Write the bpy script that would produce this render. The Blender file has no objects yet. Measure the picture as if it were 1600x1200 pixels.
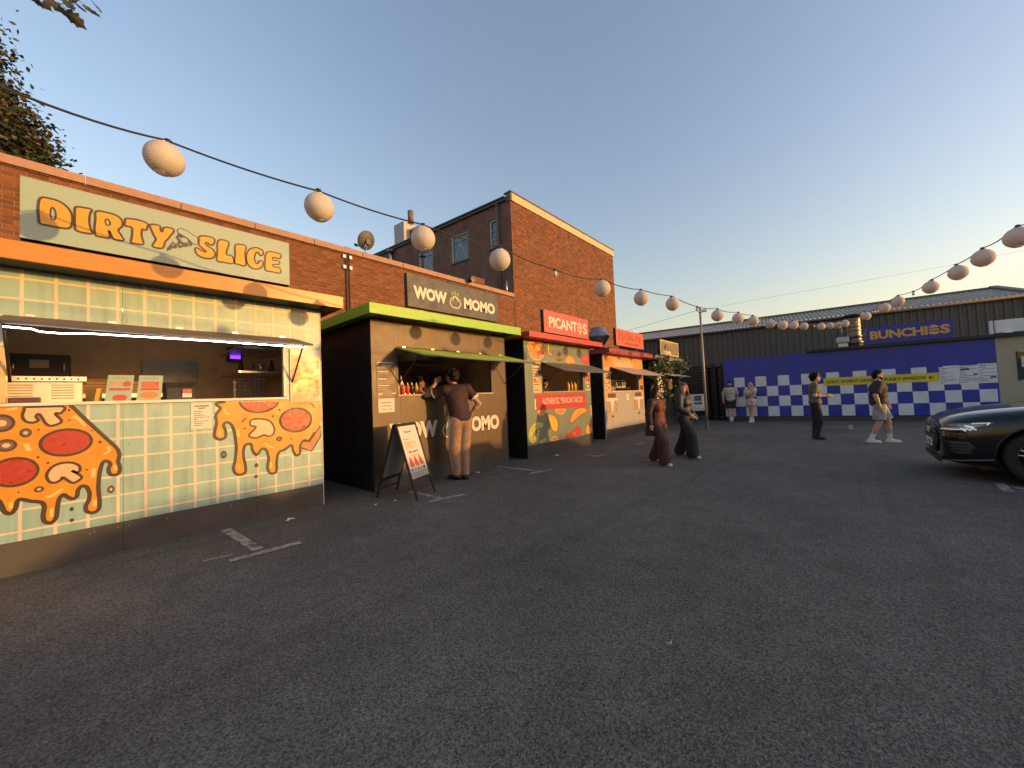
import bpy, bmesh, math, random
import numpy as np
from mathutils import Vector, Matrix
from mathutils.geometry import tessellate_polygon
random.seed(7)
R = math.radians
SC = bpy.context.scene
COL = SC.collection

# ------------------------------------------------------------------ camera
EYE = Vector((0.0, 0.0, 1.42))
YAW, PITCH, ROLL = R(41.465), R(2.199), R(-2.402)
fwd = Vector((-math.sin(YAW) * math.cos(PITCH), math.cos(YAW) * math.cos(PITCH), math.sin(PITCH)))
rgt = Vector((math.cos(YAW), math.sin(YAW), 0.0))
upv = rgt.cross(fwd)
r2 = rgt * math.cos(ROLL) + upv * math.sin(ROLL)
u2 = -rgt * math.sin(ROLL) + upv * math.cos(ROLL)
cam_d = bpy.data.cameras.new('camera')
cam_d.sensor_width = 36.0
cam_d.lens = 590 * 36.0 / 1600
cam_d.clip_start, cam_d.clip_end = 0.05, 3000
cam = bpy.data.objects.new('camera', cam_d)
COL.objects.link(cam)
cam.matrix_world = Matrix(((r2.x, u2.x, -fwd.x, EYE.x), (r2.y, u2.y, -fwd.y, EYE.y), (r2.z, u2.z, -fwd.z, EYE.z), (0, 0, 0, 1)))
SC.camera = cam

# ------------------------------------------------------------------ sky, sun, exposure
SUN_AZ, SUN_EL = R(23), R(6.2)          # azimuth counted from +X towards +Y
world = bpy.data.worlds.new('World')
SC.world = world
world.use_nodes = True
wn = world.node_tree
bg = wn.nodes['Background']
sky = wn.nodes.new('ShaderNodeTexSky')
sky.sky_type = 'NISHITA'
sky.sun_disc = False
sky.sun_elevation = SUN_EL
sky.sun_rotation = R(90) - SUN_AZ
sky.altitude = 50
sky.air_density = 1.5
sky.dust_density = 1.6
sky.ozone_density = 2.3
tint = wn.nodes.new('ShaderNodeVectorMath')
tint.operation = 'MULTIPLY'
tint.inputs[1].default_value = (1.15, 0.95, 0.99)
wn.links.new(sky.outputs['Color'], tint.inputs[0])
wn.links.new(tint.outputs['Vector'], bg.inputs['Color'])
bg.inputs['Strength'].default_value = 0.15
sun_d = bpy.data.lights.new('sun', 'SUN')
sun_d.energy = 2.0
sun_d.angle = R(0.6)
sun_d.color = (0.74, 0.385, 0.105)
sun = bpy.data.objects.new('sun', sun_d)
COL.objects.link(sun)
sdir = Vector((math.cos(SUN_AZ) * math.cos(SUN_EL), math.sin(SUN_AZ) * math.cos(SUN_EL), math.sin(SUN_EL)))
sun.rotation_euler = sdir.to_track_quat('Z', 'Y').to_euler()
sun.location = (20, 10, 12)
vs = SC.view_settings
vs.view_transform = 'Standard'
vs.look = 'None'
vs.exposure = 1.62
vs.gamma = 1.0
vs.use_curve_mapping = False
SC.cycles.max_bounces = 6
SC.cycles.transparent_max_bounces = 8

# ------------------------------------------------------------------ helpers
ORG = {}                                  # world origin of each unrotated thing; LOCAL for rotated ones
LOCAL = Vector((0, 0, 0))


def tag(o, label=None, cat=None, group=None, kind=None):
    if label: o['label'] = label
    if cat: o['category'] = cat
    if group: o['group'] = group
    if kind: o['kind'] = kind
    return o


def empty(name, loc, label=None, cat=None, group=None, rz=0.0, local=False):
    o = bpy.data.objects.new(name, None)
    o.empty_display_size = 0.2
    COL.objects.link(o)
    o.location = loc
    o.rotation_euler = (0, 0, rz)
    ORG[o] = LOCAL.copy() if local else Vector(loc)
    return tag(o, label, cat, group)


class Fr:
    """a plane in the place: origin, u (across), v (up), n (out)"""
    def __init__(s, o, u, v, n):
        s.o, s.u, s.v, s.n = Vector(o), Vector(u).normalized(), Vector(v).normalized(), Vector(n).normalized()

    def P(s, a, b, d=0.0):
        return s.o + s.u * a + s.v * b + s.n * d

    def off(s, d):
        return Fr(s.o + s.n * d, s.u, s.v, s.n)


def FX(x):                                # stall fronts: u = Y, v = Z, out = +X
    return Fr((x, 0, 0), (0, 1, 0), (0, 0, 1), (1, 0, 0))


class MB:
    def __init__(s):
        s.v, s.f, s.m, s.sm = [], [], [], []

    def add(s, vs, fs, m=0, smooth=False):
        b = len(s.v)
        s.v += [Vector(q) for q in vs]
        for f in fs:
            s.f.append([i + b for i in f])
            s.m.append(m)
            s.sm.append(smooth)
        return s

    def hexa(s, p, m=0):                  # 8 corners: bottom ring 0-3, top ring 4-7
        return s.add(p, [(3, 2, 1, 0), (4, 5, 6, 7), (0, 1, 5, 4), (1, 2, 6, 5), (2, 3, 7, 6), (3, 0, 4, 7)], m)

    def box(s, a, b, m=0):
        x0, y0, z0 = (min(a[i], b[i]) for i in range(3))
        x1, y1, z1 = (max(a[i], b[i]) for i in range(3))
        return s.hexa([(x0, y0, z0), (x1, y0, z0), (x1, y1, z0), (x0, y1, z0), (x0, y0, z1), (x1, y0, z1), (x1, y1, z1), (x0, y1, z1)], m)

    def slab(s, F, u0, u1, v0, v1, d0, d1, m=0):
        p = [F.P(u0, v0, d0), F.P(u1, v0, d0), F.P(u1, v1, d0), F.P(u0, v1, d0), F.P(u0, v0, d1), F.P(u1, v0, d1), F.P(u1, v1, d1), F.P(u0, v1, d1)]
        return s.hexa(p, m)

    def prism(s, F, pts, d0, d1, m=0, hole=None):
        loops = [[Vector((a, b, 0)) for a, b in pts]]
        if hole: loops.append([Vector((a, b, 0)) for a, b in hole])
        flat = [q for l in loops for q in l]
        tri = tessellate_polygon(loops)
        n = len(flat)
        vv = [F.P(q.x, q.y, d1) for q in flat] + [F.P(q.x, q.y, d0) for q in flat]
        fs = []
        for t in tri:
            a, b, c = flat[t[0]], flat[t[1]], flat[t[2]]
            fs.append(t if (b - a).cross(c - a).z > 0 else t[::-1])
        st = 0
        for l in loops:
            k = len(l)
            area = sum(l[i].x * l[(i + 1) % k].y - l[(i + 1) % k].x * l[i].y for i in range(k))
            out = (area > 0) == (st == 0)
            for i in range(k):
                a, b = st + i, st + (i + 1) % k
                fs.append((a + n, b + n, b, a) if out else (b + n, a + n, a, b))
            st += k
        return s.add(vv, fs, m)

    def ell(s, F, e, d0, d1, m=0, n=28):
        return s.prism(F, ellp(e, n), d0, d1, m)

    def ribbon(s, F, pts, w, d, m=0, closed=False):
        k = len(pts)
        P2 = [Vector((a, b)) for a, b in pts]
        L, Rr = [], []
        for i in range(k):
            a = P2[i - 1] if (closed or i > 0) else P2[i]
            b = P2[(i + 1) % k] if (closed or i < k - 1) else P2[i]
            t = (b - a)
            if t.length < 1e-9: t = Vector((1, 0))
            t.normalize()
            nn = Vector((-t.y, t.x)) * w / 2
            L.append(P2[i] + nn)
            Rr.append(P2[i] - nn)
        vv = [F.P(q.x, q.y, d) for q in L] + [F.P(q.x, q.y, d) for q in Rr]
        fs = []
        for i in range(k if closed else k - 1):
            j = (i + 1) % k
            fs.append((i + k, j + k, j, i))
        return s.add(vv, fs, m)

    def tube(s, path, r, n=8, m=0, cap=True, smooth=True):
        path = [Vector(q) for q in path]
        rr = r if isinstance(r, (list, tuple)) else [r] * len(path)
        vv, fs = [], []
        ref = Vector((0, 0, 1))
        for i, q in enumerate(path):
            a = path[max(i - 1, 0)]
            b = path[min(i + 1, len(path) - 1)]
            t = (b - a).normalized()
            if abs(t.dot(ref)) > 0.95: ref = Vector((1, 0, 0)) if abs(t.x) < 0.9 else Vector((0, 1, 0))
            x = ref.cross(t).normalized()
            y = t.cross(x)
            ref = y
            for k in range(n):
                an = 2 * math.pi * k / n
                vv.append(q + (x * math.cos(an) + y * math.sin(an)) * rr[i])
        for i in range(len(path) - 1):
            for k in range(n):
                fs.append((i * n + k, i * n + (k + 1) % n, (i + 1) * n + (k + 1) % n, (i + 1) * n + k))
        s.add(vv, fs, m, smooth)
        if cap:
            b = len(s.v) - len(vv)
            s.f.append([b + k for k in range(n)][::-1]); s.m.append(m); s.sm.append(False)
            e = b + (len(path) - 1) * n
            s.f.append([e + k for k in range(n)]); s.m.append(m); s.sm.append(False)
        return s

    def lathe(s, prof, c, n=20, m=0, axis=(0, 0, 1), smooth=True):
        ax = Vector(axis).normalized()
        x = ax.orthogonal().normalized()
        y = ax.cross(x)
        c = Vector(c)
        vv, fs = [], []
        for r, h in prof:
            for k in range(n):
                an = 2 * math.pi * k / n
                vv.append(c + ax * h + (x * math.cos(an) + y * math.sin(an)) * r)
        for i in range(len(prof) - 1):
            for k in range(n):
                fs.append((i * n + k, i * n + (k + 1) % n, (i + 1) * n + (k + 1) % n, (i + 1) * n + k))
        return s.add(vv, fs, m, smooth)

    def mesh(s, name, mats, org=LOCAL):
        me = bpy.data.meshes.new(name)
        me.from_pydata([tuple(q - org) for q in s.v], [], s.f)
        for mm in (mats if isinstance(mats, (list, tuple)) else [mats]): me.materials.append(mm)
        me.polygons.foreach_set('material_index', s.m)
        me.polygons.foreach_set('use_smooth', s.sm)
        me.update()
        return me

    def build(s, name, mats, parent=None, bevel=0.0, label=None, cat=None, group=None, kind=None, org=None):
        root = parent
        while root is not None and root.parent is not None: root = root.parent
        if root is not None: o_ = ORG[root]
        else: o_ = Vector(org) if org is not None else LOCAL
        me = s.mesh(name, mats, o_)
        o = bpy.data.objects.new(name, me)
        COL.objects.link(o)
        if parent is not None: o.parent = parent
        else:
            o.location = o_
            ORG[o] = o_.copy()
        if bevel:
            b = o.modifiers.new('bevel', 'BEVEL')
            b.width = bevel; b.segments = 2; b.limit_method = 'ANGLE'; b.harden_normals = False
        return tag(o, label, cat, group, kind)


def ellp(e, n=28):
    cx, cy, rx, ry = e
    return [(cx + rx * math.cos(2 * math.pi * i / n), cy + ry * math.sin(2 * math.pi * i / n)) for i in range(n)]


def smooth(pts, k=5, closed=True):
    """Catmull-Rom through the points"""
    n = len(pts)
    out = []
    for i in range(n if closed else n - 1):
        g = (lambda j: pts[j % n]) if closed else (lambda j: pts[max(0, min(n - 1, j))])
        p0, p1, p2, p3 = g(i - 1), g(i), g(i + 1), g(i + 2)
        for t in range(k):
            t /= k
            out.append(tuple(0.5 * (2 * p1[c] + (p2[c] - p0[c]) * t + (2 * p0[c] - 5 * p1[c] + 4 * p2[c] - p3[c]) * t * t + (3 * p1[c] - p0[c] - 3 * p2[c] + p3[c]) * t ** 3) for c in range(len(p1))))
    if not closed: out.append(tuple(pts[-1]))
    return out


def circle_dup(o, parent=None):           # a copy of one object, linked
    c = o.copy()
    COL.objects.link(c)
    c.parent = parent
    return c


# ------------------------------------------------------------------ materials
MATS = {}


def mat(name, col, rough=0.6, metal=0.0, var=0.12, scale=6.0, bump=0.0, bscale=60.0, spec=0.5, coat=0.0, emit=None, estr=0.0, fine=0.0, rvar=0.12, objrand=0.0):
    if name in MATS: return MATS[name]
    m = bpy.data.materials.new(name)
    m.use_nodes = True
    nt = m.node_tree
    b = nt.nodes['Principled BSDF']
    b.inputs['Metallic'].default_value = metal
    b.inputs['Specular IOR Level'].default_value = spec
    b.inputs['Coat Weight'].default_value = coat
    b.inputs['Coat Roughness'].default_value = 0.06
    tc = nt.nodes.new('ShaderNodeTexCoord')
    nz = nt.nodes.new('ShaderNodeTexNoise')
    nz.inputs['Scale'].default_value = scale
    nz.inputs['Detail'].default_value = 6
    nz.inputs['Roughness'].default_value = 0.65
    nt.links.new(tc.outputs['Object'], nz.inputs['Vector'])
    rp = nt.nodes.new('ShaderNodeMapRange')
    rp.inputs['From Min'].default_value = 0.3
    rp.inputs['From Max'].default_value = 0.7
    rp.inputs['To Min'].default_value = 1 - var
    rp.inputs['To Max'].default_value = 1 + var
    nt.links.new(nz.outputs['Fac'], rp.inputs['Value'])
    val = rp.outputs['Result']
    if fine:
        n2 = nt.nodes.new('ShaderNodeTexNoise')
        n2.inputs['Scale'].default_value = bscale * 2
        n2.inputs['Detail'].default_value = 3
        nt.links.new(tc.outputs['Object'], n2.inputs['Vector'])
        r3 = nt.nodes.new('ShaderNodeMapRange')
        r3.inputs['From Min'].default_value = 0.25
        r3.inputs['From Max'].default_value = 0.75
        r3.inputs['To Min'].default_value = 1 - fine
        r3.inputs['To Max'].default_value = 1 + fine
        nt.links.new(n2.outputs['Fac'], r3.inputs['Value'])
        mu = nt.nodes.new('ShaderNodeMath'); mu.operation = 'MULTIPLY'
        nt.links.new(val, mu.inputs[0]); nt.links.new(r3.outputs['Result'], mu.inputs[1])
        val = mu.outputs['Value']
    if objrand:
        oi = nt.nodes.new('ShaderNodeObjectInfo')
        r4 = nt.nodes.new('ShaderNodeMapRange')
        r4.inputs['To Min'].default_value = 1 - objrand
        r4.inputs['To Max'].default_value = 1 + objrand
        nt.links.new(oi.outputs['Random'], r4.inputs['Value'])
        mu = nt.nodes.new('ShaderNodeMath'); mu.operation = 'MULTIPLY'
        nt.links.new(val, mu.inputs[0]); nt.links.new(r4.outputs['Result'], mu.inputs[1])
        val = mu.outputs['Value']
    sc = nt.nodes.new('ShaderNodeVectorMath'); sc.operation = 'SCALE'
    sc.inputs[0].default_value = col[:3]
    nt.links.new(val, sc.inputs['Scale'])
    nt.links.new(sc.outputs['Vector'], b.inputs['Base Color'])
    rr = nt.nodes.new('ShaderNodeMapRange')
    rr.inputs['From Min'].default_value = 0.3
    rr.inputs['From Max'].default_value = 0.7
    rr.inputs['To Min'].default_value = max(0.03, rough - rvar)
    rr.inputs['To Max'].default_value = min(1.0, rough + rvar)
    nt.links.new(nz.outputs['Fac'], rr.inputs['Value'])
    nt.links.new(rr.outputs['Result'], b.inputs['Roughness'])
    if bump:
        n3 = nt.nodes.new('ShaderNodeTexNoise')
        n3.inputs['Scale'].default_value = bscale
        n3.inputs['Detail'].default_value = 5
        nt.links.new(tc.outputs['Object'], n3.inputs['Vector'])
        bp = nt.nodes.new('ShaderNodeBump')
        bp.inputs['Strength'].default_value = bump
        bp.inputs['Distance'].default_value = 0.01
        nt.links.new(n3.outputs['Fac'], bp.inputs['Height'])
        nt.links.new(bp.outputs['Normal'], b.inputs['Normal'])
    if emit:
        b.inputs['Emission Color'].default_value = (*emit, 1)
        b.inputs['Emission Strength'].default_value = estr
    MATS[name] = m
    return m


def glass(name, col=(0.6, 0.65, 0.7), rough=0.05):
    if name in MATS: return MATS[name]
    m = bpy.data.materials.new(name)
    m.use_nodes = True
    nt = m.node_tree
    b = nt.nodes['Principled BSDF']
    b.inputs['Base Color'].default_value = (*col, 1)
    b.inputs['Roughness'].default_value = rough
    b.inputs['Transmission Weight'].default_value = 0.0
    b.inputs['Specular IOR Level'].default_value = 0.9
    MATS[name] = m
    return m


def asphalt():
    m = bpy.data.materials.new('asphalt')
    m.use_nodes = True
    nt = m.node_tree
    N, Lk = nt.nodes.new, nt.links.new
    b = nt.nodes['Principled BSDF']
    tc = N('ShaderNodeTexCoord')
    def noise(sc, det=4, ro=0.6):
        n = N('ShaderNodeTexNoise'); n.inputs['Scale'].default_value = sc; n.inputs['Detail'].default_value = det; n.inputs['Roughness'].default_value = ro
        Lk(tc.outputs['Object'], n.inputs['Vector']); return n.outputs['Fac']
    def rng(v, a, c, t0, t1):
        r = N('ShaderNodeMapRange'); r.inputs['From Min'].default_value = a; r.inputs['From Max'].default_value = c
        r.inputs['To Min'].default_value = t0; r.inputs['To Max'].default_value = t1; Lk(v, r.inputs['Value']); return r.outputs['Result']
    def mul(a, c):
        q = N('ShaderNodeMath'); q.operation = 'MULTIPLY'; Lk(a, q.inputs[0]); Lk(c, q.inputs[1]); return q.outputs['Value']
    vo = N('ShaderNodeTexVoronoi'); vo.inputs['Scale'].default_value = 125
    Lk(tc.outputs['Object'], vo.inputs['Vector'])
    stone = rng(vo.outputs['Color'], 0.0, 1.0, 0.25, 1.9)
    big = rng(noise(0.55, 6), 0.3, 0.7, 0.78, 1.20)
    mid = rng(noise(5, 5), 0.3, 0.7, 0.88, 1.12)
    fin = rng(noise(60, 3), 0.3, 0.7, 0.75, 1.25)
    val = mul(mul(stone, big), mul(mid, fin))
    # pale flecks of stone worn clear of the binder
    v2 = N('ShaderNodeTexVoronoi'); v2.inputs['Scale'].default_value = 55
    Lk(tc.outputs['Object'], v2.inputs['Vector'])
    fleck = rng(v2.outputs['Distance'], 0.03, 0.07, 2.6, 1.0)
    val = mul(val, fleck)
    # old patches, dark drips of oil and faint scuffs
    v3 = N('ShaderNodeTexVoronoi'); v3.inputs['Scale'].default_value = 0.9; v3.inputs['Randomness'].default_value = 1.0
    Lk(tc.outputs['Object'], v3.inputs['Vector'])
    wob = N('ShaderNodeMath'); wob.operation = 'ADD'; Lk(v3.outputs['Distance'], wob.inputs[0])
    w2 = N('ShaderNodeMath'); w2.operation = 'MULTIPLY'; w2.inputs[1].default_value = 0.35; Lk(noise(6, 5), w2.inputs[0]); Lk(w2.outputs['Value'], wob.inputs[1])
    val = mul(val, rng(wob.outputs['Value'], 0.20, 0.34, 0.80, 1.0))
    val = mul(val, rng(noise(1.7, 7, 0.7), 0.35, 0.65, 0.93, 1.06))
    wv = N('ShaderNodeTexWave'); wv.wave_type = 'BANDS'; wv.inputs['Scale'].default_value = 0.12; wv.inputs['Distortion'].default_value = 7; wv.inputs['Detail'].default_value = 3; wv.inputs['Detail Scale'].default_value = 0.5
    Lk(tc.outputs['Object'], wv.inputs['Vector'])
    val = mul(val, rng(wv.outputs['Fac'], 0.0, 0.012, 0.90, 1.0))
    sc = N('ShaderNodeVectorMath'); sc.operation = 'SCALE'; sc.inputs[0].default_value = (0.112, 0.104, 0.091)
    Lk(val, sc.inputs['Scale'])
    Lk(sc.outputs['Vector'], b.inputs['Base Color'])
    b.inputs['Roughness'].default_value = 0.88
    b.inputs['Specular IOR Level'].default_value = 0.3
    bp = N('ShaderNodeBump'); bp.inputs['Strength'].default_value = 0.8; bp.inputs['Distance'].default_value = 0.01
    Lk(vo.outputs['Distance'], bp.inputs['Height'])
    b2 = N('ShaderNodeBump'); b2.inputs['Strength'].default_value = 0.3; b2.inputs['Distance'].default_value = 0.01
    Lk(noise(35, 4), b2.inputs['Height']); Lk(bp.outputs['Normal'], b2.inputs['Normal'])
    Lk(b2.outputs['Normal'], b.inputs['Normal'])
    return m


def text_mb(mb, F, s, u0, u1, v0, v1, d0, d1, bold=0.0, m=0, spacing=1.0, keep=False):
    """lettering fitted into the box u0..u1 x v0..v1 of a plane, with a little thickness"""
    cu = bpy.data.curves.new('lettering', 'FONT')
    cu.body = s
    cu.offset = bold
    cu.resolution_u = 3
    cu.space_character = spacing
    cu.fill_mode = 'BOTH'
    cu.extrude = 0.01
    ob = bpy.data.objects.new('lettering', cu)
    COL.objects.link(ob)
    dg = bpy.context.evaluated_depsgraph_get()
    me = bpy.data.meshes.new_from_object(ob.evaluated_get(dg))
    co = [v.co.copy() for v in me.vertices]
    fs = [list(p.vertices) for p in me.polygons]
    bpy.data.objects.remove(ob)
    bpy.data.curves.remove(cu)
    bpy.data.meshes.remove(me)
    if not co: return mb
    x0, x1 = min(c.x for c in co), max(c.x for c in co)
    y0, y1 = min(c.y for c in co), max(c.y for c in co)
    su, sv = (u1 - u0) / (x1 - x0), (v1 - v0) / max(1e-6, y1 - y0)
    vv = [F.P(u0 + (c.x - x0) * su, v0 + (c.y - y0) * sv, d1 if c.z > 0 else d0) for c in co]
    return mb.add(vv, fs, m)

# ------------------------------------------------------------------ base materials
M_ASPH = asphalt()
M_BRICK = mat('brick_red', (0.140, 0.054, 0.024), 0.85, var=0.35, scale=3.5, bump=0.5, bscale=90, fine=0.25, objrand=0.28)
M_BRICKF = mat('brick_field', (0.150, 0.058, 0.026), 0.85, var=0.30, scale=2.2, bump=0.5, bscale=90, fine=0.25)
M_BRICKS = [M_BRICKF, mat('brick_field_dark', (0.112, 0.041, 0.019), 0.85, var=0.3, scale=2.2, bump=0.5, bscale=90, fine=0.25), mat('brick_field_light', (0.195, 0.076, 0.034), 0.85, var=0.3, scale=2.2, bump=0.5, bscale=90, fine=0.25)]
M_MORT = mat('mortar', (0.27, 0.155, 0.09), 0.95, var=0.2, scale=4, bump=0.4)
M_BRICKD = mat('brick_rough_dark', (0.20, 0.105, 0.075), 0.9, var=0.35, scale=1.8, bump=0.6, bscale=70, fine=0.35)
M_MORTD = mat('mortar_dark', (0.17, 0.12, 0.10), 0.95, var=0.3, scale=3)
M_COPE = mat('coping_concrete', (0.32, 0.20, 0.145), 0.8, var=0.14, scale=5, bump=0.3, fine=0.1)
M_CREAM = mat('cream_render', (0.50, 0.42, 0.27), 0.8, var=0.08, scale=2, bump=0.2)
M_LEAD = mat('lead_grey', (0.10, 0.10, 0.105), 0.6, var=0.3, scale=4, bump=0.2)
M_BLACK = mat('black_paint', (0.012, 0.012, 0.013), 0.5, var=0.3, scale=6)
M_METAL = mat('galvanised', (0.45, 0.45, 0.45), 0.35, 1.0, var=0.2, scale=5)
M_WHITE = mat('white_paint', (0.75, 0.75, 0.73), 0.5, var=0.06, scale=4)
M_CABLE = mat('cable_black', (0.012, 0.012, 0.012), 0.6)
M_GLASS = glass('window_glass', (0.05, 0.06, 0.075), 0.04)


def worn_paint():
    m = bpy.data.materials.new('worn_road_paint')
    m.use_nodes = True
    nt = m.node_tree
    b = nt.nodes['Principled BSDF']
    tc = nt.nodes.new('ShaderNodeTexCoord')
    n = nt.nodes.new('ShaderNodeTexNoise'); n.inputs['Scale'].default_value = 9; n.inputs['Detail'].default_value = 10; n.inputs['Roughness'].default_value = 0.75
    nt.links.new(tc.outputs['Object'], n.inputs['Vector'])
    cr = nt.nodes.new('ShaderNodeValToRGB')
    cr.color_ramp.elements[0].position = 0.42; cr.color_ramp.elements[0].color = (0.07, 0.063, 0.058, 1)
    cr.color_ramp.elements[1].position = 0.52; cr.color_ramp.elements[1].color = (0.34, 0.31, 0.29, 1)
    nt.links.new(n.outputs['Fac'], cr.inputs['Fac'])
    nt.links.new(cr.outputs['Color'], b.inputs['Base Color'])
    b.inputs['Roughness'].default_value = 0.85
    return m


M_PAINT = worn_paint()

# ------------------------------------------------------------------ ground
g = MB()
g.add([(-1500, -1500, 0), (1500, -1500, 0), (1500, 1500, 0), (-1500, 1500, 0)], [(0, 1, 2, 3)])
ground = g.build('ground', M_ASPH, kind='structure', label='dark worn asphalt of the car park')

# bay markings: a T at the head of each bay line
def flat_mark(quads, name='bay_marking'):
    b = MB()
    for k, (x0, y0, x1, y1, w) in enumerate(quads):
        d = Vector((x1 - x0, y1 - y0, 0)).normalized()
        n = Vector((-d.y, d.x, 0)) * w / 2
        a, c = Vector((x0, y0, 0.004 + 0.003 * k)), Vector((x1, y1, 0.004 + 0.003 * k))
        b.add([a - n, c - n, c + n, a + n], [(0, 1, 2, 3)])
    return b.build(name, M_PAINT, kind='structure')


flat_mark([(-5.65, 1.11, -4.54, 1.16, 0.10), (-4.44, 0.90, -4.38, 1.50, 0.10)])
flat_mark([(-4.66, 0.74, -4.60, 0.98, 0.035)])
flat_mark([(-5.31, 3.45, -4.52, 3.46, 0.09), (-4.53, 3.24, -4.41, 3.80, 0.09)])
flat_mark([(-5.60, 5.77, -4.62, 5.79, 0.09), (-4.53, 5.50, -4.39, 6.05, 0.09)])
flat_mark([(-4.78, 7.9, -4.40, 7.95, 0.09), (-4.42, 7.68, -4.32, 8.15, 0.08)])
flat_mark([(-4.45, 10.0, -4.38, 10.5, 0.08)])
flat_mark([(-4.40, 12.5, -4.33, 13.0, 0.08)])
flat_mark([(0.02, 17.75, 0.05, 16.05, 0.12), (0.02, 16.05, 0.95, 16.2, 0.12)])
flat_mark([(1.3, 16.3, 1.75, 16.35, 0.1)])
flat_mark([(1.44, 7.58, 1.47, 8.2, 0.10), (1.53, 7.90, 5.0, 7.95, 0.10)])
flat_mark([(1.44, 6.95, 1.56, 7.02, 0.06)])
flat_mark([(1.44, 10.1, 1.47, 10.7, 0.10), (1.53, 10.4, 5.0, 10.45, 0.10)])
flat_mark([(1.44, 12.5, 1.47, 13.1, 0.10), (1.53, 12.8, 5.0, 12.85, 0.10)])


def wall_open(mb, F, u0, u1, v0, v1, ops, d0, d1, m=0):
    """a slab wall with rectangular openings (u0,u1,v0,v1)"""
    us = sorted({u0, u1, *[min(max(c, u0), u1) for o in ops for c in o[:2]]})
    vs_ = sorted({v0, v1, *[min(max(c, v0), v1) for o in ops for c in o[2:]]})
    for j in range(len(vs_) - 1):
        run = None
        for i in range(len(us) - 1):
            cu, cv = (us[i] + us[i + 1]) / 2, (vs_[j] + vs_[j + 1]) / 2
            hole = any(o[0] < cu < o[1] and o[2] < cv < o[3] for o in ops)
            if not hole:
                if run is None: run = us[i]
                last = us[i + 1]
            if (hole or i == len(us) - 2) and run is not None:
                mb.slab(F, run, last, vs_[j], vs_[j + 1], d0, d1, m)
                run = None
    return mb


def brick_cells(u0, u1, v1, rows, L=0.225, H=0.075, ops=()):
    out = []
    for r in range(rows):
        v = v1 - (r + 1) * H
        u = u0 - (L / 2 if r % 2 else 0)
        while u < u1:
            a, b = max(u, u0), min(u + L - 0.011, u1)
            if b - a > 0.04 and not any(a < o[1] and b > o[0] and v < o[3] and v + H > o[2] for o in ops):
                out.append((a, b, v, v + H - 0.011))
            u += L
    return out


# ------------------------------------------------------------------ low brick building behind the stalls
XW = -9.3
FW = FX(XW)
low = empty('brick_building', (XW, 5, 0), 'long low red brick building with pale coping behind the food stalls', 'building')
b = MB().box((-12.6, -6, 0), (XW - 0.008, 10.85, 5.27))
wall = b.build('wall', M_MORT, low)
cells = brick_cells(-6, 10.85, 5.265, 40)


def seen(c):
    t = 5.41 / 9.3
    y, z = (c[0] + c[1]) / 2 * t, 1.42 + ((c[2] + c[3]) / 2 - 1.42) * t
    if y < -0.56: return False
    if -0.39 < y < 1.79 and 3.03 < z < 3.59: return False
    if 3.57 < y < 5.76 and 3.03 < z < 3.62: return False
    return z > 2.99


near = sorted([c for c in cells if seen(c)], key=lambda c: -XW * math.sin(YAW) + (c[0] + c[1]) / 2 * math.cos(YAW))[:300]
nset = set(near)
bm_full = MB().slab(FX(0), -0.107, 0.107, -0.032, 0.032, -0.01, 0.0).mesh('brick', M_BRICK)
for c in near:
    w = c[1] - c[0]
    if abs(w - 0.214) < 0.003:
        o = bpy.data.objects.new('brick', bm_full)
        COL.objects.link(o)
        o.parent = wall
        o.location = (random.uniform(-0.002, 0.003), (c[0] + c[1]) / 2 - 5, (c[2] + c[3]) / 2)
    else:
        MB().slab(FW, c[0], c[1], c[2], c[3], -0.01, random.uniform(-0.002, 0.003)).build('brick', M_BRICK, wall)
b = MB()
for c in cells:
    if c not in nset: b.slab(FW, c[0], c[1], c[2], c[3], -0.01, random.uniform(-0.002, 0.003), random.choice((0, 0, 0, 1, 2)))
b.build('brick_courses', M_BRICKS, wall, kind='stuff')
y = -6.0
while y < 10.8:                            # coping stones, butted with open joints
    e = min(y + 1.2, 10.84)
    MB().box((XW - 0.30, y + 0.004, 5.272), (XW + 0.055, e - 0.004, 5.412 + random.uniform(-0.003, 0.003))).build('coping_stone', M_COPE, low, bevel=0.008)
    y += 1.2
b = MB().box((-12.5, -6, 5.2), (XW - 0.31, 10.83, 5.3))
b.build('roof', M_LEAD, low)
# drip course under the coping
b = MB()
y = -6.0
while y < 10.8:
    b.box((XW - 0.2, y, 5.268 - 0.02), (XW + 0.014 + random.uniform(0, 0.01), y + 0.105, 5.2715))
    y += 0.1125
b.build('drip_course', mat('dark_brick_course', (0.12, 0.06, 0.045), 0.9, var=0.3), low)
# movement joint with a pair of junction boxes and their cables
b = MB().box((XW - 0.006, 4.365, 3.0), (XW + 0.006, 4.395, 5.24))
b.build('movement_joint', mat('joint_dark', (0.05, 0.035, 0.03), 0.9), low)
for z in (5.17, 4.90):
    for yy in (4.31, 4.47):
        MB().box((XW + 0.004, yy - 0.035, z - 0.045), (XW + 0.07, yy + 0.035, z + 0.045)).build('cable_clamp', M_WHITE, low, bevel=0.01)
for yy in (4.36, 4.44):
    MB().tube([(XW + 0.03, yy, 5.44), (XW + 0.035, yy, 5.2), (XW + 0.03, yy, 4.7), (XW + 0.03, yy, 3.2)], 0.012, 6).build('cable', M_CABLE, low)
# roof-edge spout by the tall building
b = MB().tube([(XW - 0.2, 8.55, 5.50), (XW + 0.28, 8.5, 5.42)], 0.10, 14)
b.build('rain_spout', M_BLACK, low)
b = MB().box((XW - 0.28, 8.72, 5.41), (XW + 0.1, 9.2, 5.60))
b.build('roof_kerb', M_BRICKF, low)

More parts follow.
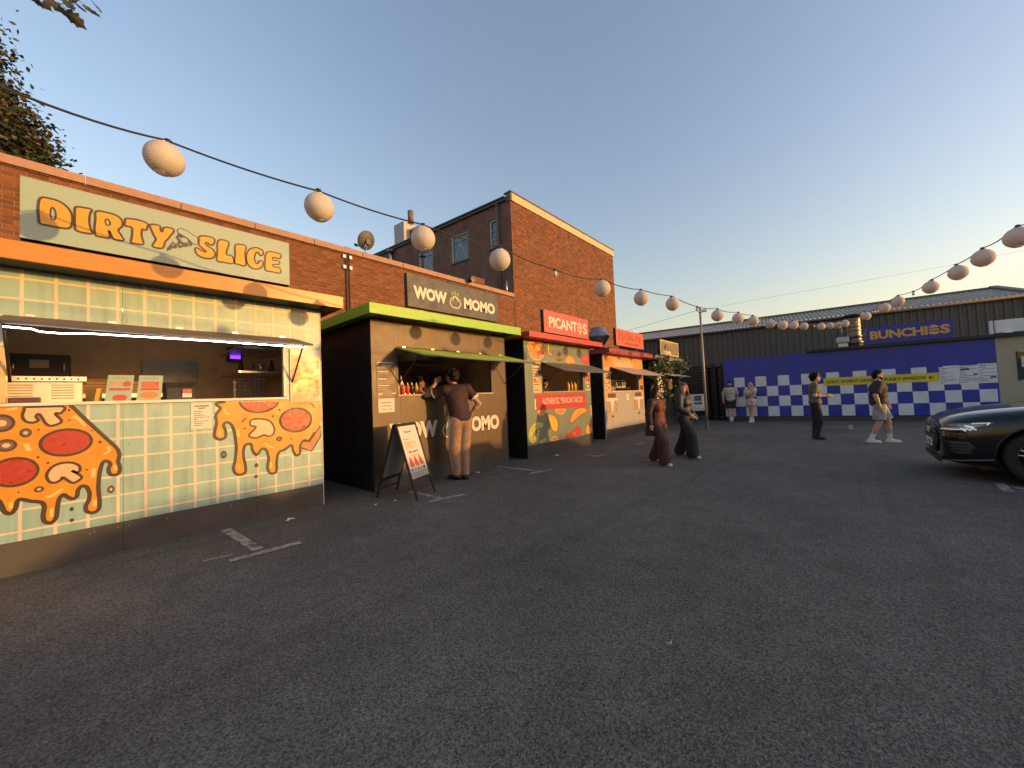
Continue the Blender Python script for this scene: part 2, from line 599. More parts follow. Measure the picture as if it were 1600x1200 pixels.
# satellite dish on the parapet
sd = empty('satellite_dish', (-9.55, 5.05, 5.41), 'grey satellite dish on a bent bracket on the brick parapet', 'satellite dish')
c = Vector((-9.55, 5.07, 5.88))
ax = Vector((-0.80, -0.12, 0.42)).normalized()
prof = [(0.002, -0.055), (0.10, -0.047), (0.18, -0.03), (0.25, 0.0), (0.258, 0.012), (0.25, 0.006), (0.18, -0.022), (0.10, -0.038), (0.002, -0.046)]
MB().lathe(prof, c, 28, axis=ax).build('dish', mat('dish_grey', (0.085, 0.078, 0.072), 0.6, var=0.25, scale=8), sd)
MB().tube([(-9.35, 4.45, 5.43), (-9.42, 4.80, 5.40), (-9.46, 4.96, 5.44), (-9.47, 5.0, 5.55), c - ax * 0.06], 0.017, 8).build('bracket', M_METAL, sd)
MB().box(c - ax * 0.07 - Vector((0.03, 0.05, 0.09)), c - ax * 0.07 + Vector((0.03, 0.05, 0.05))).build('mount_plate', M_LEAD, sd)
MB().tube([c - ax * 0.05, c - ax * 0.05 + Vector((0, -0.12, -0.25)), c + ax * 0.20 + Vector((0, -0.22, -0.20))], 0.012, 6).build('feed_arm', M_METAL, sd)
MB().lathe([(0.0, 0), (0.035, 0.0), (0.04, 0.09), (0.0, 0.09)], c + ax * 0.18 + Vector((0, -0.22, -0.21)), 12, axis=-ax).build('receiver', M_BLACK, sd)

# ------------------------------------------------------------------ tall brick building
BA = R(4.811)
UB = Vector((-math.cos(BA), -math.sin(BA), 0))
NB = Vector((math.sin(BA), -math.cos(BA), 0))
B0 = Vector((XW, 10.87, 0))
FB = Fr(B0, UB, (0, 0, 1), NB)
tall = empty('tall_brick_building', (XW, 14, 0), 'tall flat-roofed brick building with a windowless sunlit face and pale band', 'building')
ops = [(0.69, 1.10, 7.46, 8.59), (2.33, 3.29, 7.40, 8.59), (4.50, 5.47, 7.40, 8.50)]
YE = 19.42
b = MB()
b.box((XW - 0.25, 10.93, 0), (XW - 0.009, YE, 9.06))
front = b.build('front_wall', mat('mortar_pale', (0.34, 0.20, 0.11), 0.95, var=0.2, scale=4), tall)
b = MB()
for c in brick_cells(10.875, YE, 9.055, 78): b.slab(FW, c[0], c[1], c[2], c[3], -0.01, random.uniform(-0.003, 0.008), random.choice((0, 0, 0, 1, 2)))
b.build('brick_courses', M_BRICKS, front, kind='stuff')
b = MB()
wall_open(b, FB, 0.0, 10.2, 0, 9.12, ops, -0.30, -0.012)
side = b.build('side_wall', M_MORTD, tall)
b = MB()
for c in brick_cells(0.0, 10.2, 9.11, 56, ops=ops): b.slab(FB, c[0], c[1], c[2], c[3], -0.014, random.uniform(-0.008, 0.006))
b.build('brick_courses', M_BRICKD, side, kind='stuff')
b = MB()
b.box((-19.4, 19.2, 0), (XW - 0.26, YE - 0.004, 9.0))
b.build('rear_wall', M_MORTD, tall)
b = MB().add([FB.P(0.3, 9.03, -0.31), FB.P(10.2, 9.03, -0.31), (-19.4, 19.3, 9.03), (XW - 0.3, 19.3, 9.03)], [(0, 1, 2, 3)])
b.build('roof', M_LEAD, tall)
y = 10.86
while y < YE - 0.1:
    e = min(y + 2.15, YE + 0.02)
    MB().box((XW - 0.2, y, 9.065), (XW + 0.05, e - 0.005, 9.375)).build('parapet_panel', M_CREAM, tall, bevel=0.004)
    y += 2.15
MB().box((XW - 0.27, 10.80, 9.377), (XW + 0.085, YE + 0.05, 9.425)).build('parapet_flashing', M_LEAD, tall)
b = MB().slab(FB, 0.19, 10.3, 9.115, 9.20, -0.35, 0.10).slab(FB, 0.19, 10.3, 9.205, 9.26, -0.35, 0.16)
b.build('eaves_gutter', M_LEAD, tall, bevel=0.008)
MB().slab(FB, -0.055, 0.18, 9.06, 9.376, -0.24, 0.04).build('gutter_stop', M_LEAD, tall)
M_SASH = mat('sash_paint', (0.58, 0.57, 0.55), 0.6, var=0.1)
M_CURT = mat('net_curtain', (0.45, 0.46, 0.48), 0.9, var=0.15, scale=10)
for k, (u0, u1, v0, v1) in enumerate(ops):
    w = MB()
    t = 0.05
    for a in ((u0, u1, v0, v0 + t), (u0, u1, v1 - t, v1), (u0, u0 + t, v0 + t, v1 - t), (u1 - t, u1, v0 + t, v1 - t)): w.slab(FB, *a, -0.13, -0.05)
    win = w.build('window', M_SASH, tall)
    w = MB().slab(FB, u0 + t, u1 - t, v0 + t, v1 - t, -0.115, -0.105)
    w.build('pane', M_GLASS, win)
    w = MB()
    if k == 0:
        for vv in (7.78, 8.16): w.slab(FB, u0 + t, u1 - t, vv, vv + 0.03, -0.103, -0.07)
        w.ribbon(FB, [(u0 + 0.08, 8.5), (u1 - 0.08, 7.82)], 0.03, -0.1)
        w.ribbon(FB, [(u0 + 0.1, 7.9), (u1 - 0.1, 7.5)], 0.03, -0.1)
    else:
        w.ribbon(FB, [(u0 + 0.1, v0 + 0.1), (u1 - 0.35, v1 - 0.25)], 0.035, -0.101)
        w.ribbon(FB, [(u0 + 0.45, v1 - 0.3), (u1 - 0.1, v0 + 0.1)], 0.035, -0.099)
        w.slab(FB, u0 + t, u1 - t, v1 - 0.30, v1 - 0.27, -0.103, -0.07)
    w.build('glazing_bar', M_CURT, win)
    MB().slab(FB, u0 - 0.06, u1 + 0.06, v0 - 0.07, v0 - 0.002, -0.25, 0.05).build('sill', M_LEAD, win)
MB().tube([FB.P(0.62, 9.1, 0.08), FB.P(0.62, 5.3, 0.08)], 0.055, 12).build('downpipe', M_LEAD, tall)
MB().tube([FB.P(0.12, 5.9, 0.30), FB.P(0.12, 5.3, 0.30)], 0.03, 8).build('vent_pipe', M_METAL, tall)
b = MB().tube([FB.P(7.42, 9.0, 0.1), FB.P(7.42, 8.3, 0.1)], 0.09, 12)
b.lathe([(0.0, 0.12), (0.2, 0.05), (0.2, 0.0), (0.0, 0.0)], FB.P(7.42, 9.02, 0.1), 14)
b.build('roof_vent', M_METAL, tall)
b = MB().tube([FB.P(4.78, 8.0, 0.35), FB.P(4.78, 7.4, 0.35)], 0.05, 10).lathe([(0.0, 0.1), (0.14, 0.04), (0.14, 0.0), (0.0, 0.0)], FB.P(4.78, 8.0, 0.35), 12)
b.build('roof_vent', M_LEAD, tall)
ch = MB().slab(FB, 7.12, 7.92, 9.0, 10.72, -1.3, -0.5).build('chimney', mat('render_pale', (0.42, 0.41, 0.42), 0.85, var=0.12), tall)
MB().slab(FB, 6.4, 7.10, 9.3, 10.42, -1.6, -0.9).build('roof_housing', mat('render_pale2', (0.40, 0.36, 0.33), 0.85, var=0.12), tall)
MB().slab(FB, 6.45, 7.05, 9.9, 10.3, -0.9, -0.86).build('louvre', M_BLACK, tall)
MB().tube([FB.P(7.05, 10.7, -0.9), FB.P(7.05, 11.35, -0.9)], 0.15, 14).build('flue', mat('flue_rust', (0.16, 0.12, 0.10), 0.7, var=0.3), ch)

# ------------------------------------------------------------------ warehouse and plane of the far container
CA = R(6.988)
CO = Vector((-4.126, 19.124, 0))
FC = Fr(CO, (math.cos(CA), math.sin(CA), 0), (0, 0, 1), (math.sin(CA), -math.cos(CA), 0))


def corrugated(mb, P0, du, n, pitch, dv, depth, nrm, m=0):
    """n ribs of trapezoid sheet from P0 along du, spanning dv"""
    du = Vector(du).normalized(); dv = Vector(dv); nrm = Vector(nrm).normalized()
    prof = []
    for i in range(n):
        o = i * pitch
        prof += [(o, 0), (o + pitch * 0.42, 0), (o + pitch * 0.54, depth), (o + pitch * 0.88, depth)]
    prof.append((n * pitch, 0))
    vv = [P0 + du * a + nrm * d for a, d in prof] + [P0 + du * a + nrm * d + dv for a, d in prof]
    k = len(prof)
    return mb.add(vv, [(i, i + 1, i + 1 + k, i + k) for i in range(k - 1)], m)


wh = empty('warehouse', FC.P(3, 0, -7), 'long dark corrugated metal warehouse with grey ribbed roof at the back', 'building')
M_CLAD = mat('cladding_dark', (0.088, 0.083, 0.073), 0.55, var=0.25, scale=1.5, rvar=0.15)
M_ROOF = mat('roof_sheet', (0.33, 0.295, 0.25), 0.8, var=0.3, scale=2.5, fine=0.25, bscale=30)
b = MB()
corrugated(b, FC.P(-14, 0, -5), FC.u, 108, 0.25, (0, 0, 4.7), 0.045, FC.n)
b.build('cladding', M_CLAD, wh)
b = MB().slab(FC, -14, 13, 0, 4.6, -16, -5.06)
b.build('frame', M_BLACK, wh)
b = MB()
p0 = FC.P(-14, 4.78, -4.9)
corrugated(b, p0, FC.u, 136, 0.18, FC.P(-14, 5.62, -8.0) - p0, 0.04, FC.v * 0.96 + FC.n * 0.27)
b.build('roof_sheeting', M_ROOF, wh)
MB().tube([FC.P(-14, 4.72, -4.84), FC.P(13, 4.72, -4.84)], 0.07, 10).build('gutter', M_LEAD, wh)
MB().slab(FC, -14, 10.5, 5.60, 5.72, -8.15, -7.85).build('ridge_cap', M_LEAD, wh)
b = MB()
p0 = FC.P(10.48, 5.64, -8.0)
p1 = FC.P(10.48, 4.80, -4.9)
b.hexa([p1, p1 + FC.u * 0.25, p0 + FC.u * 0.25, p0, p1 + FC.v * 0.10, p1 + FC.u * 0.25 + FC.v * 0.10, p0 + FC.u * 0.25 + FC.v * 0.14, p0 + FC.v * 0.14])
b.build('verge', M_LEAD, wh)
b = MB().slab(FC, 10.7, 13, 4.62, 4.80, -10, -4.9)
b.build('lower_roof', M_ROOF, wh)

# ------------------------------------------------------------------ hedge added out of view, its top shaped to shade asphalt and stall feet
hp = [(-30, 0), (-8, 0.2), (-0.6, -0.20), (0.0, 0.02), (0.5, 0.38), (1.5, 0.40), (1.8, 0.20), (2.2, 0.40), (3.3, 0.42), (3.7, 0.28), (4.5, 0.26), (5.0, 0.38), (6.4, 0.42), (7, 0.36), (8.5, 0.3), (9.2, 0.02), (10.2, 0.0), (11, 0.25), (12, 0.35), (16, 0.35), (20, 0.4), (24, 0.4)]
T = math.tan(SUN_EL) / math.cos(SUN_AZ)
DX = 17.0 + 5.76
hp = [(y + DX * math.tan(SUN_AZ), z + DX * T) for y, z in hp]
pts = [(hp[0][0], 0)] + [hp[0]] + smooth(hp, 3, closed=False) + [(hp[-1][0], 0)]
b = MB().prism(FX(17.0), pts, 0, 1.0)
b.build('blocker', mat('blocker_green', (0.05, 0.08, 0.03), 0.9, var=0.4, scale=8, bump=1.0, bscale=20), label='unseen added shade-casting hedge along the open side of the car park', cat='blocker', org=(17.5, 8, 0))

# ------------------------------------------------------------------ outlines of the printed artwork, metres on the stall fronts (Y, Z)
LET=[([(-0.277,3.443),(-0.218,3.46),(-0.161,3.452),(-0.116,3.416),(-0.088,3.356),(-0.084,3.287),(-0.094,3.231),(-0.12,3.208),(-0.174,3.202),(-0.231,3.202),(-0.277,3.204),(-0.284,3.244),(-0.289,3.332)],[(-0.214,3.364),(-0.2,3.38),(-0.188,3.35),(-0.185,3.306),(-0.192,3.269),(-0.207,3.267),(-0.217,3.3)]),([(-0.063,3.435),(-0.011,3.448),(0.04,3.448),(0.028,3.396),(0.024,3.323),(0.032,3.254),(0.043,3.209),(-0.018,3.2),(-0.056,3.208),(-0.068,3.234),(-0.069,3.363)],None),([(0.068,3.44),(0.141,3.453),(0.211,3.444),(0.248,3.403),(0.248,3.346),(0.22,3.298),(0.241,3.25),(0.258,3.202),(0.19,3.195),(0.167,3.247),(0.154,3.273),(0.159,3.199),(0.108,3.195),(0.068,3.198),(0.058,3.25),(0.064,3.36)],[(0.132,3.377),(0.153,3.384),(0.165,3.345),(0.149,3.321),(0.134,3.334)]),([(0.28,3.438),(0.359,3.452),(0.432,3.437),(0.434,3.393),(0.422,3.361),(0.395,3.361),(0.39,3.289),(0.403,3.203),(0.327,3.194),(0.31,3.202),(0.319,3.268),(0.319,3.354),(0.286,3.358),(0.267,3.365),(0.269,3.416)],None),([(0.455,3.432),(0.53,3.443),(0.537,3.392),(0.551,3.383),(0.566,3.435),(0.637,3.443),(0.641,3.405),(0.616,3.357),(0.592,3.309),(0.572,3.277),(0.553,3.203),(0.482,3.196),(0.477,3.224),(0.501,3.283),(0.487,3.318),(0.466,3.377)],None),([(1.001,3.438),(1.004,3.403),(0.989,3.363),(0.961,3.356),(0.933,3.373),(0.917,3.357),(0.944,3.33),(0.988,3.306),(1.007,3.261),(0.993,3.215),(0.948,3.189),(0.883,3.187),(0.84,3.217),(0.825,3.262),(0.835,3.286),(0.867,3.273),(0.905,3.255),(0.925,3.268),(0.9,3.289),(0.868,3.315),(0.854,3.36),(0.858,3.41),(0.885,3.438),(0.95,3.449)],None),([(1.04,3.431),(1.139,3.438),(1.122,3.343),(1.117,3.276),(1.166,3.281),(1.187,3.191),(1.083,3.18),(1.024,3.187),(1.03,3.289)],None),([(1.21,3.426),(1.312,3.439),(1.301,3.346),(1.309,3.195),(1.231,3.191),(1.195,3.2),(1.202,3.305)],None),([(1.493,3.428),(1.495,3.382),(1.466,3.359),(1.441,3.391),(1.415,3.376),(1.401,3.312),(1.413,3.253),(1.436,3.247),(1.452,3.286),(1.494,3.286),(1.484,3.225),(1.438,3.18),(1.374,3.176),(1.33,3.218),(1.315,3.274),(1.326,3.36),(1.364,3.42),(1.429,3.449)],None),([(1.54,3.425),(1.695,3.434),(1.68,3.375),(1.614,3.374),(1.602,3.355),(1.613,3.331),(1.675,3.342),(1.675,3.298),(1.612,3.282),(1.601,3.255),(1.625,3.246),(1.678,3.255),(1.691,3.186),(1.597,3.181),(1.519,3.186),(1.515,3.263)],None)]
CRUST=[(0.677,3.445),(0.702,3.466),(0.748,3.46),(0.81,3.424),(0.858,3.403),(0.868,3.371),(0.852,3.336),(0.82,3.323),(0.799,3.331),(0.758,3.374),(0.681,3.412)]
SLICE=[(0.681,3.405),(0.752,3.379),(0.804,3.325),(0.796,3.293),(0.778,3.293),(0.747,3.268),(0.726,3.269),(0.7,3.242),(0.68,3.252),(0.655,3.226),(0.635,3.226),(0.611,3.197),(0.581,3.182),(0.591,3.218),(0.636,3.304)]
SLH=[(0.656,3.313,0.02,0.03),(0.732,3.343,0.031,0.027),(0.691,3.354,0.007,0.01),(0.636,3.264,0.007,0.009),(0.701,3.282,0.008,0.01),(0.675,3.262,0.005,0.007),(0.767,3.315,0.006,0.008)]
PZ1=[(-0.818,1.562),(-0.31,1.54),(-0.119,1.532),(-0.088,1.522),(-0.017,1.417),(0.064,1.298),(0.148,1.177),(0.216,1.078),(0.238,1.006),(0.229,0.932),(0.242,0.867),(0.233,0.812),(0.199,0.797),(0.169,0.817),(0.16,0.868),(0.173,0.916),(0.147,0.95),(0.118,0.936),(0.097,0.83),(0.089,0.686),(0.097,0.563),(0.093,0.479),(0.056,0.446),(0.012,0.469),(0.004,0.524),(0.024,0.579),(0.028,0.65),(0.008,0.714),(-0.024,0.726),(-0.048,0.69),(-0.055,0.633),(-0.086,0.616),(-0.113,0.639),(-0.14,0.668),(-0.166,0.634),(-0.177,0.556),(-0.184,0.466),(-0.213,0.419),(-0.253,0.439),(-0.264,0.498),(-0.257,0.575),(-0.275,0.625),(-0.335,0.65),(-0.39,0.679),(-0.413,0.668),(-0.423,0.604),(-0.45,0.565),(-0.482,0.587),(-0.496,0.633),(-0.515,0.691),(-0.547,0.72),(-0.585,0.675),(-0.597,0.573),(-0.627,0.54),(-0.658,0.589),(-0.659,0.713),(-0.695,0.783),(-0.766,0.839),(-0.812,0.929)]
PEP=[(-0.121,1.173,0.174,0.138),(-0.43,0.937,0.144,0.137)]
OLV=[(-0.505,1.39,0.078,0.082),(-0.478,1.186,0.062,0.057),(-0.369,1.29,0.036,0.043),(-0.289,0.751,0.03,0.028),(0.177,0.655,0.026,0.039)]
MUSH=[[(-0.353,1.536),(-0.38,1.498),(-0.388,1.443),(-0.369,1.397),(-0.327,1.382),(-0.296,1.403),(-0.31,1.438),(-0.289,1.459),(-0.249,1.365),(-0.209,1.344),(-0.153,1.381),(-0.194,1.459),(-0.157,1.463),(-0.145,1.527)],[(-0.244,0.878),(-0.215,0.942),(-0.163,0.974),(-0.095,0.972),(-0.044,0.938),(-0.034,0.889),(-0.056,0.869),(-0.087,0.892),(-0.024,0.822),(-0.048,0.784),(-0.087,0.774),(-0.144,0.837),(-0.155,0.816),(-0.192,0.795),(-0.229,0.813)]]
DOT=[(-0.088,0.517,0.014,0.02),(-0.087,0.409,0.014,0.017),(-0.107,1.488,0.009,0.012),(-0.105,1.389,0.008,0.009),(0.1,1.151,0.012,0.015),(-0.295,1.312,0.009,0.008),(0.044,1.272,0.007,0.007),(-0.237,0.991,0.01,0.01),(-0.296,1.053,0.009,0.01),(0.01,0.884,0.009,0.008),(-0.407,0.748,0.007,0.008)]
HIL=[([(-0.08,1.429),(-0.041,1.391),(-0.001,1.321)],0.022),([(-0.368,1.19),(-0.358,1.155),(-0.347,1.12)],0.03),([(-0.25,0.67),(-0.214,0.673),(-0.177,0.7),(-0.147,0.728)],0.022),([(0.06,0.891),(0.052,0.802)],0.03),([(0.064,0.57),(0.063,0.51)],0.026),([(-0.213,0.553),(-0.215,0.474)],0.022),([(0.206,0.898),(0.212,0.847)],0.02),([(-0.449,0.665),(-0.45,0.611)],0.022),([(0.126,1.027),(0.169,1.053),(0.148,1.099)],0.018),([(-0.484,1.509),(-0.414,1.522)],0.02)]
PZ2=[(1.149,1.528),(1.101,1.446),(1.053,1.368),(1.06,1.28),(1.039,1.166),(1.044,1.1),(1.097,1.069),(1.145,1.097),(1.146,1.17),(1.128,1.246),(1.165,1.275),(1.213,1.231),(1.243,1.101),(1.253,0.936),(1.239,0.788),(1.222,0.702),(1.243,0.631),(1.293,0.608),(1.344,0.629),(1.347,0.711),(1.327,0.835),(1.335,0.94),(1.368,0.982),(1.413,0.969),(1.425,0.898),(1.464,0.832),(1.497,0.858),(1.532,0.9),(1.579,0.879),(1.605,0.765),(1.59,0.657),(1.609,0.583),(1.651,0.56),(1.693,0.585),(1.698,0.719),(1.726,0.827),(1.799,0.858),(1.881,0.905),(1.902,0.82),(1.939,0.758),(1.986,0.784),(1.995,0.892),(2.043,0.953),(2.107,0.946),(2.19,1.057),(2.265,1.155),(2.266,1.49)]
CR2=[(1.998,0.858),(2.073,0.823),(2.136,0.79),(2.265,0.981),(2.266,1.137),(2.114,0.925),(2.035,0.941)]
PEP2=[(1.947,1.248,0.214,0.175)]
PEPH=[(1.291,1.521),(1.316,1.466),(1.379,1.41),(1.471,1.38),(1.552,1.382),(1.636,1.409),(1.707,1.458),(1.729,1.505)]
MUSH2=[(1.417,1.284),(1.524,1.292),(1.626,1.254),(1.677,1.154),(1.659,1.075),(1.602,1.057),(1.555,1.078),(1.467,1.048),(1.388,1.087),(1.468,1.187),(1.409,1.215)]
OLV2=[(1.732,1.009,0.037,0.035),(1.125,0.882,0.031,0.047)]
DOT2=[(1.466,0.697,0.022,0.028),(1.46,0.555,0.021,0.021),(1.742,1.399,0.016,0.015),(1.662,1.318,0.014,0.013),(1.344,1.183,0.012,0.012),(1.883,0.996,0.011,0.012),(1.481,1.158,0.007,0.008)]
STR2=[([(1.32,1.261),(1.333,1.29),(1.365,1.311)],0.018),([(2.133,1.466),(2.166,1.452),(2.189,1.411)],0.018)]
HIL2=[([(1.136,1.444),(1.154,1.384),(1.196,1.374)],0.018),([(1.275,1.174),(1.28,1.083)],0.026),([(1.282,0.722),(1.284,0.669)],0.02),([(1.567,0.974),(1.614,0.921),(1.677,0.898)],0.02),([(1.632,0.713),(1.635,0.634)],0.02),([(1.092,1.19),(1.089,1.117)],0.018)]
S3=[('lime',[(7.347,0.801),(7.409,0.767),(7.388,0.701),(7.212,0.696),(7.067,0.633),(6.984,0.537),(6.978,0.454),(7.037,0.419),(7.041,0.484),(7.102,0.469),(7.081,0.395),(6.987,0.359),(6.899,0.397),(6.857,0.513),(6.902,0.657),(7.015,0.76),(7.173,0.805)]),('yellow',[(7.658,0.986),(7.811,0.967),(7.98,0.885),(8.048,0.758),(8.026,0.576),(7.951,0.532),(7.83,0.553),(7.72,0.683),(7.658,0.847)]),('tan',[(8.678,0.711),(8.595,0.749),(8.693,0.882),(8.867,1.024),(9.12,1.077),(9.356,1.078),(9.547,1.0),(9.543,0.955),(9.23,0.893),(8.926,0.78),(8.757,0.705)]),('red',[(8.394,0.333),(8.419,0.404),(8.695,0.452),(8.905,0.541),(9.094,0.569),(9.147,0.454),(9.114,0.335),(8.928,0.343),(8.645,0.328)]),('tan',[(9.394,0.33),(9.46,0.561),(9.553,0.599),(9.658,0.522),(9.818,0.509),(9.809,0.417),(9.754,0.329)]),('salmon',[(7.675,0.333),(7.766,0.399),(7.907,0.415),(8.027,0.362),(8.013,0.322)]),('orange',[(7.225,1.089),(7.499,1.084),(7.443,0.999),(7.36,0.978),(7.282,1.008)]),('orange',[(7.961,1.09),(8.419,1.072),(8.336,0.988),(8.185,0.959),(8.043,1.004)]),('orange',[(9.708,1.027),(9.763,1.117),(9.876,1.183),(9.848,0.81),(9.779,0.814),(9.719,0.91)]),('lime',[(7.233,0.34),(7.299,0.375),(7.446,0.394),(7.504,0.417),(7.486,0.35),(7.36,0.326)]),('orange',[(6.969,2.694),(7.189,2.77),(7.479,2.795),(7.622,2.707),(7.626,2.546),(7.499,2.399),(7.316,2.33),(7.129,2.359),(7.0,2.486)]),('yellow',[(7.783,2.821),(7.834,2.805),(7.819,2.62),(7.864,2.531),(7.986,2.518),(7.974,2.589),(8.006,2.54),(7.912,2.472),(7.793,2.506),(7.74,2.614)]),('yellow',[(8.11,2.494),(8.256,2.492),(8.373,2.547),(8.381,2.425),(8.265,2.376),(8.174,2.382)]),('tan',[(8.514,2.324),(8.554,2.433),(8.678,2.516),(8.837,2.514),(8.973,2.433),(9.004,2.319)]),('red',[(9.315,2.496),(9.474,2.562),(9.7,2.575),(9.821,2.646),(9.823,2.334),(9.542,2.346),(9.351,2.418)])]
S3D=[[(7.019,2.545),(7.119,2.648),(7.207,2.577),(7.311,2.702),(7.399,2.591),(7.535,2.66),(7.49,2.497),(7.355,2.43),(7.164,2.419)]]


# ------------------------------------------------------------------ stalls
def tile_print():
    m = bpy.data.materials.new('mint_tile_print')
    m.use_nodes = True
    nt = m.node_tree
    N, Lk = nt.nodes.new, nt.links.new
    b = nt.nodes['Principled BSDF']
    tc = N('ShaderNodeTexCoord')
    sp = N('ShaderNodeSeparateXYZ'); Lk(tc.outputs['Object'], sp.inputs[0])
    def mth(op, a, c=None):
        q = N('ShaderNodeMath'); q.operation = op
        for i, v in enumerate((a, c)):
            if v is None: continue
            if isinstance(v, (int, float)): q.inputs[i].default_value = v
            else: Lk(v, q.inputs[i])
        return q.outputs['Value']
    gy = mth('DIVIDE', mth('SUBTRACT', sp.outputs['Y'], 0.059 - 0.7 + 0.0), 0.2085)
    gz = mth('DIVIDE', mth('SUBTRACT', sp.outputs['Z'], 0.387), 0.1965)
    fy = mth('ABSOLUTE', mth('SUBTRACT', mth('FRACT', mth('ADD', gy, 100.5)), 0.5))
    fz = mth('ABSOLUTE', mth('SUBTRACT', mth('FRACT', mth('ADD', gz, 100.5)), 0.5))
    line = mth('MAXIMUM', mth('LESS_THAN', fy, 0.058), mth('LESS_THAN', fz, 0.05))
    cb = N('ShaderNodeCombineXYZ'); Lk(mth('FLOOR', mth('ADD', gy, 100.0)), cb.inputs[0]); Lk(mth('FLOOR', mth('ADD', gz, 100.0)), cb.inputs[1])
    wnz = N('ShaderNodeTexWhiteNoise'); wnz.noise_dimensions = '2D'; Lk(cb.outputs[0], wnz.inputs['Vector'])
    nz = N('ShaderNodeTexNoise'); nz.inputs['Scale'].default_value = 7; nz.inputs['Detail'].default_value = 6; Lk(tc.outputs['Object'], nz.inputs['Vector'])
    v = mth('ADD', mth('MULTIPLY', wnz.outputs['Value'], 0.10), mth('ADD', mth('MULTIPLY', nz.outputs['Fac'], 0.28), 0.80))
    sc = N('ShaderNodeVectorMath'); sc.operation = 'SCALE'; sc.inputs[0].default_value = (0.21, 0.345, 0.325); Lk(v, sc.inputs['Scale'])
    # grime: soft streaks, scuffs near the bottom edge
    mp = N('ShaderNodeMapping'); mp.inputs['Scale'].default_value = (1, 9, 0.8); Lk(tc.outputs['Object'], mp.inputs['Vector'])
    st = N('ShaderNodeTexNoise'); st.inputs['Scale'].default_value = 1.6; st.inputs['Detail'].default_value = 7; Lk(mp.outputs[0], st.inputs['Vector'])
    gr_ = N('ShaderNodeMapRange'); gr_.inputs['From Min'].default_value = 0.5; gr_.inputs['From Max'].default_value = 0.72; gr_.inputs['To Min'].default_value = 1.0; gr_.inputs['To Max'].default_value = 0.80
    Lk(st.outputs['Fac'], gr_.inputs['Value'])
    mx = N('ShaderNodeMix'); mx.data_type = 'RGBA'
    Lk(line, mx.inputs['Factor']); Lk(sc.outputs['Vector'], mx.inputs['A']); mx.inputs['B'].default_value = (0.50, 0.45, 0.36, 1)
    gs = N('ShaderNodeVectorMath'); gs.operation = 'SCALE'; Lk(mx.outputs['Result'], gs.inputs[0]); Lk(gr_.outputs[0], gs.inputs['Scale'])
    Lk(gs.outputs['Vector'], b.inputs['Base Color'])
    wb_ = N('ShaderNodeTexNoise'); wb_.inputs['Scale'].default_value = 2.2; wb_.inputs['Detail'].default_value = 3; Lk(tc.outputs['Object'], wb_.inputs['Vector'])
    bp = N('ShaderNodeBump'); bp.inputs['Strength'].default_value = 0.25; bp.inputs['Distance'].default_value = 0.03; Lk(wb_.outputs['Fac'], bp.inputs['Height']); Lk(bp.outputs['Normal'], b.inputs['Normal'])
    b.inputs['Roughness'].default_value = 0.40
    return m


M_TILE = tile_print()
M_KICK = mat('charcoal_board', (0.045, 0.042, 0.040), 0.5, var=0.25, scale=3, rvar=0.15)
M_BODY = mat('black_board', (0.011, 0.011, 0.012), 0.55, var=0.3, scale=3)
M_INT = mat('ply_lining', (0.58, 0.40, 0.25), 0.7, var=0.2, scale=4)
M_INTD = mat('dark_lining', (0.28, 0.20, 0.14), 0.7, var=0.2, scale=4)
M_STEEL = mat('stainless', (0.55, 0.54, 0.52), 0.32, 1.0, var=0.15, scale=4)
M_WFRAME = mat('white_trim', (0.55, 0.51, 0.45), 0.45, var=0.08)
M_PAPER = mat('paper', (0.56, 0.52, 0.46), 0.8, var=0.05)
M_INK = mat('ink_brown', (0.028, 0.012, 0.008), 0.5, var=0.1)
M_INKB = mat('ink_black', (0.02, 0.02, 0.02), 0.6, var=0.1)
M_CHEESE = mat('print_cheese', (0.46, 0.195, 0.008), 0.42, var=0.10, scale=5)
M_ORNG = mat('print_orange', (0.48, 0.12, 0.012), 0.42, var=0.08)
M_PEPP = mat('print_pepperoni', (0.30, 0.014, 0.008), 0.42, var=0.12, scale=20)
M_PEPD = mat('print_pepperoni_dark', (0.30, 0.012, 0.012), 0.42)
M_MUSH = mat('print_mushroom', (0.52, 0.34, 0.19), 0.42, var=0.06)
M_PALE = mat('print_highlight', (0.60, 0.40, 0.13), 0.42, var=0.05)
M_OLIVE = mat('print_olive', (0.12, 0.055, 0.05), 0.42)


def edge_ring(mb, F, pts, w, d, m):
    return mb.ribbon(F, pts, w, d, m, closed=True)


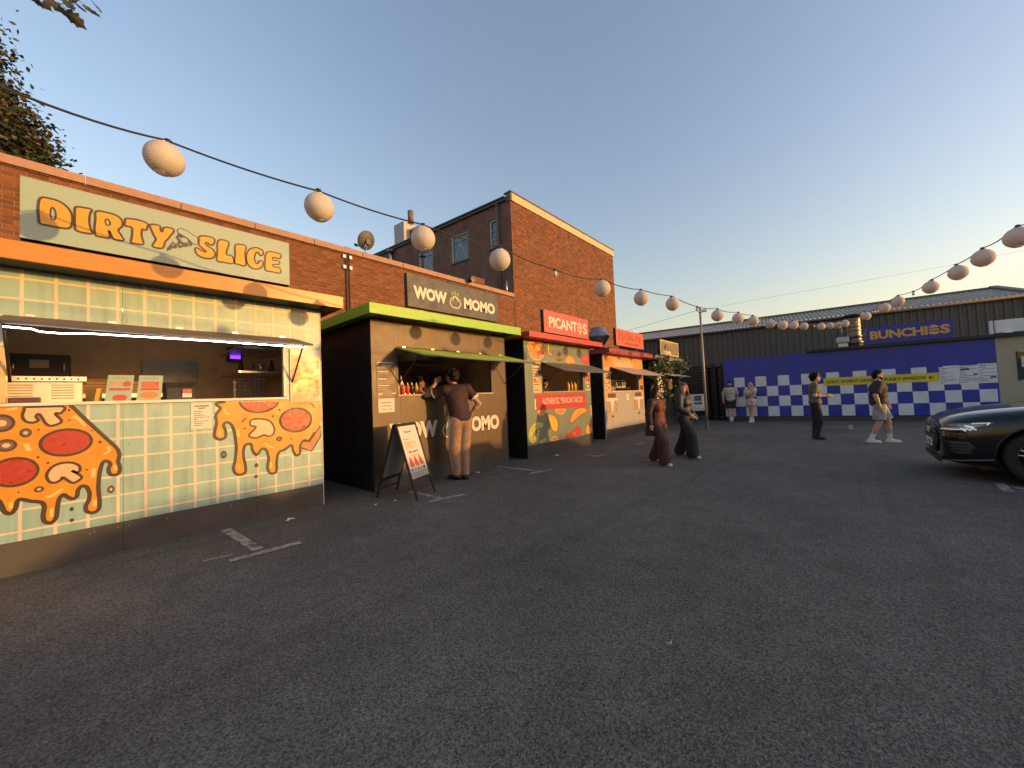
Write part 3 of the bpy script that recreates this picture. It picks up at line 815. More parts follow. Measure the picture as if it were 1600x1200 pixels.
def stall(name, label, X, Y0, Y1, panel, fascia, kick=M_KICK, body=M_BODY, inner=M_INT, op=(0.45, 2.78, 1.55, 2.40), seams=(), fas_z=(2.83, 3.0), over=0.35, depth=2.4, fas_ext=(0.2, 0.2)):
    s = empty(name, (X, (Y0 + Y1) / 2, 0), label, 'food stall')
    F = FX(X)
    o = (Y0 + op[0], Y0 + op[1], op[2], op[3])
    us = [Y0] + list(seams) + [Y1]
    for a, c in zip(us[:-1], us[1:]):
        if o[0] <= a and o[1] >= c:
            MB().slab(F, a + 0.0015, c - 0.0015, 0.302, o[2], -0.03, 0.0).build('front_panel', panel, s)
            MB().slab(F, a + 0.0015, c - 0.0015, o[3], 2.835, -0.03, 0.0).build('front_panel', panel, s)
        else:
            b = MB()
            wall_open(b, F, a + 0.0015, c - 0.0015, 0.302, 2.835, [o], -0.03, 0.0)
            b.build('front_panel', panel, s)
        MB().slab(F, a + 0.0015, c - 0.0015, 0.0, 0.299, -0.03, -0.004).build('kick_panel', kick, s)
    for yy, sg in ((Y0, 1), (Y1, -1)):
        MB().box((X - depth, yy, 0), (X - 0.032, yy + 0.035 * sg, 2.835)).build('side_panel', body, s)
        MB().box((X - 0.029, yy - 0.008 * sg, 0), (X + 0.006, yy - 0.0005 * sg, 2.834)).build('corner_trim', M_WFRAME if panel is M_TILE or panel in TRIMW else kick, s)
    MB().box((X - depth - 0.04, Y0, 0), (X - depth - 0.001, Y1, 2.835)).build('rear_panel', body, s)
    b = MB().box((X - depth + 0.001, Y0 + 0.036, 0.30), (X - 0.033, Y1 - 0.036, 0.33))
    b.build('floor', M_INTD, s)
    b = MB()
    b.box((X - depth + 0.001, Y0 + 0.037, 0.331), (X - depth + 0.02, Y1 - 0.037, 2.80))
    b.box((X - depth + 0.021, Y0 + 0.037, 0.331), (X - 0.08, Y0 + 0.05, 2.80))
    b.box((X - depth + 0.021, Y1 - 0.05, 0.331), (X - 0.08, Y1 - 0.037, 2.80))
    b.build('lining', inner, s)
    MB().box((X - 1.15, (Y0 + Y1) / 2 - 0.45, 2.74), (X - 1.05, (Y0 + Y1) / 2 + 0.45, 2.775)).build('added_fill_lamp', mat('fill_glow_warm', (0.9, 0.8, 0.6), emit=(1.0, 0.66, 0.34), estr=2.6), s)  # glowing bar added under each stall roof to brighten the dim interior
    MB().box((X - depth - 0.05, Y0 - 0.02, 2.837), (X + over - 0.033, Y1 + 0.02, 2.90)).build('roof', body, s)
    e0, e1 = Y0 - fas_ext[0], Y1 + fas_ext[1]
    b = MB()
    b.box((X + over - 0.03, e0, fas_z[0]), (X + over, e1, fas_z[1]))
    b.box((X - depth, e0, fas_z[0]), (X + over - 0.031, e0 + 0.03, fas_z[1]))
    b.box((X - depth, e1 - 0.03, fas_z[0]), (X + over - 0.031, e1, fas_z[1]))
    b.build('fascia', fascia, s, bevel=0.004)
    b = MB().box((X + 0.008, e0 + 0.031, fas_z[0] + 0.012), (X + over - 0.034, e1 - 0.031, fas_z[0] + 0.03))
    b.box((X - depth, e0 + 0.031, fas_z[0] + 0.012), (X + 0.007, Y0 - 0.021, fas_z[0] + 0.03))
    b.box((X - depth, Y1 + 0.021, fas_z[0] + 0.012), (X + 0.007, e1 - 0.031, fas_z[0] + 0.03))
    b.build('soffit', fascia, s)
    # opening trim and counter
    t = 0.03
    b = MB()
    b.slab(F, o[0] - 0.0, o[0] + t, o[2] + 0.03, o[3], -0.06, 0.004)
    b.slab(F, o[1] - t, o[1], o[2] + 0.03, o[3], -0.06, 0.004)
    b.build('opening_trim', M_WFRAME if panel is M_TILE or panel in TRIMW else kick, s)
    b = MB().box((X - 0.55, o[0] - 0.01, o[2] - 0.012), (X + 0.03, o[1] + 0.01, o[2] + 0.02))
    b.build('counter', M_WFRAME if panel is M_TILE or panel in TRIMW else mat('counter_tan', (0.36, 0.25, 0.17), 0.5), s, bevel=0.005)
    return s, F, o


TRIMW = set()


def awning(s, X, y0, y1, zh, out, drop, m_top, thick=0.022, strut=True):
    b = MB()
    n = 8
    for i in range(n):
        a, c = y0 + (y1 - y0) * i / n, y0 + (y1 - y0) * (i + 1) / n
        sag = lambda q: -0.012 * math.sin(math.pi * (q - y0) / (y1 - y0)) 
        za, zc = zh - drop + sag(a), zh - drop + sag(c)
        b.hexa([(X + 0.006, a, zh - thick), (X + out, a, za - thick), (X + out, c, zc - thick), (X + 0.006, c, zh - thick), (X + 0.006, a, zh), (X + out, a, za), (X + out, c, zc), (X + 0.006, c, zh)])
    # drop the inner walls between strips
    o = b.build('awning', m_top, s)
    MB().tube([(X + out, y0 - 0.01, zh - drop - 0.012), (X + out, (y0 + y1) / 2, zh - drop - 0.024), (X + out, y1 + 0.01, zh - drop - 0.012)], 0.014, 8).build('awning_bar', M_LEAD, o)
    if strut:
        for yy in (y0 + 0.04, y1 - 0.04):
            MB().tube([(X + 0.01, yy, zh - 0.62), (X + out * 0.72, yy, zh - drop * 0.72 - thick - 0.012)], 0.011, 8).build('gas_strut', M_BLACK, s)
    for i in range(5):
        yy = y0 + 0.15 + (y1 - y0 - 0.3) * i / 4
        MB().box((X + 0.001, yy - 0.03, zh + 0.002), (X + 0.012, yy + 0.03, zh + 0.022)).build('hinge', M_METAL, s)
    return o


def poster(s, F, u0, u1, v0, v1, d, bg, lines, name='poster', label=None):
    """flat printed sheet with its own rows of print: (u0,u1,v0,v1,material) in 0..1"""
    ms = [bg]
    b = MB().slab(F, u0, u1, v0, v1, d, d + 0.004, 0)
    for k, (a, c, e, f, m) in enumerate(lines):
        if m not in ms: ms.append(m)
        b.slab(F, u0 + (u1 - u0) * a, u0 + (u1 - u0) * c, v0 + (v1 - v0) * e, v0 + (v1 - v0) * f, d + 0.0041, d + 0.0052 + 0.0003 * (k % 3), ms.index(m))
    return b.build(name, ms, s, label=label)


def mini_lines(rng, top, bot, n, m, a=0.1, c=0.9):
    out = []
    for i in range(n):
        v = top - (top - bot) * (i + 0.5) / n
        h = (top - bot) / n * 0.16
        x = a
        while x < c - 0.05:
            w = rng.uniform(0.06, 0.16)
            out.append((x, min(x + w, c), v - h, v + h, m))
            x += w + 0.025
            if rng.random() < 0.18: break
    return out


rng = random.Random(3)

# ---- stall 1: pizza
X1 = -5.76
M_YEL = mat('fascia_yellow', (0.44, 0.175, 0.005), 0.28, var=0.06, rvar=0.05)
s1, F1, o1 = stall('pizza_stall', 'nearest stall, mint tile print with dripping pizza slices and orange-yellow fascia', X1, -0.97, 2.29, M_TILE, M_YEL, op=(0.44, 2.80, 1.55, 2.385), seams=(0.265, 1.47), inner=M_INT)
for o in s1.children:                       # tile print is laid out from the stall's own origin
    pass
b = MB()
mats = [M_CHEESE, M_INK, M_ORNG, M_PALE]
pz = [(u, min(v, 1.535)) for u, v in smooth(PZ1, 4)]
b.prism(F1, [(u, v) for u, v in pz if u > -0.968], 0.001, 0.0025, 0)
b.ribbon(F1, [q for q in smooth(PZ1, 6) if q[0] > -0.96 and q[1] < 1.532][:-2], 0.032, 0.0034, 1)
for q, w in HIL: b.ribbon(F1, smooth(q, 4, False), w, 0.0030, 3)
for e in DOT: b.ell(F1, e, 0.0031, 0.0036, 1, 12)
b.build('pizza_print', mats, s1)
b = MB()
for e in PEP:
    b.ell(F1, e, 0.003, 0.0040, 0, 40)
    b.ell(F1, (e[0], e[1], e[2] * 0.87, e[3] * 0.83), 0.0041, 0.0048, 1, 40)
    for k in range(12):
        a, r = rng.uniform(0, 6.28), rng.uniform(0.1, 0.75)
        b.ell(F1, (e[0] + e[2] * r * math.cos(a), e[1] + e[3] * r * math.sin(a), 0.008, 0.006), 0.0049, 0.0053, 2, 8)
b.build('pepperoni_print', [M_INK, M_PEPP, M_PEPD], s1)
for e in OLV:
    b = MB()
    b.ell(F1, e, 0.003, 0.0040, 0, 28)
    b.ell(F1, (e[0], e[1], e[2] * 0.72, e[3] * 0.7), 0.0041, 0.0046, 1, 24)
    b.ell(F1, (e[0], e[1], e[2] * 0.38, e[3] * 0.35), 0.0047, 0.0052, 2, 20)
    b.build('olive_print', [M_INK, M_OLIVE, M_MUSH], s1)
for pp in MUSH + [MUSH2]:
    b = MB()
    sp_ = [(u, min(v, 1.531)) for u, v in smooth(pp, 4)]
    b.prism(F1, sp_, 0.003, 0.0040, 0)
    b.ribbon(F1, sp_, 0.022, 0.0048, 1, closed=True)
    b.build('mushroom_print', [M_MUSH, M_INK], s1)
b = MB()
pz = [(u, min(v, 1.532)) for u, v in smooth(PZ2, 4)]
pz = [(min(u, 2.281), v) for u, v in pz]
b.prism(F1, pz, 0.001, 0.0025, 0)
b.ribbon(F1, [(min(u, 2.27), v) for u, v in smooth(PZ2, 6) if v < 1.53][:-14], 0.032, 0.0034, 1)
for q, w in HIL2: b.ribbon(F1, smooth(q, 4, False), w, 0.0030, 3)
for e in DOT2: b.ell(F1, e, 0.0031, 0.0036, 1, 12)
for q, w in STR2: b.ribbon(F1, smooth(q, 4, False), w, 0.0032, 1)
b.build('pizza_print', mats, s1)
b = MB()
e = PEP2[0]
b.ell(F1, e, 0.003, 0.0040, 0, 40).ell(F1, (e[0], e[1], e[2] * 0.87, e[3] * 0.84), 0.0041, 0.0048, 1, 40)
for k in range(12):
    a, r = rng.uniform(0, 6.28), rng.uniform(0.1, 0.75)
    b.ell(F1, (e[0] + e[2] * r * math.cos(a), e[1] + e[3] * r * math.sin(a), 0.009, 0.007), 0.0049, 0.0053, 2, 8)
ph = smooth(PEPH, 4, False)
b.prism(F1, [(u, min(v, 1.53)) for u, v in ph], 0.003, 0.0040, 1)
b.ribbon(F1, ph, 0.024, 0.0048, 0)
b.build('pepperoni_print', [M_INK, M_PEPP, M_PEPD], s1)
b = MB()
b.prism(F1, [(min(u, 2.281), v) for u, v in CR2], 0.003, 0.0040, 0)
b.ribbon(F1, [(min(u, 2.275), v) for u, v in CR2], 0.02, 0.0048, 1)
b.build('crust_print', [mat('print_crust', (0.55, 0.12, 0.04), 0.45), M_INK], s1)
for e in OLV2: MB().ell(F1, e, 0.003, 0.0040, 0, 20).ell(F1, (e[0], e[1], e[2] * 0.55, e[3] * 0.5), 0.0041, 0.0046, 1, 16).build('olive_print', [M_INK, M_OLIVE], s1)
# screw heads along the panel edges
b = MB()
for yy in (0.05, 0.245, 0.29, 0.62, 1.2, 1.45, 1.50, 1.9, 2.24):
    for zz in (0.325, 0.25, 2.43, 1.10 if (yy in (0.245, 0.29, 1.45, 1.50)) else 0.24): b.lathe([(0.006, 0.0), (0.005, 0.003), (0.0, 0.004)], (X1, yy + rng.uniform(-0.02, 0.02), zz), 8, axis=(1, 0, 0))
b.build('screw_heads', M_METAL, s1, kind='stuff')
aw = awning(s1, X1, -0.50, 1.94, 2.385, 0.63, 0.15, mat('flap_brown', (0.16, 0.10, 0.075), 0.6, var=0.2), strut=True)
MB().tube([(-5.14, -0.45, 2.185), (-5.14, -0.30, 2.18), (-5.15, -0.26, 2.163), (-5.15, -0.12, 2.159), (-5.15, 0.0, 2.175), (-5.15, 0.7, 2.183), (-5.15, 1.3, 2.183), (-5.16, 1.87, 2.187)], 0.005, 8).build('light_strip', mat('led_white', (0.9, 0.9, 0.9), emit=(1.0, 0.92, 0.82), estr=12), aw)
# notice and poster
poster(s1, F1, 0.820, 1.015, 1.215, 1.530, 0.002, M_PAPER, [(0.16, 0.86, 0.84, 0.88, M_INK), (0.34, 0.68, 0.76, 0.80, M_INK)] + mini_lines(rng, 0.70, 0.1, 8, M_INK, 0.14, 0.86), 'notice', 'cream paper notice with dark printed lines')
MB().slab(F1, 1.876, 2.272, 1.50, 2.235, 0.001, 0.022).build('poster_case', M_WFRAME, s1)
M_POST = mat('poster_amber', (0.36, 0.16, 0.045), 0.35, var=0.15, scale=6)
po = poster(s1, F1.off(0.022), 1.895, 2.255, 1.51, 2.14, 0.0, M_POST, [(0.2, 0.8, 0.86, 0.88, M_PAPER), (0.08, 0.92, 0.17, 0.185, M_PAPER), (0.06, 0.94, 0.0, 0.13, mat('poster_pink', (0.60, 0.24, 0.14), 0.4))], 'poster', 'amber poster with a large round burger picture')
b = MB()
FP = F1.off(0.028)
b.ell(FP, (2.075, 1.815, 0.115, 0.085), 0, 0.001, 0, 30).ell(FP, (2.075, 1.80, 0.118, 0.045), 0.0012, 0.002, 1, 30).ell(FP, (2.075, 1.775, 0.112, 0.04), 0.0022, 0.003, 0, 30)
for a in (1.925, 2.225): b.ell(FP, (a, 1.86, 0.028, 0.03), 0, 0.001, 1, 14)
for a in (1.925, 2.225): b.ell(FP, (a, 1.79, 0.03, 0.03), 0, 0.001, 2, 14)
b.build('burger_print', [mat('print_bun', (0.75, 0.42, 0.12), 0.4), mat('print_patty', (0.40, 0.16, 0.06), 0.4), M_ORNG], po)
# inside
MB().slab(FX(-8.13), 0.58, 1.24, 1.90, 2.26, 0.0, 0.03).build('wall_panel', mat('steel_dark', (0.20, 0.19, 0.18), 0.4, 0.6), s1)
for zz in (2.33, 1.97):
    MB().box((-7.6, 1.45, zz - 0.015), (-6.5, 2.23, zz + 0.015)).build('shelf', M_STEEL, s1)

# ---- stall 2: dumplings
X2 = -5.76
M_P2 = mat('taupe_board', (0.076, 0.042, 0.020), 0.46, var=0.14, scale=2.5, rvar=0.06, spec=0.45)
M_LIME = mat('fascia_lime', (0.20, 0.42, 0.022), 0.45, var=0.08, rvar=0.08)
M_CREAMT = mat('lettering_cream', (0.55, 0.51, 0.43), 0.5, var=0.04)
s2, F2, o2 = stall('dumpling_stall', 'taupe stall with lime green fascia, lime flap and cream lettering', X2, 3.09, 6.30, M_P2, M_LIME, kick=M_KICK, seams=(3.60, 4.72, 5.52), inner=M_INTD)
awning(s2, X2, 3.545, 6.30, 2.388, 0.86, 0.222, mat('flap_lime', (0.34, 0.48, 0.06), 0.55, var=0.12, scale=5))
b = MB()
text_mb(b, F2, 'WOW', 3.372, 4.37, 0.775, 1.085, 0.0005, 0.006, 0.055, spacing=1.0)
b.build('lettering', M_CREAMT, s2)
b = MB()
text_mb(b, F2, 'MOMO', 4.96, 6.03, 0.775, 1.085, 0.0005, 0.006, 0.05, spacing=1.0)
b.build('lettering', M_CREAMT, s2)
b = MB()


def dumpling(b, F, cx, cy, r, d, m_line, m_leaf, w):
    body = smooth([(cx - 0.35 * r, cy + 0.72 * r), (cx - 0.85 * r, cy + 0.35 * r), (cx - r, cy - 0.2 * r), (cx - 0.6 * r, cy - 0.75 * r), (cx, cy - 0.85 * r), (cx + 0.6 * r, cy - 0.75 * r), (cx + r, cy - 0.2 * r), (cx + 0.85 * r, cy + 0.35 * r), (cx + 0.35 * r, cy + 0.72 * r), (cx, cy + 0.88 * r)], 5)
    b.ribbon(F, body, w, d, m_line, closed=True)
    for sg in (-1, 1):
        b.ribbon(F, smooth([(cx + sg * 0.15 * r, cy + 0.75 * r), (cx + sg * 0.32 * r, cy + 0.5 * r), (cx + sg * 0.55 * r, cy + 0.1 * r)], 4, False), w * 0.8, d + 0.0004, m_line)
    for k, sg in ((0, -0.5), (1, 0.0), (2, 0.5)):
        h = 1.75 if k == 1 else 1.5
        b.ribbon(F, smooth([(cx + sg * r, cy + 1.0 * r), (cx + sg * r - 0.12 * r, cy + 1.2 * r), (cx + sg * r + 0.1 * r, cy + 1.4 * r), (cx + sg * r, cy + h * r)], 4, False), w, d, m_leaf)


dumpling(b, F2, 4.66, 0.88, 0.17, 0.003, 0, 1, 0.022)
b.build('dumpling_print', [M_CREAMT, M_LIME], s2)
M_MENU = mat('menu_brown', (0.12, 0.08, 0.05), 0.5)
ml = [(0.12, 0.85, 0.90, 0.925, M_CREAMT)]
for v in (0.66, 0.47, 0.30): ml += [(0.06, 0.52 + rng.uniform(-0.05, 0.15), v, v + 0.025, M_CREAMT)] + mini_lines(rng, v - 0.02, v - 0.12, 2, mat('menu_print', (0.40, 0.30, 0.2), 0.6), 0.06, 0.6)
ml += [(0.06, 0.28, 0.08, 0.11, M_CREAMT), (0.76, 0.95, 0.09, 0.115, M_CREAMT)]
poster(s2, F2, 3.17, 3.53, 1.525, 2.165, 0.001, M_MENU, ml, 'menu_board', 'brown menu board with short cream printed rows')
b = MB()
text_mb(b, F2, '\u00a33.20', 3.265, 3.43, 2.035, 2.075, 0.0052, 0.0065, 0.02)
b.build('lettering', M_CREAMT, s2)
poster(s2, F2, 3.185, 3.48, 1.278, 1.51, 0.001, M_PAPER, [(0.18, 0.5, 0.66, 0.72, M_INK), (0.55, 0.8, 0.68, 0.73, M_INK), (0.2, 0.78, 0.44, 0.49, M_INK), (0.2, 0.5, 0.2, 0.23, M_INK), (0.7, 0.84, 0.2, 0.25, M_INK)], 'note', 'cream sheet with a handwritten note')
MB().box((-8.05, 5.95, 1.9), (-7.2, 6.22, 2.2)).build('wall_cabinet', M_STEEL, s2)
MB().box((-8.14, 3.6, 2.30), (-7.75, 5.6, 2.33)).build('shelf', M_STEEL, s2)
MB().box((-7.6, 4.7, 2.34), (-6.9, 5.5, 2.50)).build('extractor_hood', M_LEAD, s2)
MB().tube([(-6.9, 5.16, 2.7), (-6.9, 5.16, 2.42)], 0.05, 12).build('lamp_stem', M_METAL, s2)

# ---- stall 3: tacos
X3 = -5.60
M_P3 = mat('sage_print', (0.13, 0.165, 0.12), 0.5, var=0.12, scale=3)
M_RED = mat('fascia_red', (0.42, 0.020, 0.016), 0.42, var=0.08)
M_REDS = mat('sign_red', (0.42, 0.060, 0.055), 0.5, var=0.06)
s3, F3, o3 = stall('taco_stall', 'sage green stall printed with chillies, lemon and taco, red fascia', X3, 6.80, 9.80, M_P3, M_RED, op=(0.66, 2.60, 1.54, 2.29), seams=(7.6, 8.8), fas_z=(2.80, 2.93), inner=M_INT)
PCOL = {'lime': mat('print_lime', (0.34, 0.40, 0.06), 0.45), 'yellow': mat('print_yellow', (0.52, 0.36, 0.02), 0.45), 'tan': mat('print_tan', (0.50, 0.25, 0.05), 0.45), 'red': mat('print_red', (0.40, 0.03, 0.02), 0.45), 'salmon': mat('print_salmon', (0.45, 0.21, 0.14), 0.45), 'orange': mat('print_orange2', (0.46, 0.17, 0.04), 0.45)}
cols = list(PCOL)
for col, pp in S3:
    sp_ = [(min(max(u, 6.83), 9.78), max(min(v, 2.82), 0.31)) for u, v in smooth(pp, 3)]
    b = MB().prism(F3, sp_, 0.001, 0.003, 0)
    b.ribbon(F3, sp_, 0.022, 0.0036, 1, closed=True)
    cu, cv = sum(q[0] for q in sp_) / len(sp_), sum(q[1] for q in sp_) / len(sp_)
    for k in range(3): b.ribbon(F3, [(cu + rng.uniform(-.06, .06), cv + rng.uniform(-.06, .06)), (cu + rng.uniform(-.06, .06), cv + rng.uniform(-.06, .06))], 0.012, 0.0042, 2)
    b.build({'lime': 'chilli_print', 'yellow': 'lemon_print', 'tan': 'taco_print', 'red': 'chilli_print', 'salmon': 'onion_print', 'orange': 'salsa_print'}[col], [PCOL[col], M_PALE if col in ('lime', 'orange', 'salmon') else M_PEPD, M_PALE if col == 'red' else M_ORNG], s3)
b = MB()
cx, cy = sum(q[0] for q in S3D[0]) / 9, sum(q[1] for q in S3D[0]) / 9
for k in range(16):
    a, r = rng.uniform(0, 6.28), rng.uniform(0.02, 0.26)
    u, v, t = cx + 1.1 * r * math.cos(a), cy + 0.8 * r * math.sin(a), rng.uniform(0, 6.28)
    b.prism(F3, [(u + 0.09 * math.cos(t + q), v + 0.07 * math.sin(t + q)) for q in (0, 2.1, 4.2)], 0.0045, 0.0052 + 0.0004 * k, k % 3)
b.build('nacho_print', [PCOL['tan'], PCOL['red'], PCOL['yellow']], s3)
aw3 = awning(s3, X3, 7.46, 9.86, 2.29, 0.66, 0.25, mat('flap_grey', (0.12, 0.115, 0.095), 0.6, var=0.15))
b = MB().slab(F3, 7.18, 9.47, 1.105, 1.495, 0.006, 0.012)
bn = b.build('banner', mat('banner_red', (0.40, 0.014, 0.014), 0.5, var=0.1), s3, label='red banner reading authentic Mexican tacos')
b = MB()
text_mb(b, F3, 'AUTHENTIC MEXICAN TACOS!', 7.42, 9.30, 1.235, 1.395, 0.0121, 0.014, 0.004, spacing=1.0)
b.build('lettering', M_CREAMT, bn)
M_LIST = mat('list_cream', (0.50, 0.36, 0.20), 0.5, var=0.1)
poster(s3, F3, 7.09, 7.43, 1.53, 2.27, 0.001, M_LIST, [(0.05, 0.9, 0.90, 0.97, M_INK)] + mini_lines(rng, 0.85, 0.05, 9, M_INK, 0.08, 0.7) + [(0.7, 0.95, 0.62, 0.74, M_INK), (0.1, 0.35, 0.35, 0.46, PCOL['red'])], 'menu_board', 'cream menu board beside the left of the hatch')
poster(s3, F3, 7.12, 7.40, 1.13, 1.38, 0.001, mat('note_lime', (0.62, 0.60, 0.33), 0.6), mini_lines(rng, 0.85, 0.15, 4, M_INK), 'note')
poster(s3, F3, 9.50, 9.77, 1.56, 2.20, 0.002, M_LIST, [(0.1, 0.9, 0.78, 0.95, PCOL['lime']), (0.05, 0.95, 0.42, 0.74, PCOL['red']), (0.2, 0.6, 0.5, 0.66, PCOL['tan']), (0.1, 0.9, 0.08, 0.3, mat('print_dkgreen', (0.06, 0.16, 0.07), 0.5)), (0.3, 0.7, 0.15, 0.25, M_PAPER)], 'poster')

# ---- stall 4: grill
X4 = -5.768
M_P4 = mat('grill_cream_print', (0.33, 0.31, 0.27), 0.5, var=0.08)
M_P4O = mat('grill_amber_print', (0.50, 0.28, 0.11), 0.5, var=0.10, scale=3)
M_MAROON = mat('fascia_maroon', (0.30, 0.03, 0.035), 0.45, var=0.08)
TRIMW.add(M_P4)
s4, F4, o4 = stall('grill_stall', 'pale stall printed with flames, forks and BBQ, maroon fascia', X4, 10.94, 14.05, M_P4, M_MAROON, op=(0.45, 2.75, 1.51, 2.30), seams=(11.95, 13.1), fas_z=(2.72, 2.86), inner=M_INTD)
b = MB().slab(F4, 10.95, 14.04, 2.30, 2.833, 0.001, 0.003).slab(F4, 10.95, 11.385, 1.20, 2.299, 0.001, 0.003).slab(F4, 13.70, 14.04, 1.20, 2.299, 0.001, 0.003)
b.build('amber_print', M_P4O, s4)
M_FL = mat('print_flame', (0.75, 0.22, 0.03), 0.5, var=0.1)
b = MB()
for (u, v, sx, sy) in ((11.15, 2.32, 0.30, 0.34), (11.45, 2.32, 0.34, 0.46), (13.45, 2.32, 0.34, 0.40), (13.80, 2.32, 0.24, 0.28)):
    fl = [(0, 0), (0.5, 0.0), (0.45, 0.35), (0.25, 0.6), (0.32, 0.85), (0.1, 1.0), (0.05, 0.7), (-0.1, 0.5), (-0.2, 0.75), (-0.45, 0.5), (-0.5, 0.15)]
    b.prism(F4, smooth([(u + a * sx, v + c * sy) for a, c in fl], 3), 0.0032, 0.0045)
b.build('flame_print', M_FL, s4)
b = MB()
for k in range(7): b.ell(F4, (12.0 + 0.17 * k, 2.42 + 0.05 * (k % 2), 0.07, 0.10), 0.0032, 0.0042, 0, 14)
b.build('skewer_print', mat('print_meat', (0.42, 0.36, 0.27), 0.5), s4)
M_BBQ = mat('print_bbq', (0.42, 0.19, 0.06), 0.5)
for u in (11.45, 13.55):
    b = MB()
    w = 0.30
    text_mb(b, F4, 'B', u - w - 0.10, u - 0.14, 0.82, 1.22, 0.003, 0.005, 0.02)
    b.build('lettering', M_BBQ, s4)
    b = MB()
    text_mb(b, F4, 'Q', u + 0.12, u + w + 0.06, 0.80, 1.22, 0.003, 0.005, 0.02)
    b.build('lettering', M_BBQ, s4)
    b = MB()
    b.prism(F4, [(u - 0.05, 0.36), (u + 0.02, 0.36), (u + 0.04, 0.95), (u - 0.05, 0.95)], 0.003, 0.004, 0)
    b.prism(F4, smooth([(u - 0.36, 1.28), (u - 0.36, 1.20), (u - 0.10, 1.18), (u - 0.07, 0.9), (u + 0.06, 0.9), (u + 0.09, 1.18), (u + 0.34, 1.20), (u + 0.34, 1.28)], 3), 0.0042, 0.0055, 1)
    b.slab(F4, u - 0.28, u + 0.26, 1.31, 1.45, 0.006, 0.008, 3)
    b.ell(F4, (u - 0.01, 1.10, 0.10, 0.09), 0.006, 0.007, 1)
    b.slab(F4, u - 0.09, u + 0.07, 0.66, 0.74, 0.006, 0.008, 3)
    b.build('fork_print', [M_FL, M_PAPER, M_FL, M_OLIVE], s4)
awning(s4, X4, 11.42, 14.1, 2.33, 0.80, 0.30, mat('flap_cream', (0.40, 0.31, 0.24), 0.6, var=0.12))
poster(s4, F4, 10.99, 11.36, 1.50, 2.18, 0.003, M_LIST, mini_lines(rng, 0.97, 0.03, 9, M_INK, 0.08, 0.6) + [(0.65, 0.92, v, v + 0.09, M_PEPD) for v in (0.15, 0.4, 0.65)], 'menu_board')
poster(s4, F4, 13.71, 14.02, 1.50, 2.20, 0.003, M_LIST, [(0.1, 0.9, 0.66, 0.95, M_PEPD), (0.1, 0.9, 0.36, 0.62, M_FL), (0.1, 0.9, 0.06, 0.3, M_INK)], 'poster')
poster(s4, F4, 12.5, 12.72, 1.20, 1.42, 0.001, M_WFRAME, mini_lines(rng, 0.8, 0.2, 3, M_INK), 'note')

# ---- stall 5: leafy stall at the end of the row
X5 = -5.77
M_P5 = mat('black_stall', (0.018, 0.018, 0.018), 0.6, var=0.2)
s5, F5, o5 = stall('leafy_stall', 'black stall at the end of the row hung with green garlands', X5, 14.72, 17.75, M_P5, mat('fascia_grey', (0.16, 0.14, 0.13), 0.5), op=(0.5, 2.6, 1.3, 2.25), fas_z=(2.70, 2.86), inner=M_INT)
b = MB()
awning(s5, X5, 15.2, 17.4, 2.25, 0.75, 0.2, mat('flap_straw', (0.62, 0.52, 0.28), 0.7, var=0.15))


def leaves(b, pts, n, size, spread, rng, m=1, flat=0.3):
    for k in range(n):
        c = Vector(rng.choice(pts)) + Vector((rng.gauss(0, spread[0]), rng.gauss(0, spread[1]), rng.gauss(0, spread[2])))
        d = Vector((rng.uniform(-1, 1), rng.uniform(-1, 1), rng.uniform(-1, 0.6))).normalized()
        w = d.orthogonal().normalized()
        w.rotate(Matrix.Rotation(rng.uniform(0, 6.28), 3, d))
        nn = d.cross(w)
        L = size * rng.uniform(0.6, 1.3)
        W = L * 0.36
        b.add([c, c + d * L * 0.45 + w * W + nn * L * 0.05, c + d * L + nn * L * -0.1, c + d * L * 0.45 - w * W + nn * L * 0.05, c + d * L * 0.5 - nn * L * 0.06], [(0, 1, 4), (1, 2, 4), (2, 3, 4), (3, 0, 4)], rng.randrange(m))
    return b


M_LF = [mat('leaf_green', (0.07, 0.12, 0.035), 0.55, var=0.4, scale=3), mat('leaf_pale', (0.22, 0.27, 0.11), 0.55, var=0.3, scale=3), mat('leaf_dark', (0.022, 0.045, 0.015), 0.6, var=0.4, scale=3)]
M_FLOW = mat('petal_white', (0.75, 0.70, 0.62), 0.7)
b = MB()
top = [(X5 + 0.25, 14.6 + 0.12 * k, 2.52 - 0.1 * math.sin(k * 0.7)) for k in range(28)]
leaves(b, top, 1300, 0.15, (0.14, 0.08, 0.13), rng, 3)
leaves(b, [(X5 + 0.12, 14.75 + 0.03 * k, 2.3 - 0.085 * k) for k in range(18)], 420, 0.14, (0.10, 0.13, 0.10), rng, 3)
leaves(b, [(X5 + 0.12, 17.45, 2.3 - 0.085 * k) for k in range(16)], 360, 0.14, (0.10, 0.13, 0.10), rng, 3)
leaves(b, [(X5 + 0.06, 15.0 + 0.12 * k, 1.25) for k in range(22)], 300, 0.12, (0.07, 0.08, 0.08), rng, 3)
b.build('garland', M_LF, s5, kind='stuff')
b = MB()
for k in range(60):
    c = Vector(rng.choice([(X5 + 0.3, rng.uniform(14.6, 17.6), rng.uniform(1.2, 2.5)), (X5 + 0.3, rng.uniform(14.7, 15.2), rng.uniform(0.8, 2.2))]))
    b.lathe([(0.0, 0.0), (0.035, 0.01), (0.045, 0.03), (0.0, 0.035)], c, 7, axis=(1, rng.uniform(-.5, .5), rng.uniform(-.5, .5)))
b.build('garland_flowers', M_FLOW, s5, kind='stuff')
poster(s5, F5, 15.9, 16.35, 1.55, 2.0, 0.3, M_LIST, [], 'menu_board')

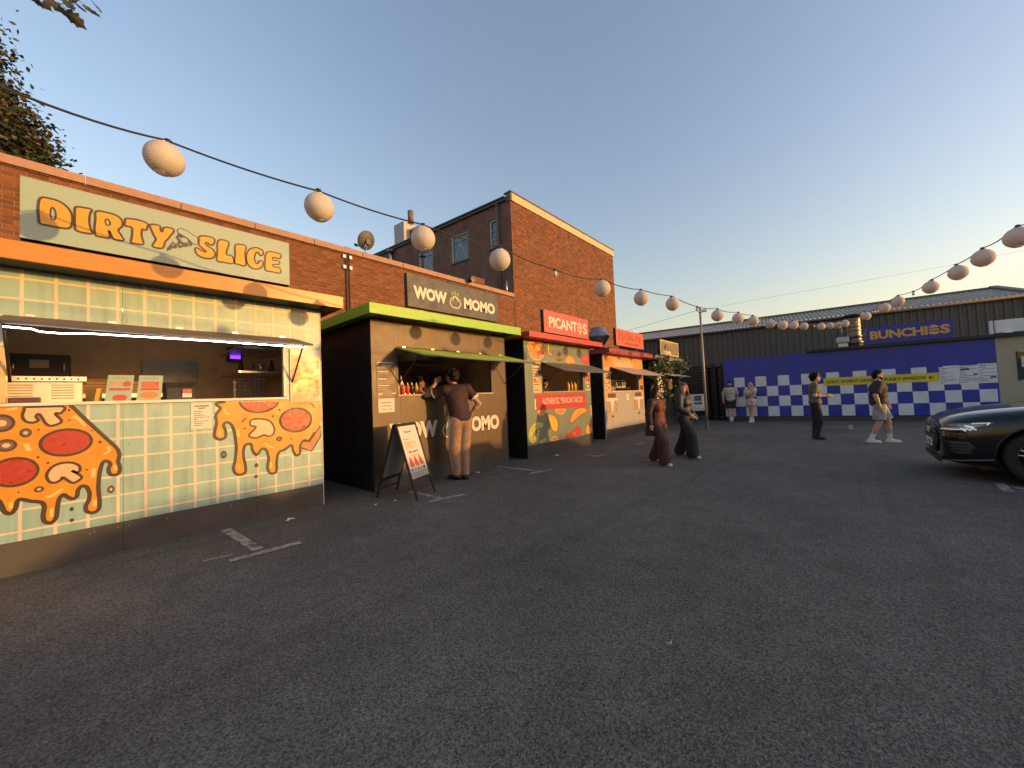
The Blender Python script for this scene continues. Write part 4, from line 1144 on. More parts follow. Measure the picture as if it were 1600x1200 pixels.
# ------------------------------------------------------------------ signs standing on the stall roofs
def sign_board(name, label, F, u0, u1, v0, v1, thick, face, rim=M_BLACK, post_z=2.9):
    s = empty(name, F.P((u0 + u1) / 2, v0, 0), label, 'sign')
    MB().slab(F, u0, u1, v0, v1, -thick, -0.004).build('sign_box', rim, s)
    MB().slab(F, u0, u1, v0, v1, -0.003, 0.0).build('sign_face', face, s)
    for uu in (u0 + 0.35, u1 - 0.35):
        MB().slab(F, uu - 0.02, uu + 0.02, post_z, v1 - 0.1, -thick - 0.045, -thick - 0.004).build('post', M_METAL, s)
    return s


FS1 = FX(-5.45)
M_MINT = mat('sign_mint', (0.235, 0.335, 0.285), 0.5, var=0.06, scale=3)
sg1 = sign_board('shop_sign', 'long mint sign with chunky orange DIRTY SLICE letters above the nearest stall', FS1, -0.391, 1.797, 3.045, 3.612, 0.10, M_MINT)
M_LETO = mat('letter_amber', (0.50, 0.25, 0.004), 0.45, var=0.05)
for pp, hh in LET:
    sp_ = smooth(pp, 3)
    b = MB().prism(FS1, sp_, 0.0005, 0.004, 0, hole=smooth(hh, 3) if hh else None)
    b.ribbon(FS1, sp_, 0.018, 0.0046, 1, closed=True)
    if hh: b.ribbon(FS1, smooth(hh, 3), 0.012, 0.0046, 1, closed=True)
    b.build('letter', [M_LETO, M_INK], sg1)
b = MB().prism(FS1, SLICE, 0.0005, 0.003, 0)
for e in SLH: b.ell(FS1, e, 0.0032, 0.0042, 1, 16)
cr = smooth(CRUST, 3)
b.prism(FS1, cr, 0.0032, 0.0042, 1)
b.ribbon(FS1, cr, 0.008, 0.0048, 0, closed=True)
b.build('slice_logo', [mat('logo_charcoal', (0.02, 0.024, 0.03), 0.5), M_MINT], sg1)

FS2 = FX(-5.41)
M_SLATE = mat('sign_slate', (0.036, 0.044, 0.054), 0.55, var=0.08)
sg2 = sign_board('shop_sign', 'slate grey sign with cream WOW MOMO letters and a dumpling outline', FS2, 3.575, 5.76, 3.040, 3.612, 0.09, M_SLATE, post_z=2.9)
b = MB()
text_mb(b, FS2, 'WOW', 3.685, 4.405, 3.195, 3.415, 0.0003, 0.012, 0.055, spacing=1.0)
b.build('lettering', M_CREAMT, sg2)
b = MB()
text_mb(b, FS2, 'MOMO', 4.815, 5.665, 3.18, 3.40, 0.0003, 0.012, 0.05, spacing=1.0)
b.build('lettering', M_CREAMT, sg2)
b = MB()
dumpling(b, FS2, 4.61, 3.27, 0.125, 0.004, 0, 1, 0.017)
b.build('dumpling_logo', [M_CREAMT, M_LIME], sg2)
MB().box((-5.60, 4.45, 3.613), (-5.40, 4.75, 3.64)).build('sign_lamp', M_BLACK, sg2)

FS3 = FX(-5.47)
sg3 = sign_board('shop_sign', 'coral red sign with cream PICANTOS letters', FS3, 7.47, 9.60, 3.025, 3.585, 0.10, M_REDS, post_z=2.8)
b = MB()
text_mb(b, FS3, 'PICANT', 7.66, 8.98, 3.16, 3.44, 0.0003, 0.01, 0.03, spacing=0.95)
b.build('lettering', M_CREAMT, sg3)
b = MB()
text_mb(b, FS3, 'S', 9.29, 9.50, 3.15, 3.44, 0.0003, 0.01, 0.03)
b.build('lettering', M_CREAMT, sg3)
b = MB()
b.ribbon(FS3, ellp((9.13, 3.31, 0.10, 0.12), 24), 0.035, 0.006, 0, closed=True)
b.ribbon(FS3, [(9.13, 3.2), (9.13, 3.42)], 0.022, 0.007, 0).ribbon(FS3, [(9.04, 3.31), (9.22, 3.31)], 0.022, 0.008, 0)
b.slab(FS3, 9.09, 9.17, 3.13, 3.19, 0.001, 0.006)
b.build('round_logo', M_CREAMT, sg3)

FS4 = FX(-5.47)
sg4 = sign_board('shop_sign', 'bright red sign with dark embossed MANGAL letters', FS4, 11.36, 13.55, 3.0, 3.56, 0.10, mat('sign_scarlet', (0.48, 0.065, 0.045), 0.5), post_z=2.75)
b = MB()
text_mb(b, FS4, 'MANGAL', 11.62, 13.35, 3.22, 3.48, 0.0003, 0.012, 0.0, spacing=1.05)
b.build('lettering', mat('letter_brick', (0.40, 0.09, 0.03), 0.5), sg4)
b = MB()
text_mb(b, FS4, 'CHARCOAL GRILL', 12.0, 13.1, 3.08, 3.15, 0.0003, 0.008, 0.0)
b.build('lettering', mat('letter_brick', (0.40, 0.09, 0.03), 0.5), sg4)

FS5 = FX(-5.47)
sg5 = sign_board('shop_sign', 'cream and black striped sign at the end of the stall row', FS5, 15.23, 17.40, 2.93, 3.545, 0.12, mat('sign_cream', (0.48, 0.40, 0.22), 0.55), post_z=2.75)
b = MB()
u = 15.30
k = 0
while u < 17.3:
    v0 = 3.12 if 15.55 < u < 16.4 else 2.98
    b.slab(FS5, u, u + 0.075, v0 + (0.10 if k % 3 == 1 and u < 16.4 else 0), 3.50, 0.0004, 0.003)
    u += 0.13
    k += 1
b.build('stripes', M_INKB, sg5)
b = MB()
b.ribbon(FS5, smooth([(15.6, 3.1), (15.75, 3.4), (15.8, 3.12), (15.95, 3.38), (16.0, 3.15), (16.2, 3.3), (16.3, 3.1)], 5, False), 0.05, 0.005)
b.build('script_mark', M_INKB, sg5)

# ------------------------------------------------------------------ cowl on the taco stall roof
cw = empty('extract_cowl', (-6.2, 11.55, 2.85), 'bulbous grey metal extract cowl between the coral and bright red signs', 'extractor')
cx, cy = -6.2, 11.55
MB().lathe([(0.17, 2.72), (0.17, 3.0), (0.19, 3.0), (0.19, 3.06), (0.17, 3.06), (0.17, 3.10)], (cx, cy, 0), 22).build('collar', M_STEEL, cw)
MB().lathe([(0.19, 3.10), (0.36, 3.36), (0.365, 3.39), (0.36, 3.42), (0.24, 3.68), (0.20, 3.70), (0.0, 3.71)], (cx, cy, 0), 24).build('cowl_bowl', mat('cowl_zinc', (0.22, 0.23, 0.25), 0.45, 0.7, var=0.15), cw)

ORD0 = ['first', 'second', 'third', 'fourth', 'fifth']

# ------------------------------------------------------------------ things on the counters
def bottle(x, y, z, h, r, col, cap, label, group):
    e = empty('sauce_bottle', (x, y, z), label, 'bottle', group)
    MB().lathe([(0.0, 0), (r, 0.0), (r, h * 0.66), (r * 0.85, h * 0.74), (r * 0.4, h * 0.80), (0.0, h * 0.80)], (x, y, z), 14).build('bottle_body', col, e)
    MB().lathe([(r * 0.45, h * 0.79), (r * 0.42, h * 0.86), (r * 0.15, h), (0.0, h)], (x, y, z), 10).build('nozzle', cap, e)
    return e


M_CAP = mat('cap_white', (0.70, 0.66, 0.58), 0.4)
bc = [('orange', (0.70, 0.22, 0.02)), ('pink red', (0.62, 0.10, 0.06)), ('coral red', (0.62, 0.07, 0.04)), ('black', (0.03, 0.025, 0.02)), ('amber', (0.55, 0.30, 0.05))]
for i, (nm, c) in enumerate(bc):
    yy = (3.665, 3.765, 3.86, 3.95, 4.045)[i]
    pos = ('leftmost', 'second', 'third', 'fourth', 'rightmost')[i]
    bottle(-5.93, yy, 1.571, 0.22, 0.034, mat('sauce_%d' % i, c, 0.3), M_CAP, '%s squeezy sauce bottle, %s in the row on the taupe stall counter' % (nm, pos), 'sauce bottles at the lime flap stall')
bottle(-6.15, 3.87, 1.571, 0.36, 0.03, M_CAP, M_CAP, 'tall white bottle behind the squeezy sauce bottles', 'sauce bottles at the lime flap stall')
for i, (nm, c) in enumerate([('pale', (0.66, 0.50, 0.28)), ('orange', (0.70, 0.28, 0.03)), ('yellow', (0.72, 0.48, 0.06)), ('green', (0.30, 0.42, 0.08))]):
    bottle(-5.78, 8.90 + 0.17 * i, 1.561, 0.26, 0.042, mat('salsa_%d' % i, c, 0.3), M_CAP, '%s salsa bottle above the red banner, %s from the left' % (nm, ('first', 'second', 'third', 'fourth')[i]), 'salsa bottles at the taco stall')
for i in range(3):
    bottle(-5.85, 11.52 + 0.14 * i, 1.531, 0.17, 0.045, mat('grill_sauce_%d' % i, ((0.6, 0.12, 0.05), (0.62, 0.35, 0.2), (0.5, 0.08, 0.03))[i], 0.4), M_CAP, 'short sauce bottle on the grill stall counter, %s from the left' % ('first', 'second', 'third')[i], 'sauce bottles at the grill stall')

mw = empty('microwave', (-6.2, 13.1, 1.53), 'white microwave oven inside the grill stall', 'microwave')
MB().box((-6.55, 12.72, 1.66), (-6.2, 13.45, 1.93)).build('case', M_WHITE, mw, bevel=0.01)
MB().box((-6.199, 12.75, 1.69), (-6.19, 13.18, 1.90)).build('door', M_GLASS, mw)
MB().box((-6.199, 13.23, 1.70), (-6.192, 13.40, 1.90)).build('control_panel', M_LEAD, mw)
MB().box((-6.6, 12.3, 1.60), (-6.05, 13.7, 1.655)).build('work_top', M_BLACK, label='black worktop under the microwave in the grill stall', cat='worktop', org=(-6.3, 13, 1.6))

# pizza stall
ov = empty('prep_counter', (-6.5, -0.27, 0.33), 'steel preparation counter with a row of knobs inside the pizza stall', 'counter')
MB().box((-6.75, -0.62, 0.34), (-6.3, -0.02, 1.80)).build('cabinet', mat('steel_brushed', (0.50, 0.46, 0.42), 0.45, 0.75, var=0.15), ov, bevel=0.006)
MB().box((-6.77, -0.66, 1.802), (-6.27, 0.01, 1.86)).build('rail', M_STEEL, ov, bevel=0.004)
b = MB()
for i in range(12): MB().lathe([(0.009, 0.0), (0.008, 0.012), (0.0, 0.012)], (-6.27, -0.60 + 0.05 * i, 1.83), 8, axis=(1, 0, 0)).build('knob', M_BLACK, ov)
for i in range(6):
    for sd_ in (0, 1): b.box((-6.2995, -0.52 + 0.28 * sd_, 1.62 + 0.028 * i), (-6.297, -0.36 + 0.28 * sd_, 1.632 + 0.028 * i))
b.build('vent_slots', mat('slot_grey', (0.22, 0.19, 0.16), 0.5, 0.5), ov, kind='stuff')
po_ = empty('pizza_oven', (-7.6, -0.35, 0.33), 'black deck oven at the back of the pizza stall', 'oven')
MB().box((-7.9, -0.62, 0.9), (-7.4, -0.13, 2.21)).build('oven_body', M_BLACK, po_, bevel=0.01)
MB().box((-7.399, -0.45, 2.04), (-7.392, -0.30, 2.14)).build('window', mat('oven_glow', (0.30, 0.22, 0.14), 0.4), po_)
for yy in (-0.57, -0.18): MB().tube([(-7.37, yy, 1.98), (-7.37, yy, 2.1)], 0.01, 6).build('handle', M_STEEL, po_)


def menu_card(name, label, y0, y1, z0, z1, seed):
    r_ = random.Random(seed)
    Fc = Fr((-5.93, 0, z0), (0.0, 1, 0.0), (-0.10, 0.10, 1), (1, 0, 0.1))
    e = empty(name, (-5.93, (y0 + y1) / 2, z0), label, 'menu card', 'menu cards on the pizza counter')
    b = MB().slab(Fc, y0, y1, 0, z1 - z0, -0.006, 0.0)
    b.build('card', M_MINT2, e)
    w, h = y1 - y0, z1 - z0
    b = MB()
    for (a, c, p, q) in ((0.18, 0.78, 0.88, 0.9), (0.12, 0.9, 0.40, 0.5)): b.slab(Fc, y0 + w * a, y0 + w * c, h * p, h * q, 0.0005, 0.002)
    if seed == 1:
        b.ell(Fc, (y0 + w * 0.76, h * 0.66, w * 0.17, h * 0.11), 0.0005, 0.002).ell(Fc, (y0 + w * 0.55, h * 0.12, w * 0.28, h * 0.13), 0.0005, 0.002)
    else:
        b.slab(Fc, y0 + w * 0.15, y0 + w * 0.85, h * 0.52, h * 0.74, 0.0005, 0.002)
    b.build('red_print', M_PEPP, e)
    b = MB()
    if seed == 1: text_mb(b, Fc, 'PIZZA', y0 + w * 0.12, y0 + w * 0.56, h * 0.60, h * 0.74, 0.0005, 0.002, 0.02)
    else:
        text_mb(b, Fc, 'DEAL', y0 + w * 0.22, y0 + w * 0.78, h * 0.56, h * 0.70, 0.0022, 0.003, 0.02)
        b.prism(Fc, smooth([(y0 + w * 0.1, h * 0.22), (y0 + w * 0.3, h * 0.34), (y0 + w * 0.7, h * 0.34), (y0 + w * 0.9, h * 0.22), (y0 + w * 0.7, h * 0.08), (y0 + w * 0.3, h * 0.08)], 4), 0.0005, 0.002)
    b.build('orange_print', M_ORNG, e)
    return e


M_MINT2 = mat('card_mint', (0.20, 0.31, 0.25), 0.5)
menu_card('menu_card', 'mint menu card with a red circle on the pizza counter', 0.135, 0.335, 1.572, 1.86, 1)
menu_card('menu_card', 'mint menu card with a solid red block on the pizza counter', 0.375, 0.575, 1.572, 1.86, 2)
tl = empty('till', (-6.05, 0.77, 1.57), 'black till with a small red and white label on the pizza counter', 'till')
MB().hexa([(-6.25, 0.62, 1.571), (-5.98, 0.62, 1.571), (-5.98, 0.91, 1.571), (-6.25, 0.91, 1.571), (-6.25, 0.62, 1.80), (-6.03, 0.62, 1.74), (-6.03, 0.91, 1.74), (-6.25, 0.91, 1.80)]).build('case', M_BLACK, tl, bevel=0.02)
Ft = FX(-5.985)
MB().slab(Ft, 0.775, 0.86, 1.60, 1.65, 0.0, 0.004).build('label_white', M_PAPER, tl)
MB().slab(Ft, 0.775, 0.86, 1.651, 1.70, 0.0, 0.004).build('label_red', M_PEPP, tl)
ik = empty('insect_killer', (-7.6, 1.65, 2.3), 'wall lamp glowing violet inside the pizza stall', 'lamp')
MB().box((-7.66, 1.55, 2.22), (-7.56, 1.75, 2.46)).build('case', M_BLACK, ik)
MB().box((-7.559, 1.58, 2.27), (-7.555, 1.72, 2.40)).build('tube', mat('violet_glow', (0.1, 0.02, 0.4), emit=(0.16, 0.03, 1.0), estr=1.2), ik)
M_JAR = mat('jar_dark', (0.16, 0.09, 0.05), 0.4, var=0.4, scale=3)
for i in range(9):
    zz = 2.346 if i < 5 else 1.986
    e = MB().lathe([(0.0, 0), (0.035, 0), (0.035, 0.10), (0.02, 0.13), (0.02, 0.15 + 0.02 * (i % 3)), (0.0, 0.16)], (-6.75 - 0.05 * (i % 2), 1.55 + 0.13 * (i % 5), zz), 12)
    e.build('jar', (M_JAR, M_STEEL, M_BLACK)[i % 3], label='small jar on the %s shelf of the pizza stall, %s from the left' % ('upper' if i < 5 else 'lower', ('first', 'second', 'third', 'fourth', 'fifth')[i % 5]), cat='jar', group='jars on the pizza stall shelves', org=(-6.75, 1.55 + 0.13 * (i % 5), zz))
for k, (yy, n_) in enumerate(((0.13, 5), (0.47, 4), (0.78, 3))):
    for q_ in range(n_):
        MB().box((-7.85, yy - 0.15, 1.72 + 0.042 * q_), (-7.55, yy + 0.15, 1.758 + 0.042 * q_)).build('pizza_box', mat('box_card', (0.22, 0.14, 0.08), 0.8, var=0.2), label='flat brown pizza box, %s from bottom of the %s stack behind the pizza counter' % (ORD0[q_], ('left', 'middle', 'right')[k]), cat='box', group='pizza boxes stacked at the back', org=(-7.7, yy, 1.72 + 0.042 * q_))
MB().box((-8.1, -0.05, 1.66), (-7.5, 1.0, 1.715)).build('back_shelf', M_STEEL, label='steel back shelf under the stacked pizza boxes', cat='shelf', org=(-7.8, 0.5, 1.66))
bx = empty('delivery_crate', (-6.9, 1.7, 1.2), 'dark wire crate under the shelves of the pizza stall', 'crate')
for i in range(7): MB().box((-6.62, 1.42 + 0.06 * i, 1.45), (-6.60, 1.435 + 0.06 * i, 1.85)).build('bar', M_LEAD, bx)
for i in range(4): MB().box((-6.60, 1.40, 1.48 + 0.11 * i), (-6.585, 1.82, 1.495 + 0.11 * i)).build('bar', M_LEAD, bx)
cb_ = MB().box((-6.75, -0.0, 0.4), (-6.6, 0.13, 1.745)).build('panel_board', mat('yellow_board', (0.62, 0.34, 0.06), 0.5), label='tall yellow board inside the pizza stall beside the steel counter', cat='board', org=(-6.65, 0.06, 0.4))
# pots and tubs on the shelf at the back of the taupe stall, tubs in the taco stall
for k in range(6):
    yy = 3.9 + 0.27 * k
    h_ = (0.16, 0.22, 0.12, 0.2, 0.14, 0.18)[k]
    MB().lathe([(0.0, 0), (0.09, 0), (0.10, h_ * 0.9), (0.105, h_), (0.06, h_ + 0.02), (0.0, h_ + 0.03)], (-7.95, yy, 2.331), 16).build('cooking_pot', (M_STEEL, M_LEAD, mat('tub_tan', (0.4, 0.26, 0.14), 0.5))[k % 3], label='cooking pot on the back shelf of the taupe stall, %s from the left' % ('first', 'second', 'third', 'fourth', 'fifth', 'sixth')[k], cat='pot', group='pots on the taupe stall shelf', org=(-7.95, yy, 2.331))
MB().box((-8.1, 3.4, 1.60), (-7.5, 6.1, 1.64)).build('work_top', M_STEEL, label='steel worktop along the back of the taupe stall', cat='worktop', org=(-7.8, 4.7, 1.6))
for k in range(4):
    yy = 4.55 + 0.33 * k
    MB().box((-7.9, yy - 0.12, 1.641), (-7.6, yy + 0.12, 1.76 + 0.08 * (k % 2))).build('food_tub', (mat('tub_tan', (0.4, 0.26, 0.14), 0.5), M_LEAD, M_PEPD, M_STEEL)[k], bevel=0.015, label='food tub on the back worktop of the taupe stall, %s from the left' % ('first', 'second', 'third', 'fourth')[k], cat='tub', group='food tubs in the taupe stall', org=(-7.75, yy, 1.64))
# glazed end panel and card reader at the left edge of the hatch
e = MB().box((-5.80, -0.56, 1.571), (-5.70, -0.478, 2.08)).build('display_panel', mat('amber_panel', (0.55, 0.36, 0.16), 0.3), label='narrow amber panel standing at the left end of the pizza counter', cat='panel', bevel=0.004, org=(-5.75, -0.5, 1.57))
e = MB().box((-6.0, -0.48, 1.571), (-5.86, -0.29, 1.625)).build('card_reader', mat('reader_maroon', (0.06, 0.01, 0.03), 0.4), label='small dark card reader at the left end of the pizza counter', cat='card reader', bevel=0.008, org=(-5.93, -0.4, 1.57))

# ------------------------------------------------------------------ A-board
ab = empty('pavement_sign', (-5.17, 3.26, 0), 'black framed A-board with a chilli poster in front of the taupe stall', 'pavement sign')
fl, fr_, rl, rr = Vector((-5.40, 2.93, 0)), Vector((-5.62, 3.42, 0)), Vector((-4.75, 3.17, 0)), Vector((-4.96, 3.66, 0))
tl_, tr_ = (fl + rl) / 2 + Vector((0, 0, 1.10)), (fr_ + rr) / 2 + Vector((0, 0, 1.10))
for a, c, sgn in ((rl, rr, 1), (fl, fr_, -1)):
    u = (c - a).normalized()
    v = (tl_ - a).normalized()
    n = u.cross(v).normalized() * sgn
    if n.x * sgn < 0: n = -n
    n = u.cross(v).normalized()
    if (n.x > 0) != (sgn > 0): n = -n
    Fa = Fr(a + n * 0.006, u, v, n)
    W, H = (c - a).length, (tl_ - a).length
    for uu in (0.0, W - 0.028): MB().slab(Fa, uu, uu + 0.028, 0.0, H, 0.0, 0.024).build('leg', M_BLACK, ab)
    for vv in (0.26, H - 0.04): MB().slab(Fa, 0.029, W - 0.029, vv, vv + 0.04, 0.0, 0.022).build('rail', M_BLACK, ab)
    MB().slab(Fa, 0.029, W - 0.029, 0.12, 0.14, 0.002, 0.016).build('stretcher', M_BLACK, ab)
    pn = MB().slab(Fa, 0.029, W - 0.029, 0.301, H - 0.041, 0.004, 0.014).build('panel', M_PAPER if sgn > 0 else mat('panel_back', (0.20, 0.20, 0.20), 0.5), ab)
    if sgn > 0:
        Fp = Fa.off(0.0142)
        PM = [M_INKB, mat('print_gold', (0.42, 0.31, 0.07), 0.5), mat('print_chilli', (0.50, 0.09, 0.02), 0.5), mat('print_silver', (0.30, 0.29, 0.28), 0.5), mat('print_rose', (0.32, 0.14, 0.14), 0.5), PCOL['lime']]
        x0, x1 = 0.05, W - 0.05
        for tx, a_, c_, e_, f_, bo_, mi in (('fragrant', 0.10, 0.30, 0.16, 0.115, 0.01, 0), ('So you', 0.03, 0.18, 0.265, 0.235, 0.01, 0), ('SPICY?', 0.04, 0.34, 0.40, 0.29, 0.01, 1), ("that wasn't", 0.08, 0.34, 0.47, 0.425, 0.015, 0), ('momos', 0.12, 0.34, 0.52, 0.49, 0.01, 1)):
            b = MB()
            text_mb(b, Fp, tx, x0 + a_, x0 + c_, H - e_, H - f_, 0, 0.001, bo_)
            b.build('poster_text', PM[mi], pn)
        for k in range(3):
            cx_ = x0 + 0.08 + 0.125 * k
            b = MB()
            b.prism(Fp, smooth([(cx_ - 0.01, 0.64), (cx_ + 0.03, 0.57), (cx_ + 0.06, 0.50), (cx_ + 0.05, 0.475), (cx_ - 0.01, 0.48), (cx_ - 0.045, 0.51), (cx_ - 0.035, 0.58)], 3), 0, 0.001)
            b.build('chilli_print', PM[2], pn)
        b = MB()
        b.slab(Fp, 0.031, W - 0.031, 0.302, 0.40, 0.0, 0.0008, 3)
        for k in range(5): b.ell(Fp, (x0 + 0.05 + 0.08 * k, 0.43, 0.03, 0.022), 0.001, 0.002, (4, 3, 4, 3, 0)[k], 12)
        b.ell(Fp, (x1 - 0.05, 0.345, 0.035, 0.03), 0.001, 0.002, 5, 16)
        b.build('poster_print', PM, pn)

# ------------------------------------------------------------------ blue checked container kitchen
M_BLUE = mat('container_blue', (0.019, 0.034, 0.31), 0.35, var=0.22, scale=1.3, rvar=0.1)
M_CHK = mat('check_white', (0.64, 0.66, 0.69), 0.5, var=0.12, scale=2.5)
ct = empty('container_kitchen', FC.P(4, 0, 0), 'long blue kitchen container with a white chequer pattern', 'food stall')
MB().slab(FC, 0.0, 7.97, 0.205, 2.77, -2.4, 0.0).build('body', M_BLUE, ct)
MB().slab(FC, 0.02, 7.95, 0.0, 0.203, -2.38, -0.03).build('plinth', M_KICK, ct)
rows = [(0.213, 0.640), (0.640, 1.068), (1.068, 1.490), (1.490, 1.925)]
for r_, (v0, v1) in enumerate(rows):
    for c_ in range(20):
        white = (c_ + r_) % 2 == 0
        if not white: continue
        u0 = 0.004 + 0.3965 * c_
        u1 = min(u0 + 0.3925, 7.966)
        if u1 - u0 < 0.05: continue
        MB().slab(FC, u0, u1, v0 + 0.002, v1 - 0.002, 0.0005, 0.003).build('check_square', M_CHK, ct)
for uu in (1.99, 3.97, 5.95): MB().slab(FC, uu - 0.003, uu + 0.003, 0.206, 2.765, 0.0032, 0.0042).build('panel_joint', M_KICK, ct)
yb = MB().slab(FC, 3.478, 6.63, 1.397, 1.708, 0.004, 0.008).build('banner', mat('banner_yellow', (0.62, 0.52, 0.04), 0.5, var=0.06), ct, label='yellow banner with black capitals')
b = MB()
text_mb(b, FC, "DONT WORRY! ORDER AT PUNK'S WINDOW", 3.58, 6.32, 1.485, 1.61, 0.0082, 0.0095, 0.03, spacing=1.08)
b.build('lettering', M_INKB, yb)
MB().prism(FC, [(6.39, 1.49), (6.51, 1.545), (6.39, 1.60)], 0.0082, 0.0095).build('arrow', M_INKB, yb)
for k, (u0, u1, v0, v1) in enumerate(((6.645, 7.10, 1.275, 1.885), (7.108, 7.552, 1.245, 1.90), (7.56, 7.962, 1.275, 1.93))):
    ls = [(0.05, 0.45, 0.90, 0.93, M_INKB), (0.55, 0.9, 0.93, 0.96, mat('print_gold', (0, 0, 0)))] + mini_lines(rng, 0.85, 0.08, 9, M_LEAD, 0.05, 0.95)
    if k == 1: ls += [(0.1, 0.55, 0.74, 0.86, M_LEAD), (0.75, 0.95, 0.48, 0.56, M_INKB)]
    if k == 2: ls += [(0.6, 0.95, 0.24, 0.34, M_LEAD)]
    poster(ct, FC, u0, u1, v0, v1, 0.0032, M_CHK, ls, 'menu_sheet')
MB().slab(FC, 3.24, 8.9, 2.775, 2.885, -2.4, 0.15).build('roof_beam', M_BLACK, ct)
MB().slab(FC, 3.0, 3.235, 2.775, 2.85, -0.4, 0.12).build('junction_box', M_BLACK, ct)
# second, cream kiosk beyond it
kk = empty('cream_kiosk', FC.P(9.4, 0, 0), 'cream painted kiosk beside the blue container', 'kiosk')
M_KCR = mat('kiosk_cream', (0.36, 0.32, 0.235), 0.6, var=0.08)
b = MB()
wall_open(b, FC, 7.975, 11.5, 0.0, 2.768, [(8.42, 10.6, 1.33, 2.24)], -0.06, 0.0)
b.build('front_wall', M_KCR, kk)
MB().slab(FC, 7.975, 11.5, 0.0, 2.768, -2.4, -0.5).build('body', M_KCR, kk)
MB().slab(FC, 8.425, 10.595, 1.335, 2.235, -0.05, -0.04).build('serving_window', M_GLASS, kk)
MB().slab(FC, 8.39, 8.42, 1.30, 2.27, -0.03, 0.02).build('window_frame', M_BLACK, kk)
for k in range(4): MB().slab(FC, 8.5 + 0.4 * k, 8.8 + 0.4 * k, 1.75, 2.1, -0.038, -0.034).build('menu_sheet', (M_PAPER, M_PEPP, M_PAPER, M_LIST)[k], kk)
wb = empty('light_box_sign', FC.P(9.2, 2.9, 0.1), 'blank white sign board over the cream kiosk', 'sign')
MB().slab(FC, 7.99, 10.8, 2.915, 3.33, 0.0, 0.12).build('sign_face', M_CHK, wb)
MB().slab(FC, 7.865, 7.925, 2.89, 3.335, 0.0, 0.12).build('end_plate', M_CHK, wb)
MB().slab(FC, 8.15, 8.30, 2.886, 2.914, 0.10, 0.2).build('lamp', M_WHITE, wb)

FBu = FC.off(0.10)
sb = empty('shop_sign', FC.P(5.9, 2.9, 0.1), 'royal blue BUNCHIES sign with gold slab letters above the chequered container', 'sign')
MB().slab(FBu, 4.81, 7.05, 2.90, 3.535, -0.10, 0.0).build('sign_box', mat('sign_royal', (0.025, 0.03, 0.28), 0.4), sb)
M_GOLD = mat('letter_gold', (0.60, 0.33, 0.07), 0.5)
b = MB()
text_mb(b, FBu, 'BUNCHI', 4.92, 6.43, 3.06, 3.38, 0.0005, 0.014, 0.045, spacing=0.97)
b.build('lettering', M_GOLD, sb)
b = MB()
text_mb(b, FBu, 'S', 6.73, 6.97, 3.06, 3.38, 0.0005, 0.014, 0.045)
b.build('lettering', M_GOLD, sb)
b = MB()
b.prism(FBu, smooth([(6.46, 3.30), (6.5, 3.37), (6.58, 3.40), (6.66, 3.37), (6.70, 3.30)], 4), 0.0005, 0.014)
b.slab(FBu, 6.455, 6.705, 3.20, 3.26, 0.0005, 0.014)
b.prism(FBu, smooth([(6.46, 3.16), (6.70, 3.16), (6.68, 3.08), (6.58, 3.05), (6.48, 3.08)], 4), 0.0005, 0.014)
b.build('burger_letter', M_GOLD, sb)

fu = empty('extract_flue', FC.P(4.55, 2.9, -0.5), 'dark ribbed extract flue with a flared cap on the blue container', 'flue')
cF = FC.P(4.57, 0, -0.6)
M_FLUE = mat('flue_metal', (0.20, 0.17, 0.14), 0.4, 0.8, var=0.3, scale=4)
MB().lathe([(0.25, 2.78), (0.25, 3.02), (0.28, 3.04), (0.28, 3.10), (0.23, 3.12), (0.23, 3.26), (0.26, 3.28), (0.26, 3.32), (0.22, 3.34)], cF, 24).build('stack_base', M_FLUE, fu)
b = MB().lathe([(0.22, 3.34), (0.225, 4.02)], cF, 24)
b.build('stack', M_FLUE, fu)
for zz in (3.5, 3.66, 3.82, 3.98): MB().lathe([(0.222, zz), (0.242, zz + 0.01), (0.242, zz + 0.05), (0.222, zz + 0.06)], cF, 24).build('band', M_FLUE, fu)
MB().lathe([(0.23, 4.02), (0.33, 4.12), (0.33, 4.17), (0.20, 4.20), (0.0, 4.205)], cF, 24).build('cap', M_BLACK, fu)
ev = empty('extract_box', FC.P(4.2, 2.9, -0.4), 'rounded pale metal extract box beside the flue', 'extractor')
MB().slab(FC, 4.0, 4.40, 3.06, 3.31, -0.6, -0.3).build('housing', mat('box_zinc', (0.42, 0.43, 0.44), 0.4, 0.3), ev, bevel=0.05)
MB().tube([FC.P(4.2, 3.31, -0.45), FC.P(4.2, 3.75, -0.45)], 0.015, 8).build('mast', M_METAL, ev)
MB().slab(FC, 4.05, 4.35, 2.89, 3.059, -0.55, -0.35).build('stand', M_METAL, ev)

# ------------------------------------------------------------------ slatted gate, pallets, pole, easel beside the container
Fg = Fr((-6.9, 21.7, 0), (0.93, -0.37, 0), (0, 0, 1), (-0.37, -0.93, 0))
fn = empty('slatted_fence', (-6.0, 21.3, 0), 'black horizontal slat fence between the last stall and the blue container', 'fence')
M_SLAT = mat('slat_black', (0.020, 0.021, 0.023), 0.5, var=0.3)
for i in range(18): MB().slab(Fg, -3.2, 2.1, 0.12 + 0.145 * i, 0.235 + 0.145 * i, 0.0, 0.02).build('slat', M_SLAT, fn)
for uu in (-3.2, -1.5, 0.2, 2.0): MB().slab(Fg, uu, uu + 0.08, 0.0, 2.78, -0.09, -0.001).build('post', M_BLACK, fn)
pal = empty('pallet_stack', (-4.75, 20.1, 0), 'stack of dark weathered pallets between fence and blue container', 'pallets')
M_PAL = mat('pallet_dark', (0.055, 0.038, 0.030), 0.85, var=0.4, scale=3)
Fq = Fr((-5.05, 19.75, 0), FC.u, (0, 0, 1), FC.n)
